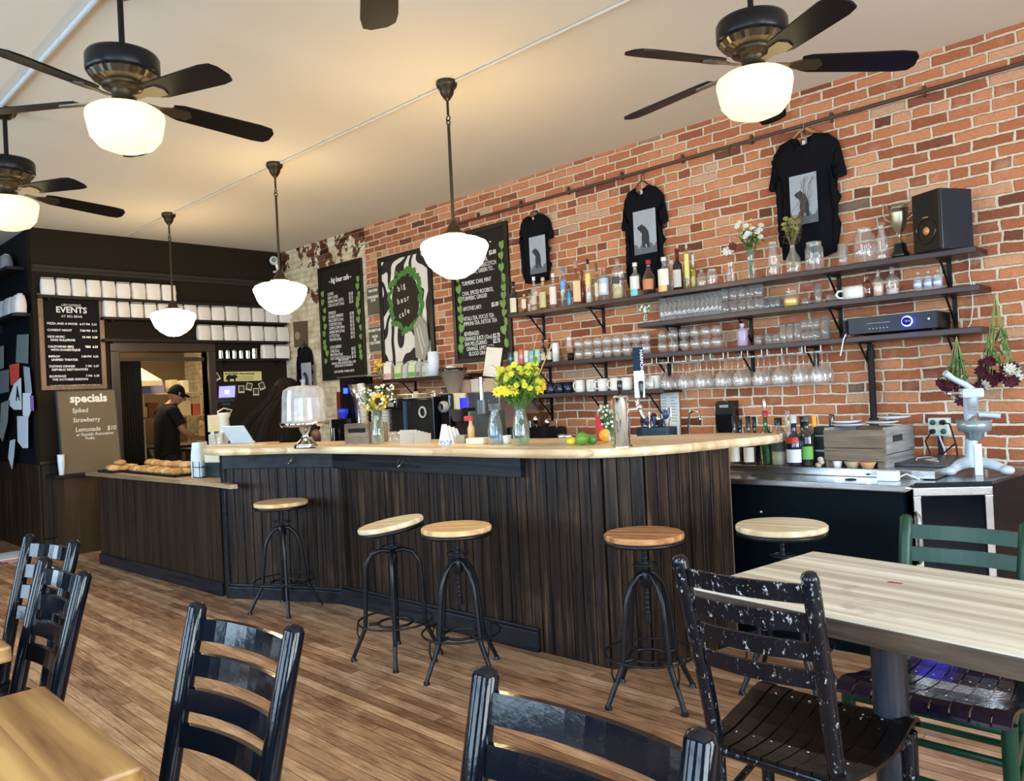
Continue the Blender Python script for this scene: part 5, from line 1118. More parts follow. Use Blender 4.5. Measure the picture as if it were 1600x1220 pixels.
# towel dispenser
pa, pb = at('y', -.12, 1113, 627), at('y', -.12, 1143, 679)
t = thing('towel_dispenser', 'black curved paper towel dispenser on the bricks', 'dispenser', ((pa.x + pb.x) / 2, 0, pb.z)); W = (pb.x - pa.x) / 2; H = pa.z - pb.z
MB().prism([(-.002, 0), (-.06, .01), (-.085, .04), (-.09, H * .6), (-.075, H * .95), (-.04, H), (-.002, H)], -W, W, 'yz').build('cover', BLACKG, t); MB().box(-W * .5, W * .5, -.088, -.082, H * .8, H * .88).build('badge', C(.3, .3, .3, .3), t)
t = thing('sink_faucet', 'thin chrome gooseneck faucet behind the bar end', 'faucet', (at('y', -.5, 1077, 690).x, -.5, .905))
MB().tube([(0, 0, 0), (0, 0, .22), (.015, -.005, .29), (.05, -.01, .315), (.09, -.015, .30), (.105, -.018, .25)], .008, 8).build('spout', CHROME, t); MB().cyl((0, 0, 0), (0, 0, .03), .018).build('base', CHROME, t)

# ================================================================ BEHIND THE BAR
bc = thing('back_counter', 'back counter along the bricks carrying the coffee machines', 'counter', (0, 0, 0))
MB().box(-8.4, -3.45, -.76, -.02, 0, .88, bev=.004).build('body', BLACKM, bc); MB().box(-8.42, -3.43, -.80, -.02, .88, .91, bev=.004).build('top', STEEL, bc)
CT = .91
def X(px_, y, py=650): return at('y', y, px_, py).x
def Z(py, y, px_): return at('y', y, px_, py).z
def box_thing(name, label, cat, px0, px1, py0, y0, y1, mat, z0=CT, part='body', bev=.006, group=None):
    """upright box whose front face (y0) spans the given pixels"""
    xa, xb = X(px0, y0), X(px1, y0); zt = Z(py0, y0, (px0 + px1) / 2)
    t = thing(name, label, cat, ((xa + xb) / 2, y0, z0), 0, group); MB().box(-(xb - xa) / 2, (xb - xa) / 2, 0, y1 - y0, 0, zt - z0, bev=bev).build(part, mat, t); return t, (xb - xa) / 2, zt - z0
# water tower / batch brewer at the left
t, W, H = box_thing('water_boiler', 'tall black hot water dispenser with a small blue light, under the first menu board', 'boiler', 533, 552, 591, -.42, -.15, BLACKG)
MB().box(-W - .02, W + .30, -.02, .3, H, H + .02, bev=.004).build('lid', STEEL, t); MB().box(-.03, .03, -.012, 0, H * .78, H * .86).build('display', P('blue_display', (.02, .04, .6), .3, emit=(.03, .06, 1), estr=2.5), t); MB().box(-W * .5, W * .5, -.06, 0, .25, .29).build('spout', CHROME, t)
t = thing('thermal_server', 'tall curved brushed steel coffee server right of the black dispenser', 'server', (X(566, -.38), -.38, CT)); zt = Z(600, -.38, 566) - CT
MB().lathe([(.105, 0), (.105, .05), (.08, .12), (.07, .3), (.085, zt * .75), (.13, zt), (0, zt)], close=True, n=24).build('body', STEEL, t); MB().box(-.02, .02, -.13, -.06, .10, .14).build('tap', BLACKG, t)
for i, (px_, ln, tilt) in enumerate(((572, .30, -.10), (586, .33, .02), (601, .27, .05))):
    p = (X(px_, -.62), -.62, CT)
    t = thing('cup_stack', 'tall stack of white paper cups, %s of three beside the sunflower' % ['left', 'middle', 'right'][i], 'cups', p, 0, 'paper cup stacks'); t.rotation_euler = (0, tilt, 0)
    zz = .0; m_ = MB(); hh = Z([598, 612, 625][i], -.62, px_) - CT; nc = 16
    for k_ in range(nc): m_.lathe([(.036, hh * k_ / nc), (.050 - .010 * k_ / nc, hh * (k_ + .85) / nc), (.052 - .010 * k_ / nc, hh * (k_ + .9) / nc)], n=16)
    m_.lathe([(.036, hh * .93), (.030, hh), (0, hh)], n=16).build('cups', C(.78, .74, .64, .6), t)
t, W, H = box_thing('coffee_grinder', 'small dark coffee grinder with a blue topped hopper, left of the wooden box', 'grinder', 517, 530, 655, -.60, -.40, BLACKG)
MB().lathe([(.02, H), (.055, H + .06), (.055, H + .10), (0, H + .105)], (0, .1, 0), n=18).build('hopper', P('blue_hopper', (.03, .05, .55), .15, emit=(.02, .03, .5), estr=.3), t); MB().cyl((.0, -.03, H * .1), (0, -.03, H * .7), .03).build('chute', CHROME, t)
t, W, H = box_thing('red_canister', 'dark red tin on the counter behind the grinder', 'tin', 527, 534, 612, -.25, -.15, C(.16, .03, .02, .4)); MB().box(-W, W, -.002, 0, H * .4, H * .5).build('band', BLACKM, t)
# espresso machine
t, W, H = box_thing('espresso_machine', 'large black espresso machine with cups on its top rail', 'espresso machine', 611, 678, 621, -.62, -.12, P('espresso_black', (.010, .011, .014), .22, spec=.7))
MB().box(-W * .98, -W * .35, -.08, .0, H - .10, H - .0, bev=.01).build('group_head_housing', BLACKG, t)
MB().box(-W * .78, -W * .50, -.085, -.08, H - .075, H - .035).build('pressure_dial', C(.35, .33, .28, .3), t)
MB().box(-W * .30, W * .95, -.012, .0, H - .025, H - .01).build('chrome_strip', CHROME, t)
MB().box(-W * .32, -W * .22, -.02, 0, 0, H - .03).build('blue_side_trim', C(.05, .09, .14, .25), t)
m_ = MB(); m_.tube([(-W, .02, H + .03), (W, .02, H + .03)], .006, 6).tube([(-W, .02, H), (-W, .02, H + .03)], .005, 6).tube([(W, .02, H), (W, .02, H + .03)], .005, 6).tube([(0, .02, H), (0, .02, H + .03)], .005, 6).build('cup_rail', CHROME, t)
MB().ring((W * .55, -.012, H * .72), .045, .010, 24, 6, 'y').build('steam_knob', C(.5, .5, .48, .3), t)
ex, ez = t.location.x, CT + H
for i in range(7):
    lathe_thing('espresso_cup', 'small upturned cup on the espresso machine rail, %s' % ordn(i, 7), 'cup', (ex - W * .85 + i * .13, -.45, ez + .001), [(.034, 0), (.032, .03), (.018, .055), (0, .055)], C(.62, .58, .42, .2) if i % 2 else GLASSB, 'cups on the espresso machine')
# espresso grinder with big hopper
p = (X(689, -.72), -.70, 0)
t = thing('espresso_grinder', 'black espresso grinder with a large smoky conical bean hopper', 'grinder', (X(689, -.72), -.56, CT)); zt = Z(577, -.56, 686) - CT; zb = Z(616, -.56, 686) - CT
MB().lathe([(.05, zb), (.052, zb + .01), (.118, zt - .02), (.120, zt - .02)], n=28).build('hopper', P('smoky_hopper', (.26, .20, .15), .15, var=.25), t)
MB().lathe([(.124, zt - .025), (.127, zt), (0, zt + .005)], n=28).build('hopper_lid', BLACKG, t)
MB().box(-.07, .05, -.10, .13, 0, zb - .0, bev=.012).build('body', BLACKG, t); MB().lathe([(.034, -.15), (.05, -.13), (.05, -.10)], (-.01, 0, zb * .78), n=20, axis='y').build('dial', C(.45, .44, .42, .3), t); MB().tube([(-.03, -.15, zb * .3), (0, -.16, zb * .28), (.03, -.15, zb * .3)], .008, 6).build('portafilter_fork', CHROME, t)
# brewer with cardboard boxes on top
t, W, H = box_thing('coffee_brewer', 'wide steel filter coffee brewer with boxes on top', 'brewer', 705, 781, 612, -.60, -.12, STEEL)
MB().box(-W + .02, W - .02, -.004, 0, .02, H - .16).build('dark_bay', P('brewer_bay', (.030, .020, .015), .5), t)
MB().box(-W, -W + .20, -.012, -.003, H - .15, H - .005).build('paper_notice', C(.72, .62, .36, .7), t)
MB().box(-W * .50, -W * .32, -.03, -.004, H - .16, H - .045, bev=.006).build('blue_switch_panel', P('blue_panel', (.02, .02, .75), .35, emit=(.02, .02, .8), estr=.5), t)
MB().lathe([(.05, H - .22), (.075, H - .14), (.08, H - .13)], (.02, -.05, 0), n=18).build('filter_basket', BLACKM, t); MB().lathe([(.05, H - .24), (.085, H - .15), (.09, H - .14)], (-W * .45, -.06, 0), n=18).build('filter_basket', C(.08, .07, .06, .4), t)
bx, bz = t.location.x, CT + H
t, W2, H2 = box_thing('hot_water_tower', 'brushed steel coffee dispenser with a black tap head, behind the carafe', 'dispenser', 733, 773, 642, -.74, -.62, P('green_grey_steel', (.20, .22, .19), .3, .8))
MB().cyl((.05, -.04, H2 - .02), (.05, -.04, H2 + .09), .055, n=18).build('tap_head', C(.06, .08, .09, .25), t); MB().cyl((.04, -.03, H2 + .09), (.04, -.03, H2 + .27), .016).build('pipe', CHROME, t); MB().box(-W2 - .012, -W2, -.01, .0, 0, H2).build('edge', CHROME, t)
for i, (a, b, top_, m_, l_) in enumerate(((716, 737, 594, C(.30, .21, .13, .8), 'small brown carton at the left on the brewer'), (738, 752, 592, C(.50, .46, .40, .8), 'pale grey carton in the middle on the brewer'), (755, 781, 591, C(.44, .34, .22, .8), 'cardboard box at the right on the brewer'))):
    xa, xb = X(a, -.52), X(b, -.52); q = Z(top_, -.52, (a + b) / 2) - bz
    o = tag(MB().box(-(xb - xa) / 2, (xb - xa) / 2, -.1, .12, 0, q, bev=.003).build('carton', m_, None, ((xa + xb) / 2, -.42, bz + .001)), l_, 'box', 'cartons on the brewer')
    if i == 2: MB().box(-.1, -.06, -.102, .12, q - .02, q + .001).build('tape', C(.2, .14, .08, .4), o)
# framed certificate leaning on top
pa, pb = at('y', -.36, 748, 592), at('y', -.36, 780, 590); pt = at('y', -.30, 760, 541)
cz_ = bz + max(Z(591, -.52, 768) - bz, .02)
t = thing('picture_frame', 'thin black frame with a blank cream sheet leaning above the brewer', 'frame', ((pa.x + pb.x) / 2, -.34, pa.z)); W = (pb.x - pa.x) / 2 * .86; H = pt.z - pa.z
t.rotation_euler = (math.radians(-8), math.radians(7), 0)
MB().box(-W, W, 0, .014, 0, H, bev=.002).build('frame', BLACKM, t); MB().box(-W + .012, W - .012, -.002, 0, .014, H - .014).build('sheet', C(.76, .70, .60, .7), t)
lathe_thing('glass_cup', 'small glass jar beside the left end of the third wall shelf', 'jar', (X(781, -.30, 588), -.30, bz), [(0, 0), (.035, 0), (.04, .03), (.028, .07), (.034, .11), (.0, .112)], C(.55, .48, .38, .2))
tag(MB().box(-.10, .22, -.14, .14, 0, .30, bev=.004).build('wooden_cabinet', mat_wood('red_brown_wood', (.05, .018, .008), (.14, .05, .022)), None, (X(795, -.3), -.2, CT)), 'dark red brown wooden cabinet right of the brewer behind the flowers', 'cabinet')
# black tool tubs
def caddy(px0, px1, pyt, y0, label, mat, depth=.16):
    xa, xb = X(px0, y0), X(px1, y0); zt = Z(pyt, y0, (px0 + px1) / 2); r = (xb - xa) / 2
    t = thing('utensil_caddy', label, 'caddy', ((xa + xb) / 2, y0 + depth / 2, CT)); q = [(math.copysign(abs(math.cos(a * PI / 12)) ** .6, math.cos(a * PI / 12)) * r, math.copysign(abs(math.sin(a * PI / 12)) ** .6, math.sin(a * PI / 12)) * depth / 2) for a in range(24)]
    H = zt - CT; mb = MB(); ins = [(x * .96, y * .94) for x, y in q]; n = 24
    vs = [(x, y, 0) for x, y in q] + [(x, y, H) for x, y in q] + [(x, y, H) for x, y in ins] + [(x, y, .02) for x, y in ins]
    mb.add(vs, [(j * n + i, j * n + (i + 1) % n, (j + 1) * n + (i + 1) % n, (j + 1) * n + i) for j in range(3) for i in range(n)], False); mb.add(vs[:n], [tuple(range(n))[::-1]]); mb.add(vs[-n:], [tuple(range(n))]); mb.build('tub', mat, t); return t, r, H
t, r, H = caddy(784, 870, 668, -.62, 'long black tool tub behind the tall yellow bouquet', BLACKG)
def tools(n, x0, x1, y, zt, prefix, mats, hmin, hmax, group):
    for i in range(n):
        x = x0 + (x1 - x0) * (i + .5) / n; hh = uni(hmin, hmax); m_ = mats[i % len(mats)]
        t = thing('bar_tool', prefix + ', ' + ordn(i, n), 'bar tool', (x, y + uni(-.02, .02), CT + .02), uni(0, 3), group)
        MB().tube([(0, 0, 0), (uni(-.012, .012), 0, hh * .75), (uni(-.02, .02), 0, hh)], .006, 6).build('handle', m_, t)
        if i % 2: MB().lathe([(.004, hh * .95), (.018, hh), (.022, hh + .03), (.012, hh + .05), (0, hh + .052)], n=10).build('head', m_, t)
        else: MB().box(-.016, .016, -.004, .004, hh * .9, hh + .04, bev=.003).build('head', m_, t)
tools(7, t.location.x - r * .8, t.location.x + r * .8, t.location.y, 0, 'bar tool standing in the long black tub', [CHROME, BLACKM, STEEL], .18, .24, 'tools in the long black tub')
t, r, H = caddy(988, 1042, 668, -.70, 'oval blue grey caddy holding bar tools right of the tap tower', P('petrol_plastic', (.020, .045, .065), .25))
tools(9, t.location.x - r * .8, t.location.x + r * .8, t.location.y, 0, 'bar tool standing in the blue grey caddy', [BLACKM, C(.03, .05, .15, .3), CHROME], .19, .28, 'tools in the blue grey caddy')
t, W, H = box_thing('knife_block', 'black upright case with a grey handle, left of the tap tower', 'case', 938, 958, 655, -.60, -.42, BLACKM); MB().box(-W * .75, -W * .55, -.012, 0, H * .45, H * .8).build('handle', C(.4, .4, .4, .3), t)
# ---------------------------------------------------------------- POS corner
t = thing('register_tablet', 'tablet register with a glowing violet screen facing the room', 'tablet', at('x', -6.9, 354, 632))
q0 = t.location
t.rotation_euler = (0, 0, math.radians(42))
MB().box(-.085, .085, 0, .012, .055, .185, Matrix.Rotation(math.radians(-12), 4, 'X'), bev=.004).build('case', BLACKG, t)
MB().box(-.074, .074, -.003, 0, .067, .172, Matrix.Rotation(math.radians(-12), 4, 'X')).build('screen', P('violet_screen', (.12, .10, .5), .4, var=.05, emit=(.22, .20, 1.0), estr=1.1), t)
MB().box(-.018, .022, -.005, -.003, .100, .135, Matrix.Rotation(math.radians(-12), 4, 'X')).build('screen_emblem', P('lilac_logo', (.5, .5, .9), .4, emit=(.55, .6, 1.0), estr=1.2), t)
MB().box(-.10, .08, -.02, .02, .025, .045, bev=.004).box(-.03, .05, -.03, .0, -.01, .02, bev=.004).build('keypad', BLACKM, t); MB().cyl((0, .02, -.24), (0, .03, .06), .018).build('stand', BLACKM, t)
t = thing('receipt_printer', 'white receipt printer and paper roll below the violet screen', 'printer', at('x', -6.9, 352, 694)); q = t.location.copy(); t.location = (q.x, q.y, .98)
MB().box(-.06, .06, -.13, .10, .0, .17, bev=.01).build('body', C(.70, .66, .54, .4), t); MB().lathe([(.055, .17), (.042, .30), (.060, .34), (.055, .36), (0, .36)], n=16).build('jug', C(.74, .72, .62, .15), t); MB().tube([(0, .05, .34), (0, .08, .38), (.0, .0, .40), (0, -.06, .37), (0, -.05, .35)], .007, 6).build('handle', C(.66, .60, .36, .3), t)
t = thing('tent_card', 'small blank cream sign left of the receipt printer', 'sign', at('x', -6.9, 338, 674)); t.rotation_euler = (0, 0, math.radians(0)); MB().box(-.005, .005, -.075, .075, 0, .15, bev=.003).build('card', C(.78, .72, .48, .7), t)
for s_ in (-.04, .04): MB().box(-.012, .012, s_ - .012, s_ + .012, -.05, 0).build('foot', WHITE, t)
t = thing('register_crate', 'dark slatted wooden riser under the register', 'crate', (-6.9, at('x', -6.9, 355, 690).y, 0)); MB().box(-.12, .12, -.20, .24, .0, .965).build('cabinet', BEAD2, t)
m_ = MB(); [m_.box(.12, .135, -.20 + .11 * i, -.095 + .11 * i, .80, .965, bev=.003) for i in range(4)]; m_.build('slats', mat_wood('umber_slats', (.06, .035, .018), (.16, .10, .055), axis='Z'), t); MB().box(-.14, .15, -.22, .26, .965, .98, bev=.003).build('lid', mat_wood('umber_slats', (0, 0, 0), (0, 0, 0)) if False else GREYW, t)
# ================================================================ THINGS ON THE BAR TOP
def onbar(px_, py_): p = at('z', BT, px_, py_); return Vector((p.x, p.y, BT))
p = onbar(399, 697.5); p = Vector((-5.43, -2.33, BT))
t = thing('menu_sheet', 'thin pale wooden serving board edge carrying the tablet, at the left bar end', 'board', (p.x - .08, p.y - .02, BT), .45); MB().box(-.23, .27, -.10, .10, 0, .016, bev=.004).build('board', mat_wood('pale_board', (.46, .30, .16), (.66, .48, .28)), t)
t = thing('tablet', 'pale blue tablet leaning back on the left end of the bar', 'tablet', (p.x - .13, p.y + .03, BT + .016), math.radians(200)); m_ = MB(); m_.box(-.11, .11, 0, .010, 0, .17, Matrix.Rotation(math.radians(-38), 4, 'X') @ Matrix.Identity(4), bev=.003); m_.build('case', C(.62, .74, .84, .25), t); MB().box(-.03, .03, -.09, -.01, .0, .008).build('stand', WHITE, t)
t = thing('water_glass', 'small ribbed glass beside the pale blue tablet', 'glass', (at('z', BT, 361, 700).x + .0, -2.40, BT)); t.location = (-5.74, -2.40, BT); MB().lathe([(0, .002), (.032, .002), (.037, .10), (.035, .10), (.029, .012), (0, .012)], n=12, smooth=False).build('body', GLASS, t)
# cake stand
p = Vector((-5.02, -2.10, BT)); p = Vector(at('z', BT, 478, 700)); p.z = BT
t = thing('cake_stand', 'silver pedestal cake stand with a ribbed clear dome, on the bar', 'cake stand', (p.x, p.y, BT))
k_ = (CAM - p).length; ppm = FPX / ((p - CAM).dot(_F))
hd = (698 - 600) / ppm; hr = (698 - 661) / ppm; R_ = 36 / ppm
MB().lathe([(0, 0), (.072, 0), (.078, .012), (.066, .03), (.034, .055), (.020, .075), (.016, hr * .55), (.026, hr * .66), (.036, hr * .8), (.034, hr * .88), (.05, hr * .92), (0, hr * .92)], n=28).build('pedestal', CHROME, t)
m_ = MB(); m_.tube([(.045, 0, hr * .9), (.02, 0, hr * .6), (.05, 0, .06)], .005, 6).tube([(-.045, 0, hr * .9), (-.02, 0, hr * .6), (-.05, 0, .06)], .005, 6).build('stem_scroll', PEWTER, t)
MB().lathe([(0, hr * .92), (R_, hr * .92), (R_ * 1.03, hr * 1.0), (R_ * 1.06, hr * 1.12), (R_ * 1.02, hr * 1.12), (R_, hr * 1.0), (0, hr)], n=40).build('plate', CHROME, t)
n = 32; vs = []; prof = [(.93, hr * 1.02), (.95, hr * 1.2), (.90, hd * .80), (.84, hd * .93), (.60, hd * .985), (.2, hd), (.001, hd)]
for a, z in prof:
    for i in range(n): q = R_ * a * (1 + (.018 if i % 2 else -.012) * (a > .5)); vs.append((q * math.cos(2 * PI * i / n), q * math.sin(2 * PI * i / n), z))
MB().add(vs, [(j * n + i, j * n + (i + 1) % n, (j + 1) * n + (i + 1) % n, (j + 1) * n + i) for j in range(len(prof) - 1) for i in range(n)], False).build('dome', glassy('frosted_dome', (.80, .78, .74), .6, .12, (1, .98, .95), .42), t)
MB().lathe([(.012, hd), (.012, hd + .02), (.020, hd + .035), (0, hd + .04)], n=12).build('dome_knob', GLASS, t)
t = thing('layer_cake', 'pale cake under the ribbed dome of the cake stand', 'cake', (p.x, p.y, BT + hr * 1.002)); MB().lathe([(0, 0), (R_ * .55, 0), (R_ * .56, .05), (R_ * .5, .06), (0, .06)], n=24).build('cake', C(.70, .58, .40, .7), t)
for i, (xx, yy, c_) in enumerate(((.06, .02, (.25, .10, .05)), (-.05, -.06, (.6, .45, .3)))): MB().ball((xx * .7, yy * .7, .07), .014, 8, 6).build('berry', C(*c_, .4), t)
# wooden box with slot
p = onbar(556, 693); t = thing('wooden_box', 'small weathered wooden tip crate with a hand slot, left of the sunflower vase', 'crate', (p.x, p.y + .09, BT), math.radians(18))
m_ = MB(); m_.box(-.10, .10, -.11, -.10, 0, .035).box(-.10, .10, -.11, -.10, .105, .135).box(-.10, -.075, -.11, -.10, .035, .105).box(.075, .10, -.11, -.10, .035, .105).box(-.075, .075, -.11, -.10, .035, .075).build('front', GREYW, t)
MB().box(-.10, -.09, -.10, .10, 0, .135).box(.09, .10, -.10, .10, 0, .135).box(-.10, .10, .10, .11, 0, .135).box(-.09, .09, -.10, .10, 0, .01).build('sides', GREYW, t); MB().box(-.09, .09, -.1, .1, .010, .10).build('dark_contents', BLACKM, t)
tag(MB().ball((0, 0, 0), .03, 10, 6, (1.5, 1, .7)).build('crumpled_paper', KRAFT, None, (p.x - .01, p.y + .09, BT + .12)), 'crumpled brown paper peeking out of the small wooden box', 'paper')
# sunflower vase
VPROF = [(0, .003), (.036, .003), (.042, .02), (.044, .07), (.038, .12), (.026, .175), (.027, .195), (.036, .235)]
p = onbar(591, 693.5); t = vase(0, 0, VPROF, 'ribbed glass carafe vase holding a sunflower on the bar', loc=(p.x, p.y, BT))
c_ = (at('y', p.y, 591, 627) - Vector(p))
m_ = MB(); f = (CAM - Vector(p)); f.z = .2; f.normalize()
for k_ in range(2): blossom(m_, c_ + f * (.004 - .008 * k_), .062 - .004 * k_, 15 + 2 * k_, face=f)
m_.build('sunflower_petals', C(.85, .52, .02, .6), t); MB().lathe([(.026, 0), (.018, .010), (0, .013)], n=16).build('sunflower_eye', C(.06, .02, .01, .9), t)
e_ = [o for o in kids(t) if o.name.startswith('sunflower_eye')] if False else [o for o in COL.objects if o.parent == t and o.name.startswith('sunflower_eye')]
e_[0].location = c_ + f * .006; e_[0].rotation_euler = f.to_track_quat('Z', 'Y').to_euler()
bouquet(t, .31, .13, 80, C(.76, .76, .62, .7), .008, heads='ball', neck=.22, zvar=.075, base=(0, 0, .01))
m_ = MB(); [blossom(m_, Vector((-.06 + .015 * i, -.03, .24 + .008 * (i % 2))), .028, 9) for i in range(3)]; m_.build('yellow_daisies', C(.80, .55, .03, .6), t)
m_ = MB(); m_.tube([(0, 0, .01), (0, 0, .2), c_], .004, 6).build('sunflower_stem', LEAFD, t)
MB().lathe([(0, .006), (.034, .006), (.040, .02), (.042, .07), (.037, .11), (0, .11)], n=18).build('water', glassy('vase_water', (.70, .82, .74), .2), t)
for i, px_ in enumerate((603, 613)):
    p = onbar(px_, 693); o = tumbler(.022, .027, .075, name='shot_glass'); o.location = (p.x, p.y + .05, BT); o['label'] = 'small clear glass, %s one beside the sunflower vase' % ['left', 'right'][i]; o['group'] = 'small glasses beside the sunflower vase'
for i in range(6):
    p = onbar(632 + i * 4.2, 693.5); hh = .088 - .010 * max(0, i - 1) * .6
    o = tag(MB().box(-.055, .055, -.004, .004, 0, hh).build('card_stack', C(.50 - .02 * i, .46 - .02 * i, .38 - .02 * i, .8), None, (p.x, p.y + .02 + .004 * i, BT), math.radians(10 + 5 * i)), 'beige folded menu card, %s of the row right of the sunflower' % ordn(i, 6), 'card', 'beige menu cards')
p = onbar(688, 694); t = thing('napkin_stack', 'white and tan bundle of paper napkins in front of the espresso grinder', 'napkins', (p.x, p.y + .06, BT), .5)
m_ = MB(); [m_.prism([(-.045 + .02 * k_, 0), (.03 + .02 * k_, 0), (.012 + .015 * k_, .12 - .01 * k_), (-.018 + .012 * k_, .12 - .01 * k_)], -.04 + .02 * k_, -.035 + .02 * k_, 'xz') for k_ in range(4)]; m_.build('napkins', PAPER, t); MB().prism([(-.06, 0), (.06, 0), (.03, .10), (-.02, .09)], .045, .055, 'xz').build('bag', C(.62, .42, .24, .8), t)
p = onbar(701, 695.5); t = thing('candy_dish', 'tiny blue and white patterned dish on the bar edge', 'dish', (p.x, p.y - .02, BT))
MB().lathe([(0, 0), (.024, 0), (.032, .012), (.032, .026), (.028, .036), (0, .038)], n=20).build('dish', C(.62, .72, .86, .3), t); m_ = MB(); [m_.ball((.0325 * math.cos(a_), .0325 * math.sin(a_), .018 + .008 * (i % 2)), .005, 6, 4) for i, a_ in enumerate([k * 2 * PI / 14 for k in range(14)])]; m_.build('blue_dots', C(.08, .18, .60, .4), t)
p = onbar(727, 694); o = tag(MB().box(-.03, .03, -.03, .03, 0, .05).build('sugar_box', C(.35, .30, .22, .6), None, (p.x - .11, p.y + .08, BT), .3), 'low grey brown box behind the blue dish', 'box')
t = thing('syrup_bottle', 'tan bottle with a red pump top in front of the brewer', 'bottle', (p.x - .03, p.y + .08, BT)); MB().lathe([(0, 0), (.020, 0), (.022, .09), (.010, .12), (.010, .14)], n=14).build('body', C(.62, .42, .20, .4), t); MB().box(-.05, .015, -.012, .012, .135, .165, bev=.006).build('pump', C(.50, .04, .05, .3), t)
t = thing('butter_dish', 'flat cream coloured dish in front of the steel dispenser', 'dish', (p.x + .08, p.y + .03, BT), .2); MB().box(-.065, .065, -.04, .04, 0, .038, bev=.012).build('dish', C(.78, .68, .50, .4), t)
p = onbar(775, 694); t = vase(0, 0, [(0, .003), (.040, .003), (.043, .02), (.044, .08), (.036, .13), (.025, .18), (.026, .20), (.036, .235)], 'clear water carafe with ribbed sides on the bar', loc=(p.x, p.y, BT), name='water_carafe', cat='carafe', mat=GLASSB); MB().lathe([(0, .006), (.036, .006), (.040, .02), (.041, .08), (.035, .12), (0, .12)], n=18).build('water', glassy('carafe_water', (.62, .76, .86), .25), t)
p = onbar(789, 694); lathe_thing('paper_cup', 'small white paper cup between the carafe and the bouquet', 'cup', (p.x, p.y + .02, BT), [(0, .002), (.020, .002), (.027, .05), (.025, .05), (.018, .006), (0, .006)], WHITE)
# big yellow bouquet
p = onbar(815, 695); t = vase(0, 0, [(0, .003), (.044, .003), (.047, .02), (.048, .08), (.040, .13), (.028, .19), (.030, .205), (.040, .235)], 'glass vase with the big green and yellow bouquet on the bar', loc=(p.x, p.y, BT))
MB().lathe([(0, .006), (.042, .006), (.045, .02), (.046, .08), (.040, .12), (0, .12)], n=18).build('water', glassy('green_water', (.50, .72, .40), .2), t)
bouquet(t, .370, .125, 85, C(.74, .68, .05, .6), .021, LEAFD, neck=.20, leaf=6, zvar=.075, leafm=C(.17, .36, .05, .6), leaflen=.07, base=(0, 0, .01))
m_ = MB()
for k_ in range(70):
    a = uni(0, 6.28); q = .05 + .09 * rnd(); s0 = Vector((.02 * math.cos(a), .02 * math.sin(a), uni(.22, .30))); e0 = Vector((q * math.cos(a) * 1.25, q * math.sin(a) * 1.25, uni(.24, .42))); m_.blade([s0, (s0 + e0) / 2 + Vector((0, 0, .02)), e0], .007)
m_.build('long_leaves', C(.20, .40, .06, .6), t)
m_ = MB(); dx = (_R.x, _R.y)
for k_ in range(3): blossom(m_, (_R.x * .125, _R.y * .125 - .02, .335 - .012 * k_), .045, 8, face=(.6, -.7, -.2 + .3 * k_))
for k_ in range(5): blossom(m_, (_R.x * (-.07 + .022 * k_) + .03, _R.y * (-.07 + .022 * k_) - .10, .30 + .008 * (k_ % 2)), .032, 9, face=(.6, -.7, .2))
m_.build('golden_flowers', C(.85, .60, .02, .6), t)
m_ = MB(); m_.tube([(0, 0, .2), (_R.x * .08, _R.y * .08, .38), (_R.x * .10, _R.y * .10, .46), (_R.x * .13, _R.y * .13, .50)], .004, 5).tube([(.01, 0, .2), (_R.x * .10, _R.y * .10, .36), (_R.x * .15, _R.y * .15, .46), (_R.x * .20, _R.y * .20, .56)], .0045, 5).tube([(.0, 0, .3), (_R.x * .07, _R.y * .07, .45), (_R.x * .12, _R.y * .12, .62)], .002, 4); m_.build('bare_twigs', C(.45, .32, .16, .7), t)
# small jars, fruit, red cone
for i, px_ in enumerate((873, 884)):
    p = onbar(px_, 693.5); t = thing('small_jar', 'small glass jar with a steel lid, %s one beside the lemon' % ['left', 'right'][i], 'jar', (p.x, p.y + .03, BT), 0, 'small jars beside the lemon'); MB().lathe([(0, .002), (.022, .002), (.022, .04)], n=14).build('body', GLASS, t); MB().lathe([(.023, .038), (.023, .05), (0, .05)], n=14).build('lid', CHROME, t)
def fruit(name, px_, py_, r, mat, label, sc=(1, 1, 1), dy=0, stem=None):
    p = onbar(px_, py_); t = thing(name, label, 'fruit', (p.x, p.y + dy, BT)); MB().ball((0, 0, r * sc[2]), r, 16, 12, sc).build('flesh', mat, t)
    MB().cyl((0, 0, 2 * r * sc[2] - .004), (0, 0, 2 * r * sc[2] + .003), .003, n=6).build('stem', stem or C(.2, .22, .05), t); return t
fruit('lemon', 894, 695, .028, C(.80, .60, .05, .4, bump=.2), 'yellow lemon lying left of the limes', (1.25, 1, .75))
fruit('lime', 910, 695.5, .036, C(.13, .30, .03, .25), 'larger green lime in front of the red cone', (1.05, 1, .95)); fruit('lime', 925, 694, .030, C(.10, .27, .05, .25), 'smaller green lime right of the larger one', (1.1, 1, .85))
fruit('orange', 930, 693, .040, C(.85, .42, .04, .4), 'yellow orange citrus half behind the limes', (1.15, .6, .9), .10)
p = onbar(917, 692); o = tag(MB().add([(-.03, .02, .0), (.07, .02, .0), (.02, .05, .0), (-.035, .03, .16), (-.01, .05, .11)], [(0, 1, 3), (1, 4, 3), (1, 2, 4), (0, 3, 4, 2), (0, 2, 1)]).build('red_napkin', C(.50, .02, .02, .6), None, (p.x, p.y + .10, BT)), 'red pointed folded napkin standing behind the limes', 'napkin')
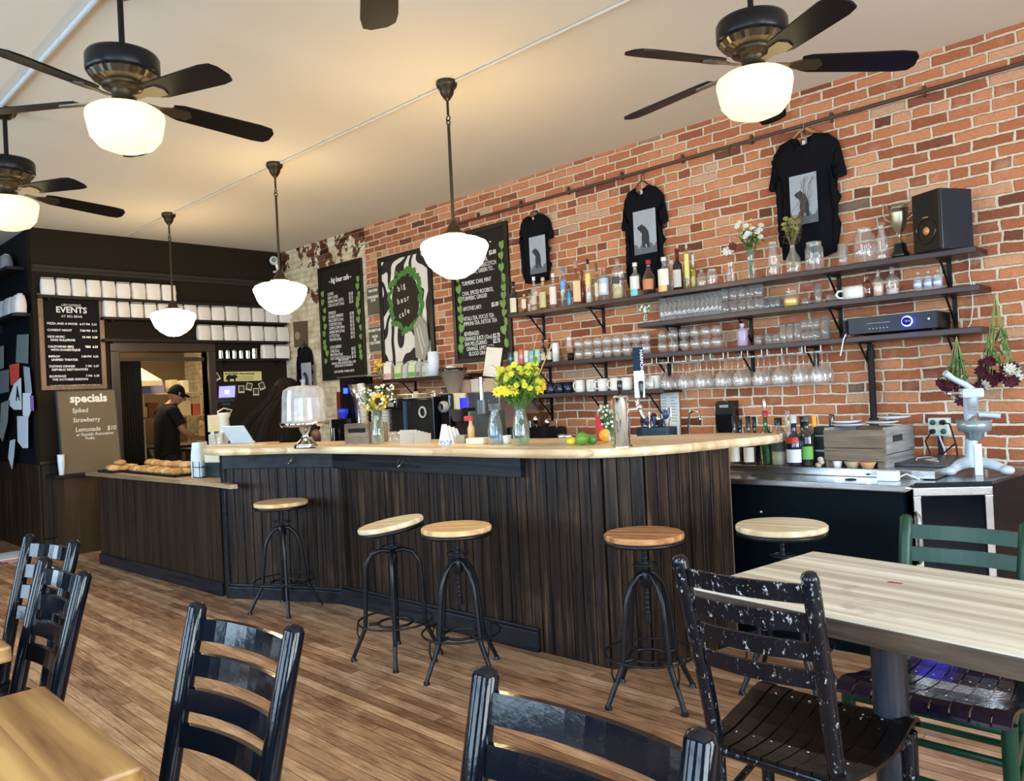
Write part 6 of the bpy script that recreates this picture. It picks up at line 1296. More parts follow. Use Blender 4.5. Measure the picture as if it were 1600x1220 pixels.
# small bouquet and tap tower
p = onbar(958, 694); t = vase(0, 0, [(0, .003), (.024, .003), (.027, .03), (.020, .07), (.026, .09)], 'small glass with baby breath and a pink flower, left of the tap tower', loc=(p.x, p.y, BT)); bouquet(t, .15, .065, 50, C(.74, .76, .68, .7), .0075, heads='ball', neck=.07, zvar=.055, leaf=1, leafm=C(.22, .34, .12, .7), leaflen=.03)
m_ = MB(); [blossom(m_, (.03, -.01, .215 - .008 * k_), .026, 9) for k_ in range(3)]; m_.build('pink_flower', C(.62, .18, .16, .6), t)
p = onbar(973, 698); t = thing('tap_tower', 'polished steel beer tap tower with a short black handle', 'beer tap', (p.x, p.y, BT)); hh = (697 - 617) / (FPX / ((p - CAM).dot(_F)))
MB().lathe([(.05, 0), (.050, .008), (.040, .012), (.040, hh - .01), (.036, hh), (0, hh)], n=28).build('column', CHROME, t); MB().lathe([(.008, hh), (.008, hh + .02), (.012, hh + .03), (.014, hh + .07), (.010, hh + .075), (0, hh + .076)], n=12).build('tap_handle', BLACKG, t)
MB().tube([(_R.x * .03, _R.y * .03, hh * .72), (_R.x * .08, _R.y * .08, hh * .72)], .012, 8).tube([(_R.x * .08, _R.y * .08, hh * .90), (_R.x * .095, _R.y * .095, hh * .72), (_R.x * .12, _R.y * .12 - .02, hh * .60), (_R.x * .135, _R.y * .135 - .03, hh * .55)], .011, 8).ball((_R.x * .09, _R.y * .09, hh * .76), .020, 10, 8).build('faucet', CHROME, t)
MB().lathe([(.006, 0), (.009, .03), (.012, .08), (.010, .085), (0, .086)], (_R.x * .105, _R.y * .105, hh * .93), n=12).build('tap_handle', BLACKG, t)
p2 = onbar(994, 694); t = thing('tap_sign', 'tall narrow tap handle board, navy above and white below, with vertical lettering', 'tap handle', (p.x + _R.x * .085, p.y + _R.y * .085 + .02, BT + hh * .98), math.radians(44))
pm = FPX / ((p - CAM).dot(_F)); z0 = 0.0; z1 = (610 - 571) / pm; z2 = (610 - 534) / pm; wq = 8 / pm
MB().box(-wq, wq, -.008, .008, -.01, z1, bev=.002).build('white_half', C(.66, .76, .84, .4), t); MB().box(-wq, wq, -.008, .008, z1, z2, bev=.002).build('navy_half', P('tap_navy', (.004, .016, .04), .5, spec=.15), t)
text('lettering', 'HARMONY', .022, WHITE, t, (.008, -.0087, z2 - .012), (PI / 2, PI / 2, 0), xs=1.1)
# pastry counter things
PZ = ph
def on_pc(px_, py_): p = at('z', PZ, px_, py_); return Vector((p.x, p.y, PZ))
def tray(c0, L, Wd, ang, label):
    t = thing('pastry_tray', label, 'tray', (*c0, PZ), ang); m_ = MB(); m_.box(-L, L, -Wd, Wd, 0, .006).box(-L, L, -Wd, -Wd + .008, 0, .02).box(-L, L, Wd - .008, Wd, 0, .02).box(-L, -L + .008, -Wd, Wd, 0, .02).box(L - .008, L, -Wd, Wd, 0, .02).build('tray', BLACKM, t); MB().box(-L + .01, L - .01, -Wd + .01, Wd - .01, .006, .009).build('liner', C(.62, .55, .42, .8), t); return t
tray((-6.95, -2.33), .55, .15, .0, 'long black tray heaped with golden pastries'); tray((-7.72, -2.42), .17, .15, .05, 'small dark tray of pastries at the left end of the counter')
PAS = P('golden_pastry', (.52, .27, .08), .6, var=.55, nscale=25, bump=.5, bscale=40); PAS2 = P('pale_pastry', (.66, .42, .18), .65, var=.4, nscale=30, bump=.5, bscale=40)
def pastry_mesh(seed):
    random.seed(seed); mb = MB(); n = 12; vs = []; m_ = 7; r = .048
    for j in range(m_ + 1):
        for i in range(n):
            a = 2 * PI * i / n; b = PI * j / m_; q = r * math.sin(b) * (1 + .14 * math.sin(3 * a + seed) + uni(-.07, .07)); vs.append((q * math.cos(a) * 1.15, q * math.sin(a), r * .62 * (1 - math.cos(b)) * (1 + uni(-.06, .06))))
    return mb.add(vs, [(j * n + i, j * n + (i + 1) % n, (j + 1) * n + (i + 1) % n, (j + 1) * n + i) for j in range(m_) for i in range(n)], True)
protos = [pastry_mesh(s_) for s_ in (1, 2, 3)]; po = []
random.seed(11); k2 = 0
spots = [(-6.95 - .48 + .96 * (i + .5) / 10, -2.33 + dy, PZ + .009) for dy in (-.095, 0, .095) for i in range(10)] + [(-6.95 - .42 + .84 * (i + .5) / 8, -2.33 + .02, PZ + .055) for i in range(8)]
for i, s_ in enumerate(spots):
    if i < 3: o = protos[i].build('pastry', PAS if i != 1 else PAS2); po.append(o)
    else: o = po[i % 3].copy(); COL.objects.link(o)
    o.location = (s_[0] + uni(-.01, .01), s_[1] + uni(-.008, .008), s_[2]); o.rotation_euler = (0, 0, uni(0, 6.2)); o.scale = (1, 1, uni(.8, 1.05))
    tag(o, ('golden pastry, %s of ten in the %s row of the long tray' % (ordn(i % 10, 10), ['front', 'middle', 'rear'][i // 10])) if i < 30 else 'golden pastry on top of the long heap, %s of eight' % ordn(i - 30, 8), 'pastry', 'pastries on the long tray')
for i, (dx_, dy_, dz_) in enumerate(((-.09, -.06, 0), (.02, -.07, 0), (.10, .0, 0), (-.06, .06, 0), (.05, .07, 0), (-.02, 0, .045))):
    o = po[i % 3].copy(); COL.objects.link(o); o.location = (-7.72 + dx_, -2.42 + dy_, PZ + .009 + dz_); tag(o, 'golden pastry on the small left tray, ' + ['front left', 'front middle', 'right', 'rear left', 'rear right', 'topmost'][i], 'pastry', 'pastries on the small tray')
p = on_pc(314, 744)
t = thing('bear_bag', 'white blue coffee bag with a line drawn figure at the end of the pastry counter', 'bag', p, math.radians(40)); hh = .275
bm_ = bag_mesh(.155, .10, hh, 5); bm_.build('pouch', C(.66, .76, .82, .35), t); MB().box(.0535, .056, -.055, .055, .04, .13).build('label', C(.30, .52, .52, .5), t)
MB().lathe([(.03, hh * .98), (.02, hh * 1.04), (0, hh * 1.05)], n=12).build('crimp', C(.1, .1, .1, .5), t); m_ = MB(); m_.tube([(.060, -.03, .15), (.062, .01, .20), (.060, .03, .17), (.062, .0, .14)], .003, 4).tube([(.061, -.02, .21), (.061, .02, .235)], .003, 4).build('line_drawing', C(.12, .16, .22), t)
t = thing('wire_basket', 'small wire holder in front of the white blue bag', 'holder', (p.x + .10, p.y - .05, PZ)); m_ = MB()
for z in (.0, .08): m_.tube([(-.06, -.03, z + .003), (.06, -.03, z + .003), (.06, .03, z + .003), (-.06, .03, z + .003)], .003, 5, closed=True)
for a, b in ((-.06, -.03), (.06, -.03), (.06, .03), (-.06, .03)): m_.tube([(a, b, .003), (a, b, .13 if b < 0 else .083)], .003, 5)
m_.build('wires', IRON2, t)
p = on_pc(341, 744); t = thing('tip_jar', 'square jar with cream upper half and dark lower half beside the bar end', 'jar', p, math.radians(20)); MB().box(-.075, .075, -.06, .06, 0, .115, bev=.006).build('lower_half', C(.012, .02, .02, .2), t); MB().box(-.076, .076, -.061, .061, .115, .20, bev=.006).build('upper_half', C(.72, .68, .48, .4), t)

# ================================================================ THINGS ON THE STEEL COUNTER
SZ = .905
def onst(px_, y): return Vector((at('y', y, px_, 726).x, y, SZ))
def cb(px_, a, b, r, lb, g, cap, l1, l2=None, y=-.80, **k): bottle(px_, SZ, hp(a, b, px_, y), r, lb, g, cap, l1, l2, y=y, py=b, **k)
dkg = glassy('dark_green_glass', (.04, .09, .03), .3); wl = C(.78, .76, .68, .6)
cb(1150, 650, 724, .032, 'dark wine bottle with a white label, first behind the bar end', dkg, bcap, (wl, .05, .36), neck=.36, caph=.22)
cb(1159, 655, 720, .030, 'dark wine bottle behind the first two wine bottles', blackglass, bcap, None, y=-.66, neck=.36, caph=.2)
cb(1172, 650, 724, .034, 'dark wine bottle with a white label, left of the green bottle', dkg, bcap, (wl, .05, .36), neck=.36, caph=.22)
cb(1181, 651, 721, .032, 'unlabelled black wine bottle behind the green bottle', blackglass, bcap, None, y=-.68, neck=.36, caph=.2)
cb(1199, 644, 727, .036, 'bright green bottle with a steel pour spout', GLASSG, C(.35, .02, .03, .3), None, C and None, neck=.34, y=-.80, fill=(C(.02, .20, .04, .15), .8), caph=.10)
x_ = onst(1199, -.80); gb = bpy.data.objects[[o.name for o in COL.objects if o.get('label', '').startswith('bright green bottle')][0]]
MB().lathe([(.011, .325), (.014, .345), (.010, .365), (.008, .385), (0, .388)], n=12).build('pour_spout', STEEL, gb); MB().box(-.028, .0, -.038, -.036, .14, .18).build('red_label', C(.6, .06, .03, .4), gb)
cb(1219, 655, 728, .046, 'stocky clear bottle with a black cap and round grey badge', glassy('grey_clear_glass', (.78, .80, .78)), bcap, (C(.05, .06, .05, .5), .30, .52), (C(.55, .58, .60, .4), .50, .68), neck=.22, nr=.017, fill=(C(.62, .60, .42, .2), .45), caph=.15)
cb(1234, 642, 722, .034, 'clear bottle behind, between the grey badge and the blue bottle', GLASS, glassy('stopper_glass'), (wl, .3, .6), y=-.64)
cb(1243, 653, 731, .044, 'black and navy bottle with round white label and red seal', P('navy_bottle', (.008, .012, .035), .08, spec=.8), C(.50, .50, .48, .3), (C(.66, .68, .66, .5), .08, .34), (C(.45, .03, .02, .4), .46, .58), neck=.38, y=-.83, caph=.14)
cb(1256, 650, 722, .032, 'dark bottle behind the navy one', blackglass, bcap, None, y=-.66, neck=.36)
cb(1263, 650, 727, .036, 'dark green bottle with a bright green label, left of the dark box', dkg, C(.08, .08, .08, .3), (C(.12, .38, .06, .5), .14, .40), neck=.3)
cb(1275, 648, 722, .030, 'bottle with an orange capsule behind the dark box', darkg, C(.85, .40, .06, .4), None, y=-.66, caph=.24)
cb(1236, 660, 720, .030, 'low clear bottle at the very back of the spirits', GLASS, wcap, None, y=-.5)
a, b = at('y', -.76, 1272, 712), at('y', -.76, 1288, 667); t = thing('gift_box', 'tall dark green bottle carton with pale lettering bands, left of the crate', 'box', ((a.x + b.x) / 2, -.70, SZ)); W = .034; H = b.z - SZ
MB().box(-W, W, -.045, .03, 0, H, bev=.003).build('carton', C(.012, .025, .02, .4), t); MB().box(-W + .006, W - .006, -.0465, -.045, H * .35, H * .40).box(-W + .006, W - .006, -.0465, -.045, H * .75, H * .78).build('bands', C(.35, .38, .34, .5), t)
t = thing('crumpled_wrapper', 'crumpled pale wrapper left of the crate', 'wrapper', at('y', -.86, 1280, 728)); t.location.z = SZ; m_ = MB(); [m_.ball((uni(-.02, .02), uni(-.01, .01), .012 + .016 * i), .018, 7, 5, (1, .8, .8)) for i in range(3)]; m_.build('wrapper', C(.50, .42, .34, .6), t)
# crate
ca, cb_ = at('y', -.80, 1288, 729), at('y', -.80, 1386, 731); ct = at('y', -.80, 1337, 672)
L = (cb_.x - ca.x) / 2; D = .40; H = ct.z - SZ
t = thing('wooden_crate', 'weathered wooden crate of two wide boards holding plates, on the steel counter', 'crate', ((ca.x + cb_.x) / 2, -.80, SZ), math.radians(-2))
MB().box(-L, L, 0, .012, .045, H * .50 - .0, bev=.003).box(-L, L, 0, .012, H * .52, H, bev=.003).build('front_boards', GREYW, t)
MB().box(-L, L, D, D + .012, .045, H * .5, bev=.003).box(-L, L, D, D + .012, H * .52, H, bev=.003).build('back_boards', GREYW, t)
for s_ in (-1, 1):
    m_ = MB(); a_ = s_ * L; b_ = s_ * (L - .016)
    m_.box(a_, b_, .012, D, 0, H * .33, bev=.003).box(a_, b_, .012, D, H * .35, H * .64, bev=.003).box(a_, b_, .012, D, H * .82, H * 1.06, bev=.003).box(a_, b_, .012, .10, H * .64, H * .82).box(a_, b_, D - .12, D, H * .64, H * .82)
    m_.build('end_panel', GREYW2, t)
m_ = MB(); [m_.box(-L + .01, -L + .05, .014, .05, .0, H * .9) for _ in (0,)]; m_.box(L - .05, L - .016, .014, .05, 0, H * .9); m_.box(-L, L, .0, D, .035, .045).build('corner_battens', GREYW, t)
PL = P('white_plastic_plate', (.66, .70, .74), .35)
for i, (px_, y, z, r, nm) in enumerate(((1326, -.62, H + .012, .095, 'left large pale plate lying on the crate'), (1322, -.60, H + .028, .080, 'upper left pale plate on the crate'), (1378, -.58, H + .022, .085, 'pale lid in the middle over the crate'), (1397, -.52, H + .046, .085, 'topmost white lid at the right end of the crate'))):
    lathe_thing('plate', nm, 'plate', (at('y', y, px_, 662).x, y, SZ + z), [(0, .0), (r * .7, 0), (r, .010), (r, .014), (r * .7, .006), (0, .006)], PL, 'plates on the crate', 24)
p = at('y', -.55, 1300, 668); tag(MB().lathe([(.016, 0), (.018, .02), (.013, .06), (.017, .10), (.013, .105), (0, .105)], n=12).build('cocktail_shaker', C(.12, .11, .10, .25, 1), None, (p.x, -.55, SZ + H - .03)), 'dark metal shaker top standing up at the left of the crate', 'shaker')
lathe_thing('white_ramekin', 'little white cup tucked under the left of the crate boards', 'cup', (at('y', -.845, 1309, 729).x, -.845, SZ), [(0, 0), (.018, 0), (.024, .034), (.022, .034), (0, .01)], WHITE)
for i, px_ in enumerate((1332, 1356)): lathe_thing('wooden_bowl', ['left shallow wooden bowl under the crate boards', 'right orange toned wooden bowl under the crate boards'][i], 'bowl', (at('y', -.85, px_, 729).x, -.848, SZ), [(0, 0), (.024, 0), (.042, .034), (.040, .036), (0, .012)], (C(.42, .34, .22, .5), C(.50, .28, .12, .5))[i])
t = thing('power_adapter', 'white rounded power brick on the steel ledge', 'adapter', (at('y', -1.0, 1386, 750).x, -.98, .862), .05); MB().box(-.050, .050, -.03, .03, 0, .052, bev=.010).build('brick', C(.70, .82, .80, .3), t); MB().tube([(.05, 0, .02), (.08, .02, .035), (.11, .03, .02), (.13, .05, .006)], .0035, 5).build('cord', C(.75, .78, .78, .4), t)
t = thing('induction_plate', 'thin dark slab on the steel counter right of the crate', 'slab', (-1.40, -.50, SZ)); MB().box(-.09, .16, -.20, .30, 0, .018, bev=.004).build('slab', P('dark_slate_slab', (.02, .025, .03), .3), t); MB().tube([(-.02, -.05, .022), (-.05, .05, .022), (.0, .12, .022), (.06, .02, .022), (.02, -.05, .022), (.10, -.10, .022)], .0035, 5).build('white_cord', C(.75, .74, .70, .4), t)
# outlet
a, b = at('y', -.06, 1449, 653), at('y', -.06, 1483, 681); t = thing('power_outlet', 'pale four socket power outlet on a post with two black plugs', 'outlet', ((a.x + b.x) / 2, 0, (a.z + b.z) / 2)); W, H = (b.x - a.x) / 2, (a.z - b.z) / 2
MB().box(-W, W, -.06, -.0, -H, H, bev=.008).build('box', C(.62, .74, .68, .35), t)
for sx in (-1, 1):
    for sz in (-1, 1): MB().lathe([(.016, -.061), (.016, -.064), (0, -.064)], (sx * W * .5, 0, sz * H * .5), n=14, axis='y').build('socket', C(.05, .12, .10, .4), t)
for sx, sz in ((1, 1), (-1, -1)): MB().box(sx * W * .5 - .013, sx * W * .5 + .013, -.095, -.064, sz * H * .5 - .012, sz * H * .5 + .012, bev=.005).build('plug', BLACKM, t)
MB().box(-.012, .012, -.04, -.015, -H - .13, -H).build('post', C(.02, .03, .05, .4), t)
MB().tube([(W * .5, -.09, H * .5), (W * 1.3, -.10, .02), (W * 1.8, -.10, -.10), (W * 1.9, -.09, -.2), (W * 2.1, -.08, -.27)], .005, 6).tube([(-W * .5, -.09, -H * .5), (-W * 1.1, -.10, -.08), (-W * .6, -.10, -.17), (W * .6, -.10, -.15), (W * 1.8, -.10, -.09)], .005, 6).build('black_cord', BLACKM, t)
MB().tube([(.0, -.05, -H), (.03, -.06, -.14), (.04, -.08, -.24), (.06, -.1, -.27)], .005, 6).build('white_cord', C(.8, .8, .76, .4), t)
# juicer
JP = P('pale_blue_enamel', (.50, .60, .68), .28, var=.08, coat=.4)
p = Vector((-1.03, -.52, .860)); jp = at('y', -.52, 1524, 740); p.x = jp.x; jz = p.z
def jz_(py): return at('y', -.52, 1524, py).z - .860
t = thing('citrus_press', 'pale blue cast citrus juice press with a lever on the right counter', 'juicer', (p.x, -.52, .860), math.radians(25))
m_ = MB(); m_.tube([(0, .06, .06), (-.07, 0, .045), (-.13, -.06, .022)], [.035, .032, .022], 10, flat=.8).tube([(0, .06, .06), (.08, .0, .045), (.13, -.05, .022)], [.035, .032, .022], 10, flat=.8).ball((-.13, -.07, .022), .03, 12, 8, (1.2, 1.2, .8)).ball((.13, -.06, .022), .03, 12, 8, (1.2, 1.2, .8)).tube([(0, .05, .03), (0, .05, jz_(688)), (0, .045, jz_(655))], [.040, .028, .026], 10).build('stand', JP, t)
zb = jz_(672); MB().lathe([(.02, zb - .05), (.04, zb - .04), (.045, zb - .01), (.075, zb), (.082, zb + .055), (.078, zb + .055), (.07, zb + .005), (0, zb)], (0, -.03, 0), n=26).build('bowl', P('grey_blue_bowl', (.30, .38, .42), .25, .5), t)
MB().lathe([(.018, zb + .005), (.035, zb + .02), (.030, zb + .05), (.006, zb + .075)], (0, -.03, 0), n=16).build('reamer', STEEL, t)
z1 = jz_(640); z2 = jz_(612); m_ = MB(); m_.tube([(0, .045, zb), (0, .04, z1), (0, .02, z2)], [.030, .034, .036], 10).tube([(0, -.03, zb + .10), (0, -.025, z1), (0, -.02, z2)], [.026, .024, .024], 10).box(-.05, .05, -.05, .06, z2 - .03, z2 + .02, bev=.012).build('head', JP, t)
MB().cyl((-.10, 0, z2 - .005), (.03, 0, z2 - .005), .010, n=10).ball((-.10, 0, z2 - .005), .013, 8, 6).build('crank_pin', CHROME, t)
MB().tube([(.02, .0, z2 + .0), (-.03, -.03, z2 + .04), (-.09, -.06, jz_(590)), (-.13, -.08, jz_(580))], [.016, .016, .014, .018], 8).build('lever', JP, t); MB().tube([(.04, .03, z2), (.042, .03, jz_(582))], .003, 5).build('spring_rod', IRON2, t); MB().tube([(.03, 0, zb + .08), (.09, -.02, zb + .075), (.12, -.03, zb + .07)], .014, 8).build('side_arm', JP, t)
MB().box(-.018, .018, -.09, -.075, .0, .16, bev=.003).build('guide_plate', C(.6, .68, .70, .3), t)

# ================================================================ LIGHTS
SH = P('lit_opal_glass', (.9, .85, .75), .3, var=.02, emit=(1, .72, .37), estr=SHADE_L)
SHF = P('lit_cream_glass', (.35, .30, .20), .3, var=.02, emit=(1, .80, .42), estr=FAN_L)
PX = [(-3.53, 'nearest schoolhouse pendant lamp above the middle of the bar'), (-5.59, 'middle schoolhouse pendant lamp above the left end of the bar'), (-7.62, 'farthest schoolhouse pendant lamp in front of the kitchen doorway')]
def pendant(loc, label):
    t = thing('pendant_lamp', label, 'lamp', loc, 0, 'schoolhouse pendant lamps')   # loc at the ceiling
    MB().lathe([(.062, 0), (.065, -.018), (.060, -.035), (.045, -.05), (.040, -.075), (.024, -.10), (.012, -.115), (0, -.115)], close=True, n=24).build('canopy', BRONZE, t)
    MB().cyl((0, 0, -.115), (0, 0, -.20), .008).ring((0, 0, -.222), .016, .004, 16, 6, 'y').ring((0, 0, -.246), .014, .004, 16, 6, 'x').build('link', BRONZE, t)
    MB().cyl((0, 0, -.255), (0, 0, -.88), .0095, n=10).build('rod', BRONZE, t)
    MB().lathe([(.012, -.84), (.026, -.86), (.040, -.885), (.045, -.905), (.070, -.915), (.074, -.935), (0, -.935)], n=24).build('fitter', BRONZE, t)
    MB().lathe([(.070, -.925), (.085, -.940), (.150, -.952), (.192, -.972), (.205, -.992), (.203, -1.010), (.172, -1.088), (.166, -1.094), (.162, -1.104), (.12, -1.145), (.06, -1.182), (0, -1.192)], n=40).build('glass_shade', SH, t); return t
pr = pendant((PX[0][0], -1.92, h), PX[0][1])
for x, l_ in PX[1:]: dup(pr, (x, -1.92, h), 0, l_)
def fan(loc, a0, label):
    t = thing('ceiling_fan', label, 'ceiling fan', loc, 0, 'ceiling fans')
    BK = P('fan_black', (.006, .006, .008), .3, spec=.25); AN = P('antique_brass', (.16, .13, .09), .3, .9)
    MB().lathe([(.065, 0), (.068, -.02), (.055, -.045), (.03, -.06), (0, -.06)], close=True, n=24).build('canopy', BRONZE, t)
    MB().cyl((0, 0, -.06), (0, 0, -.34), .013).build('down_rod', BK, t)
    MB().lathe([(.02, -.300), (.10, -.306), (.145, -.318), (.153, -.332), (.153, -.392), (.144, -.408), (0, -.408)], n=36).build('motor_housing', BK, t)
    n = 48; vs = []
    for r, z in ((.142, -.407), (.122, -.432), (.080, -.447)):
        for i in range(n): q = r * (1 + (.02 if i % 2 else -.02)); vs.append((q * math.cos(2 * PI * i / n), q * math.sin(2 * PI * i / n), z))
    MB().add(vs, [(j * n + i, j * n + (i + 1) % n, (j + 1) * n + (i + 1) % n, (j + 1) * n + i) for j in range(2) for i in range(n)]).build('vented_plate', AN, t)
    MB().lathe([(.088, -.444), (.090, -.462), (.062, -.470), (.052, -.482), (.052, -.528), (.060, -.534), (.060, -.548), (0, -.548)], n=24).build('light_neck', BRONZE, t)
    MB().lathe([(.058, -.538), (.085, -.544), (.135, -.556), (.160, -.574), (.163, -.594), (.151, -.660), (.147, -.670), (.146, -.682), (.115, -.720), (.06, -.742), (0, -.748)], n=36).build('glass_shade', SHF, t)
    for k_ in range(5):
        a = a0 + k_ * 2 * PI / 5; M = Matrix.Rotation(a, 4, 'Z') @ Matrix.Translation((0, 0, -.508)) @ Matrix.Rotation(math.radians(4.5), 4, 'Y') @ Matrix.Rotation(math.radians(-13), 4, 'X')
        ol = [(.20, -.045), (.24, -.058), (.60, -.068), (.655, -.060), (.675, -.03), (.675, .03), (.655, .060), (.60, .068), (.24, .058), (.20, .045)]
        mb = MB(); mb.prism(ol, -.004, .004); mb.v = [tuple(M @ Vector(v)) for v in mb.v]; bl_ = mb.build('blade', P('fan_blade_black', (.006, .005, .005), .4, spec=.15), t)
        mb = MB(); mb.prism([(.09, -.018), (.15, -.014), (.20, -.035), (.27, -.035), (.29, 0), (.27, .035), (.20, .035), (.15, .014), (.09, .018)], -.010, -.004); mb.v = [tuple(M @ Vector(v)) for v in mb.v]; mb.build('blade_iron', AN, bl_)
    return t
f0 = fan((-1.6, -1.85, h), 0, 'ceiling fan with a lit cream glass near the bricks at the right'); f0.rotation_euler.z = math.radians(36.6)
dup(f0, (-3.62, -3.76, h), math.radians(12), 'ceiling fan with a lit glass at the upper left, nearer of the two left ones')
dup(f0, (-5.55, -3.76, h), math.radians(90), 'far ceiling fan cut by the left picture edge')
dup(f0, (-1.72, -3.76, h), math.radians(144.5), 'ceiling fan of which only a blade tip shows at the top edge')

# ================================================================ BAR STOOLS
def stool(loc, rz, hz, label, wood, tilt=(0, 0), r=.178, wide=False):
    t = thing('bar_stool', label, 'bar stool', loc, rz, 'industrial bar stools')
    o = MB().lathe([(0, 0), (r - .004, 0), (r, .005), (r, .020), (r - .006, .026), (0, .026)], n=40, smooth=False).build('seat', wood, t); o.location = (0, 0, hz - .026); o.rotation_euler = (tilt[0], tilt[1], 0)
    b = MB().lathe([(r * .9, -.002), (r * .99, -.002), (r * .99, -.020), (r * .93, -.020), (r * .93, -.002)], n=40).box(-r * .95, r * .95, -.015, .015, -.010, -.002).box(-.015, .015, -r * .95, r * .95, -.010, -.002).build('seat_ring', IRON, t); b.location = o.location; b.rotation_euler = o.rotation_euler
    hub = .545; m_ = MB(); m_.cyl((0, 0, .36), (0, 0, hz - .03), .012, n=10)
    for i in range(14): m_.lathe([(.012, 0), (.0145, .004), (.012, .008)], (0, 0, .38 + i * .022), n=10)
    m_.cyl((0, 0, .34), (0, 0, .38), .016, n=10).build('screw_stem', IRON, t)
    MB().lathe([(.014, hub - .05), (.026, hub - .04), (.026, hub + .015), (.016, hub + .03), (0, hub + .03)], n=18).ring((0, 0, hub + .055), .052, .0045, 28, 6).cyl((-.052, 0, hub + .055), (.052, 0, hub + .055), .004).build('hub', IRON, t)
    pr_ = [(.018, hub + .012), (.045, hub + .008), (.085, hub - .035), (.112, hub - .10), (.124, .36), (.140, .215), (.148, .17), (.232, .012)]
    if wide: pr_ = [(.018, hub + .030), (.060, hub + .036), (.110, hub + .018), (.142, hub - .035), (.150, .40), (.158, .215), (.162, .17), (.235, .012)]
    for k_ in range(4):
        a = k_ * PI / 2 + PI / 4; ca, sa = math.cos(a), math.sin(a)
        m_ = MB().tube([(q * ca, q * sa, z) for q, z in pr_], [.013, .013, .0125, .0125, .012, .012, .0125, .011], 8); m_.cyl((.230 * ca, .230 * sa, 0), (.232 * ca, .232 * sa, .018), .017, .013, n=12); m_.build('leg', IRON, t)
    MB().ring((0, 0, .205), .198, .0055, 44, 6).build('foot_ring', IRON, t)
    m_ = MB()
    for k_ in range(4):
        a = k_ * PI / 2 + PI / 4; ca, sa = math.cos(a), math.sin(a); m_.tube([(.198 * ca, .198 * sa, .205), (.205 * ca, .205 * sa, .15), (.190 * ca, .190 * sa, .10)], .0045, 5).cyl((.085 * ca, .085 * sa, .19), (.142 * ca, .142 * sa, .19), .009)
    m_.ring((0, 0, .19), .09, .007, 28, 6); m_.build('leg_brace', IRON, t)
    return t
s1 = stool((-4.87, -2.40, 0), .35, .735, 'farthest bar stool with honey wood seat, standing alone at the left', SEATW)
s2 = stool((-3.45, -2.545, 0), .1, .730, 'bar stool with a visibly tilted pale round seat', SEATP, (.10, -.12), wide=True)
s3 = stool((-3.00, -2.475, 0), .75, .735, 'honey seated bar stool overlapping the tilted one on its right', SEATW)
s4 = stool((-2.06, -2.19, 0), .45, .740, 'bar stool with the darkest brown seat, at the curved bar end', SEATD)
s5 = stool((-1.64, -1.72, 0), .2, .74, 'rightmost bar stool with a wide pale seat before the black counter', SEATP, r=.200)

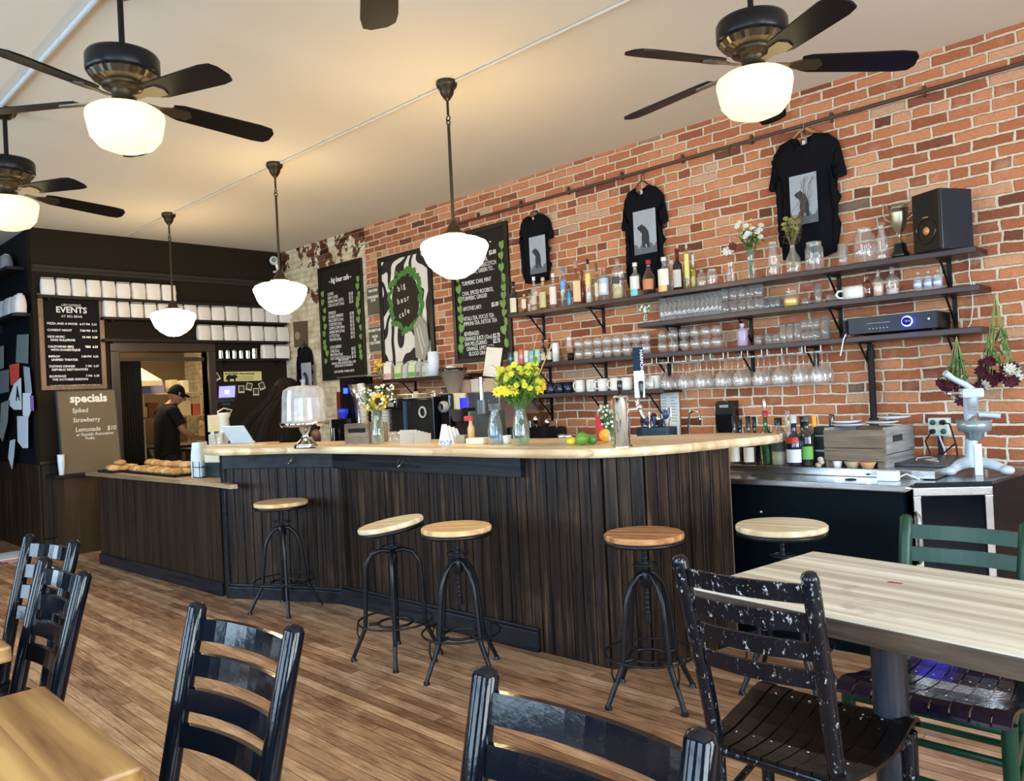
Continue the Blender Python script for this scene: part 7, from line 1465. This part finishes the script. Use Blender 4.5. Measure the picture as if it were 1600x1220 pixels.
# ================================================================ LADDER BACK CHAIRS
def chair(loc, rz, label, mat, smat, H=.95, W=.355):
    """origin on the floor under the seat centre; sits facing +Y"""
    t = thing('ladderback_chair', label, 'chair', loc, rz, 'black ladder back chairs')
    w2 = W / 2; yb = -.19; lean = .125
    def post(z): return yb - (max(0, z - .42) / (H - .42)) ** 1.15 * lean
    def px(z): return w2 - .02 + .02 * min(1, z / H)
    for s_ in (-1, 1):
        pts = [(s_ * px(z), post(z), z) for z in (0, .2, .42, .55, .7, .82, H - .014, H - .004, H)]
        m_ = MB().tube(pts, [.017, .019, .0215, .0215, .0215, .0215, .021, .016, .007], 12); m_.build('back_post', mat, t)
    zs = [H - .055, H - .128, H - .200, H - .272]
    for z in zs:
        m_ = MB(); N = 10; vs = []
        for i in range(N + 1):
            u = -1 + 2 * i / N; x = u * (px(z) - .004); y = post(z) - .022 * (1 - u * u)
            hh = .023
            for dz, dy in ((-hh, -.006), (hh, -.006), (hh, .006), (-hh, .006)): vs.append((x, y + dy - dz * .22, z + dz))
        m_.add(vs, [(i * 4 + j, i * 4 + (j + 1) % 4, (i + 1) * 4 + (j + 1) % 4, (i + 1) * 4 + j) for i in range(N) for j in range(4)] + [(0, 1, 2, 3), (N * 4 + 3, N * 4 + 2, N * 4 + 1, N * 4)]); m_.build('back_slat', mat, t)
    fx = w2 + .035; fy = .175
    for s_ in (-1, 1): MB().cyl((s_ * fx, fy, 0), (s_ * fx, fy, .43), .018, .021, n=12).build('leg', mat, t)
    m_ = MB(); m_.cyl((-px(.4), yb, .41), (px(.4), yb, .41), .014).cyl((-fx, fy, .41), (fx, fy, .41), .014)
    for s_ in (-1, 1): m_.cyl((s_ * px(.4), yb, .41), (s_ * fx, fy, .41), .014)
    m_.build('seat_frame', mat, t)
    # scooped seat slats running front to back
    n = 9; sw = (2 * w2 + .11) / n; prof = [(-.215, .438), (-.16, .430), (-.08, .424), (0, .428), (.07, .440), (.13, .456), (.175, .462), (.205, .456), (.222, .436)]
    m_ = MB()
    for i in range(n):
        xc = -(n - 1) / 2 * sw + i * sw; vs = []
        for y, z in prof:
            kx = 1 - .13 * max(0, -y) / .215; zz = z + .010 * (abs(xc) / (w2 + .05)) ** 2
            for dx, dz in ((-sw * .455, 0), (sw * .455, 0), (sw * .455, -.014), (-sw * .455, -.014)): vs.append(((xc + dx) * kx, y, zz + dz - (0.003 if dz == 0 and abs(dx) > 0 else 0)))
        k = len(prof); m_.add(vs, [(j * 4 + q, j * 4 + (q + 1) % 4, (j + 1) * 4 + (q + 1) % 4, (j + 1) * 4 + q) for j in range(k - 1) for q in range(4)] + [(0, 1, 2, 3), (k * 4 - 1, k * 4 - 2, k * 4 - 3, k * 4 - 4)])
    m_.build('seat', smat, t)
    m_ = MB()
    for y in (-.10, .14):
        for i in range(n): x = -(n - 1) / 2 * sw + i * sw; m_.ball((x, y, .428 if y < 0 else .460), .004, 6, 4, (1, 1, .5))
    m_.build('seat_rivets', STEEL, t)
    for z, nm in ((.16, 0), (.27, 1)):
        for s_ in (-1, 1): MB().cyl((s_ * px(z), post(z), z), (s_ * fx, fy, z), .0105, n=10).build('stretcher', mat, t)
        MB().cyl((-fx, fy, z + .05), (fx, fy, z + .05), .0105, n=10).build('stretcher', mat, t)
    MB().cyl((-px(.2), post(.2), .22), (px(.2), post(.2), .22), .0105, n=10).build('stretcher', mat, t)
    return t
# back post tops as surveyed -> seat origin: tops lie at local (0, -.315)
def place(topc, rz):
    c, s_ = math.cos(rz), math.sin(rz); return (topc[0] + (-s_) * .315, topc[1] + c * .315, 0)
c3 = chair(place((-.958, -3.355), math.radians(0)), 0, 'battered black chair with chipped white paint, tucked towards the pale pine table', CHAIR, CHAIRS, .95, .345)
rz = math.radians(186)
c1 = chair(place((-1.603, -4.31), rz), rz, 'glossy black ladder back chair standing alone in the lower middle left', mat_chipped('glossy_navy_black_paint', (.002, .004, .008), (.35, .38, .38), .755, .12), CHAIRS, .95, .36)
rz = math.radians(181); c2 = dup(c1, place((-.725, -4.245), rz), rz, 'nearest black ladder back chair, cut off by the bottom picture edge', scale=1.0)
c2.location.z = 0; c2.scale = (1.06, 1, 1.01)
rz = math.radians(190); c5 = dup(c1, place((-3.21, -4.235), rz), rz, 'farthest black chair, second row at the left picture edge'); c5.scale = (.92, 1, 1)
rz = math.radians(180); c6 = dup(c1, place((-2.60, -4.37), rz), rz, 'black chair just right of the farthest one at the left edge'); c6.scale = (1.0, 1, 1)
rz = math.radians(180); c4 = chair(place((-.775, -2.175), rz), rz, 'green tinted ladder back chair behind the pale pine table', CHAIRG, P('blue_black_seat', (.012, .008, .022), .12, spec=.9, bump=.1), .90, .36)
# red paint drip on the near chair post
m_ = MB(); m_.prism([(-.008, 0), (.006, .01), (.008, .03), (.002, .05), (-.004, .04), (-.010, .055), (-.012, .02)], -.0235, -.0215, 'xz')
# ================================================================ TABLES
tA = math.radians(-7.6)
def table(name, label, corner, ang, L, Wd, mat, th=.045, H=.76, edge=None):
    """corner = far left corner of the top; L runs along local X, the top extends towards local -Y"""
    t = thing(name, label, 'table', (*corner, 0), ang)
    m_ = MB(); m_.box(0, L, -Wd, 0, H - th, H, bev=.008); o = m_.build('table_top', mat, t)
    if edge: m_ = MB(); m_.box(-.004, L, -Wd - .004, -Wd + .002, H - th - .002, H - .006, bev=.002).box(-.004, .002, -Wd, 0, H - th - .002, H - .006, bev=.002).build('edge', edge, t)
    return t
t = table('pine_table', 'thick scrubbed pine table with a black post leg, at the right', (-1.25, -2.28), tA, 1.75, .70, PINET, .055, edge=mat_wood('weathered_table_edge', (.012, .009, .006), (.12, .08, .05), scale=1.8, rough=.5))
LM = P('navy_table_leg', (.012, .018, .030), .35, spec=.7)
MB().cyl((.52, -.50, .02), (.52, -.50, .705), .046, n=20).build('leg', LM, t); MB().cyl((1.35, -.35, .02), (1.35, -.35, .705), .046, n=20).build('leg', LM, t)
MB().box(.15, 1.5, -.39, -.31, .68, .705).box(.48, .56, -.62, -.12, .68, .705).build('rail', LM, t)
for x_, y_ in ((.52, -.5), (1.35, -.35)): MB().lathe([(.20, 0), (.20, .012), (.06, .03), (.046, .05)], (x_, y_, 0), close=True, n=24).build('foot', LM, t)
o = tag(MB().prism([(-.02, -.006), (.02, -.008), (.024, .004), (-.016, .008)], 0, .0012).build('red_scrap', C(.35, .05, .04, .6), None, (-.86, -2.60, .7605)), 'tiny dark red scrap on the pine table top', 'scrap')
t = table('oak_table', 'varnished golden wood table corner at the lower left', (-2.10, -4.565), math.radians(-.8), .625, 1.2, OAK, .045)
MB().box(.27, .35, -.64, -.56, .02, .715).build('leg', LM, t); MB().lathe([(.25, 0), (.25, .012), (.06, .03)], (.31, -.6, 0), close=True, n=24).build('foot', LM, t)
t = table('oak_table', 'second varnished wood table beyond the first at the left edge', (-3.16, -4.52), math.radians(-.8), .625, 1.0, OAK, .045)
MB().box(.27, .35, -.54, -.46, .02, .715).build('leg', LM, t); MB().lathe([(.25, 0), (.25, .012), (.06, .03)], (.31, -.5, 0), close=True, n=24).build('foot', LM, t)

# ================================================================ PEOPLE
SKIN = P('warm_skin', (.40, .20, .11), .5, var=.08, nscale=8); SKIN2 = P('brown_skin', (.22, .10, .055), .5, var=.08)
SHIRTK = P('black_cotton', (.008, .008, .010), .85)
def hand(parent, wrist, dirv, palm_n, mat, s=1.0, curl=.5, name='hand'):
    d = Vector(dirv).normalized(); n = Vector(palm_n); n = (n - d * n.dot(d)).normalized(); side = d.cross(n); w_ = Vector(wrist)
    V = [w_, w_ + d * .045 * s, w_ + d * .085 * s]; E_ = [(0, 1), (1, 2)]; Rr = [(.019 * s, .024 * s), (.016 * s, .034 * s), (.013 * s, .036 * s)]
    for i, (o_, L) in enumerate(((-.030, .070), (-.010, .080), (.010, .075), (.030, .058))):
        b = w_ + d * .080 * s + side * o_ * s; a = len(V); V.append(b); Rr.append((.009 * s,) * 2); E_.append((2, a)); p = b; dd = d.copy()
        for k_ in range(3):
            dd = (dd + n * curl * .55).normalized(); p = p + dd * L * s * (.42, .32, .26)[k_]; V.append(p); Rr.append((.0085 * s * (1 - .12 * k_),) * 2); E_.append((len(V) - 2, len(V) - 1))
    b = w_ + d * .03 * s - side * .030 * s; a = len(V); V.append(b); Rr.append((.012 * s,) * 2); E_.append((1, a)); p = b
    for k_ in range(2): p = p + (d * .7 - side * .6 + n * .5).normalized() * .032 * s; V.append(p); Rr.append((.0095 * s,) * 2); E_.append((len(V) - 2, len(V) - 1))
    return V, E_, Rr
def person(loc, rz, label, J, skinm, arms, hands, shirt_arm=.5):
    """J: joints in local metres, facing +Y; one continuous skin body"""
    t = thing('person', label, 'person', loc, rz)
    V = []; E_ = []; Rr = []
    def add(p, r, parent=None):
        V.append(Vector(p)); Rr.append(r if isinstance(r, tuple) else (r, r)); 
        if parent is not None: E_.append((parent, len(V) - 1))
        return len(V) - 1
    pel = add(J['pelvis'], (.135, .105)); wai = add(J['waist'], (.120, .095), pel); che = add(J['chest'], (.150, .105), wai); upc = add(J['upper'], (.12, .08), che); nk = add(J['neck'], .052, upc); jaw = add(J['jaw'], (.055, .06), nk)
    for s_, side in ((-1, 'l'), (1, 'r')):
        hip = add(J['hip_' + side], .088, pel); kn = add(J['knee_' + side], .058, hip); an = add(J['ankle_' + side], .040, kn); add(J['toe_' + side], .035, an)
        sh_ = add(J['sh_' + side], .058, upc); el = add(J['el_' + side], .041, sh_); wr = add(J['wr_' + side], (.026, .022), el)
        hv, he, hr_ = hand(None, J['wr_' + side], hands[side][0], hands[side][1], None, curl=hands[side][2]); off = len(V) - 1
        base = len(V)
        for v, r in zip(hv[1:], hr_[1:]): V.append(v); Rr.append(r)
        for a, b in he: E_.append((wr if a == 0 else base + a - 1, base + b - 1))
    body = skin('body', [tuple(v) for v in V], E_, Rr, skinm, t, 2)
    return t
def head(parent, c, fwd, skinm, hairm, r=.098):
    """head with brow, eyes, nose, mouth, ears; c is its centre"""
    f = Vector(fwd).normalized(); up = Vector((0, 0, 1)); up = (up - f * up.dot(f)).normalized(); sd = f.cross(up)
    M = Matrix((sd, f, up)).transposed().to_4x4(); M.translation = Vector(c)
    n, m_ = 24, 18; vs = []
    for j in range(m_ + 1):
        b = PI * j / m_
        for i in range(n):
            a = 2 * PI * i / n; x = math.sin(b) * math.cos(a); y = math.sin(b) * math.sin(a); z = -math.cos(b)
            X_, Y_, Z_ = x * .076, y * .096, z * .122
            if z < -.15: X_ *= 1 - .38 * (-z - .15); Y_ = Y_ * (1 - .12 * (-z)) + .012 * (-z)
            if y > .6 and abs(x) < .5: 
                Y_ += .020 * math.exp(-((z + .10) / .14) ** 2 - (x / .13) ** 2)           # nose
                Y_ -= .007 * math.exp(-((z - .12) / .10) ** 2 - ((abs(x) - .33) / .16) ** 2) # eye sockets
                Y_ += .006 * math.exp(-((z - .30) / .10) ** 2)                               # brow
                Y_ += .007 * math.exp(-((z + .50) / .09) ** 2 - (x / .25) ** 2)             # lips
                Y_ += .008 * math.exp(-((z + .82) / .12) ** 2)                               # chin
            vs.append(M @ Vector((X_, Y_, Z_)))
    fs = [(j * n + i, j * n + (i + 1) % n, (j + 1) * n + (i + 1) % n, (j + 1) * n + i) for j in range(m_) for i in range(n)]
    hd = MB().add(vs, fs, True)
    for s_ in (-1, 1):
        e0 = M @ Vector((s_ * .078, -.004, .0)); e1 = M @ Vector((s_ * .088, -.012, .028)); e2 = M @ Vector((s_ * .086, .004, .03)); e3 = M @ Vector((s_ * .077, .008, -.022)); hd.tube([e3, e0, e1, e2, e3 + (e2 - e3) * .4], .007, 6)
    hd = hd.build('head', skinm, parent)
    ey = MB(); 
    for s_ in (-1, 1): ey.ball(M @ Vector((s_ * .029, .080, .018)), .0115, 10, 8)
    ey.build('eyes', P('dark_eyes', (.03, .02, .015), .1), hd)
    br = MB()
    for s_ in (-1, 1): br.tube([M @ Vector((s_ * .012, .093, .036)), M @ Vector((s_ * .030, .090, .042)), M @ Vector((s_ * .048, .078, .036))], .0035, 5)
    br.build('eyebrows', hairm, hd); mo = MB().tube([M @ Vector((x, .094 - abs(x) * .25, -.056)) for x in (-.022, -.01, 0, .01, .022)], .004, 5); mo.build('lips', P('lip_tone', (.30, .10, .08), .4), hd)
    return M, hd
def shell(name, mat, parent, rings, n=20):
    """clothing or hair grown over elliptical rings: (centre, rx, ry)"""
    vs = []
    for c, rx, ry in rings:
        for i in range(n): a = 2 * PI * i / n; vs.append((c[0] + rx * math.cos(a), c[1] + ry * math.sin(a), c[2]))
    mb = MB(); k = len(rings); mb.add(vs, [(j * n + i, j * n + (i + 1) % n, (j + 1) * n + (i + 1) % n, (j + 1) * n + i) for j in range(k - 1) for i in range(n)], True)
    mb.add(vs[:n], [tuple(range(n))[::-1]]); mb.add(vs[-n:], [tuple(range(n))]); return mb.build(name, mat, parent)
# cook: stands in the kitchen in profile, facing right (+Y), head bowed over the bag
J = dict(pelvis=(0, 0, .92), waist=(0, .01, 1.06), chest=(0, .02, 1.24), upper=(0, .03, 1.38), neck=(0, .07, 1.455), jaw=(0, .11, 1.50),
 hip_l=(-.09, 0, .86), knee_l=(-.10, .02, .48), ankle_l=(-.10, -.02, .08), toe_l=(-.10, .12, .03), hip_r=(.09, 0, .86), knee_r=(.10, .02, .48), ankle_r=(.10, -.02, .08), toe_r=(.10, .12, .03),
 sh_l=(-.175, .02, 1.365), el_l=(-.20, .13, 1.12), wr_l=(-.12, .34, 1.05), sh_r=(.175, .02, 1.365), el_r=(.21, .12, 1.12), wr_r=(.15, .33, 1.03))
cook = person((-9.66, -1.22, 0), 0, 'person in black t-shirt and cap, head bowed, packing a paper bag in the kitchen', J, SKIN, 0, {'l': ((.2, .9, -.15), (.6, -.2, -.6), .6), 'r': ((-.1, .9, -.15), (-.6, -.2, -.6), .6)})
M, hd = head(cook, (0, .145, 1.565), (0, .86, -.38), SKIN, BLACKM)
mb = MB(); n, m_ = 24, 10; vs = []
for j in range(m_ + 1):
    b = (PI * .55) * j / m_
    for i in range(n): a = 2 * PI * i / n; vs.append(M @ Vector((math.sin(b) * math.cos(a) * .084, math.sin(b) * math.sin(a) * .104 - .006, math.cos(b) * .128 + .006)))
mb.add(vs, [(j * n + i, j * n + (i + 1) % n, (j + 1) * n + (i + 1) % n, (j + 1) * n + i) for j in range(m_) for i in range(n)], True); cap = mb.build('cap', SHIRTK, cook)
md = cap.modifiers.new('s', 'SOLIDIFY'); md.thickness = .004
mb = MB(); mb.add([M @ Vector(q) for q in ((-.06, .085, .045), (-.045, .15, .035), (0, .165, .034), (.045, .15, .035), (.06, .085, .045), (0, .10, .052))], [(0, 1, 2, 5), (5, 2, 3, 4)], True); o = mb.build('cap_peak', SHIRTK, cook); md = o.modifiers.new('s', 'SOLIDIFY'); md.thickness = .005
def sleeve(mb, a, b, r0, r1, n=14): return mb.tube([a, tuple((p + q) / 2 for p, q in zip(a, b)), b], [r0, (r0 + r1) / 2, r1], n)
def tee(parent, rings, sleeves, mat, name='tshirt'):
    n = 24; vs = []
    for c, rx, ry in rings:
        for i in range(n):
            a = 2 * PI * i / n; q = 1 + .02 * math.sin(5 * a + c[2] * 30); vs.append((c[0] + rx * q * math.copysign(abs(math.cos(a)) ** .8, math.cos(a)), c[1] + ry * q * math.sin(a), c[2]))
    mb = MB(); k = len(rings); mb.add(vs, [(j * n + i, j * n + (i + 1) % n, (j + 1) * n + (i + 1) % n, (j + 1) * n + i) for j in range(k - 1) for i in range(n)], True)
    for a, b, r0, r1 in sleeves: sleeve(mb, a, b, r0, r1); mb.ball((a[0] * 1.08, a[1], a[2] - .008), r0 * 1.04, 14, 10, (1, 1, .95))
    return mb.build(name, mat, parent)
tee(cook, [((0, 0, .80), .165, .135), ((0, 0, .92), .165, .138), ((0, .01, 1.06), .158, .135), ((0, .02, 1.22), .182, .140), ((0, .03, 1.34), .190, .125), ((0, .035, 1.40), .165, .10), ((0, .045, 1.435), .12, .095), ((0, .06, 1.465), .075, .085)], [((-.15, .02, 1.37), (-.205, .11, 1.20), .082, .068), ((.15, .02, 1.37), (.212, .10, 1.20), .082, .068)], SHIRTK)
PV = [(0, 0, .93), (-.09, 0, .84), (-.10, .02, .48), (-.10, -.02, .10), (.09, 0, .84), (.10, .02, .48), (.10, -.02, .10)]
skin('trousers', PV, [(0, 1), (1, 2), (2, 3), (0, 4), (4, 5), (5, 6)], [(.145, .12), .10, .072, .058, .10, .072, .058], C(.02, .02, .025, .8), cook, 2)
m_ = MB(); [m_.box(s_ * .10 - .045, s_ * .10 + .045, -.07, .17, 0, .07, bev=.03) for s_ in (-1, 1)]; m_.build('shoes', BLACKM, cook)
# barista: back to the room, very long loose dark hair over the shoulders, leaning over the counter
J = dict(pelvis=(0, -.05, .92), waist=(0, -.03, 1.04), chest=(0, .04, 1.18), upper=(.01, .09, 1.31), neck=(.02, .12, 1.385), jaw=(.02, .15, 1.43),
 hip_l=(-.09, -.05, .86), knee_l=(-.10, 0, .48), ankle_l=(-.10, -.05, .08), toe_l=(-.10, .09, .03), hip_r=(.09, -.05, .86), knee_r=(.10, 0, .48), ankle_r=(.10, -.05, .08), toe_r=(.10, .09, .03),
 sh_l=(-.17, .08, 1.29), el_l=(-.26, .10, 1.04), wr_l=(-.18, .30, 1.00), sh_r=(.18, .08, 1.29), el_r=(.33, .03, 1.10), wr_r=(.25, .26, 1.02))
bl_ = at('y', -1.55, 437, 600)
bar_p = person((-6.22, -1.64, 0), math.radians(38), 'person with very long dark hair, back to the room, bending behind the bar', J, SKIN2, 0, {'l': ((.2, .9, -.1), (.5, 0, -.8), .4), 'r': ((-.2, .9, -.1), (-.5, 0, -.8), .4)})
M, hd = head(bar_p, (.02, .175, 1.495), (0, .9, -.30), SKIN2, BLACKM)
tee(bar_p, [((0, -.05, .84), .175, .145), ((0, -.05, .95), .175, .145), ((0, -.03, 1.05), .168, .14), ((0, .04, 1.18), .188, .142), ((.01, .08, 1.28), .190, .125), ((.01, .10, 1.34), .16, .10), ((.015, .11, 1.375), .08, .075)], [((-.15, .08, 1.30), (-.25, .10, 1.08), .080, .066), ((.15, .08, 1.30), (.30, .05, 1.14), .080, .066)], SHIRTK, 'top')
skin('trousers', [(0, -.05, .93), (-.09, -.05, .84), (-.10, 0, .48), (-.10, -.05, .10), (.09, -.05, .84), (.10, 0, .48), (.10, -.05, .10)], [(0, 1), (1, 2), (2, 3), (0, 4), (4, 5), (5, 6)], [(.15, .13), .11, .075, .060, .11, .075, .060], C(.015, .016, .022, .8), bar_p, 2)
m_ = MB(); [m_.box(s_ * .10 - .045, s_ * .10 + .045, -.10, .14, 0, .07, bev=.03) for s_ in (-1, 1)]; m_.build('shoes', BLACKM, bar_p)
HAIR = P('dark_brown_hair', (.006, .003, .002), .6, var=.7, spec=.12, nscale=30, stretch=(6, 6, .6), bump=.5, bscale=40)
n = 48; vs = []; prof = [(1.625, .006, .13, 0), (1.620, .045, .135, 0), (1.598, .082, .14, 0), (1.555, .106, .14, 0), (1.49, .132, .13, -.01), (1.42, .160, .10, -.03), (1.33, .225, .06, -.07), (1.22, .285, .03, -.10), (1.08, .340, .0, -.12), (.98, .36, -.01, -.13), (.94, .30, -.02, -.13)]
for j, (z, r, yc, xc) in enumerate(prof):
    for i in range(n):
        a = 2 * PI * i / n; q = r * (1 + (.035 * math.sin(i * 2.4 + j * .3) + .02 * math.sin(i * 5.1)) * min(1, j / 3)); dep = .85 if j < 5 else .75
        y = q * math.sin(a) * dep
        if math.sin(a) > .25 and j >= 4: y *= .35
        vs.append((.02 + xc + q * math.cos(a), yc + .02 + y, z))
mb = MB(); k = len(prof); mb.add(vs, [(j * n + i, j * n + (i + 1) % n, (j + 1) * n + (i + 1) % n, (j + 1) * n + i) for j in range(k - 1) for i in range(n)], True); mb.add(vs[:n], [tuple(range(n))]); mb.add(vs[-n:], [tuple(range(n))]); 
for i in range(60):
    a = PI + PI * rnd() if i % 4 else uni(0, 6.28); pts = []
    for j, (z, r, yc, xc) in enumerate(prof[3:]): pts.append((.02 + xc + r * 1.02 * math.cos(a) + uni(-.006, .006), yc + .02 + r * (.85 if j < 2 else .76) * 1.02 * math.sin(a), z))
    mb.tube(pts, .004, 4)
mb.build('hair', HAIR, bar_p)
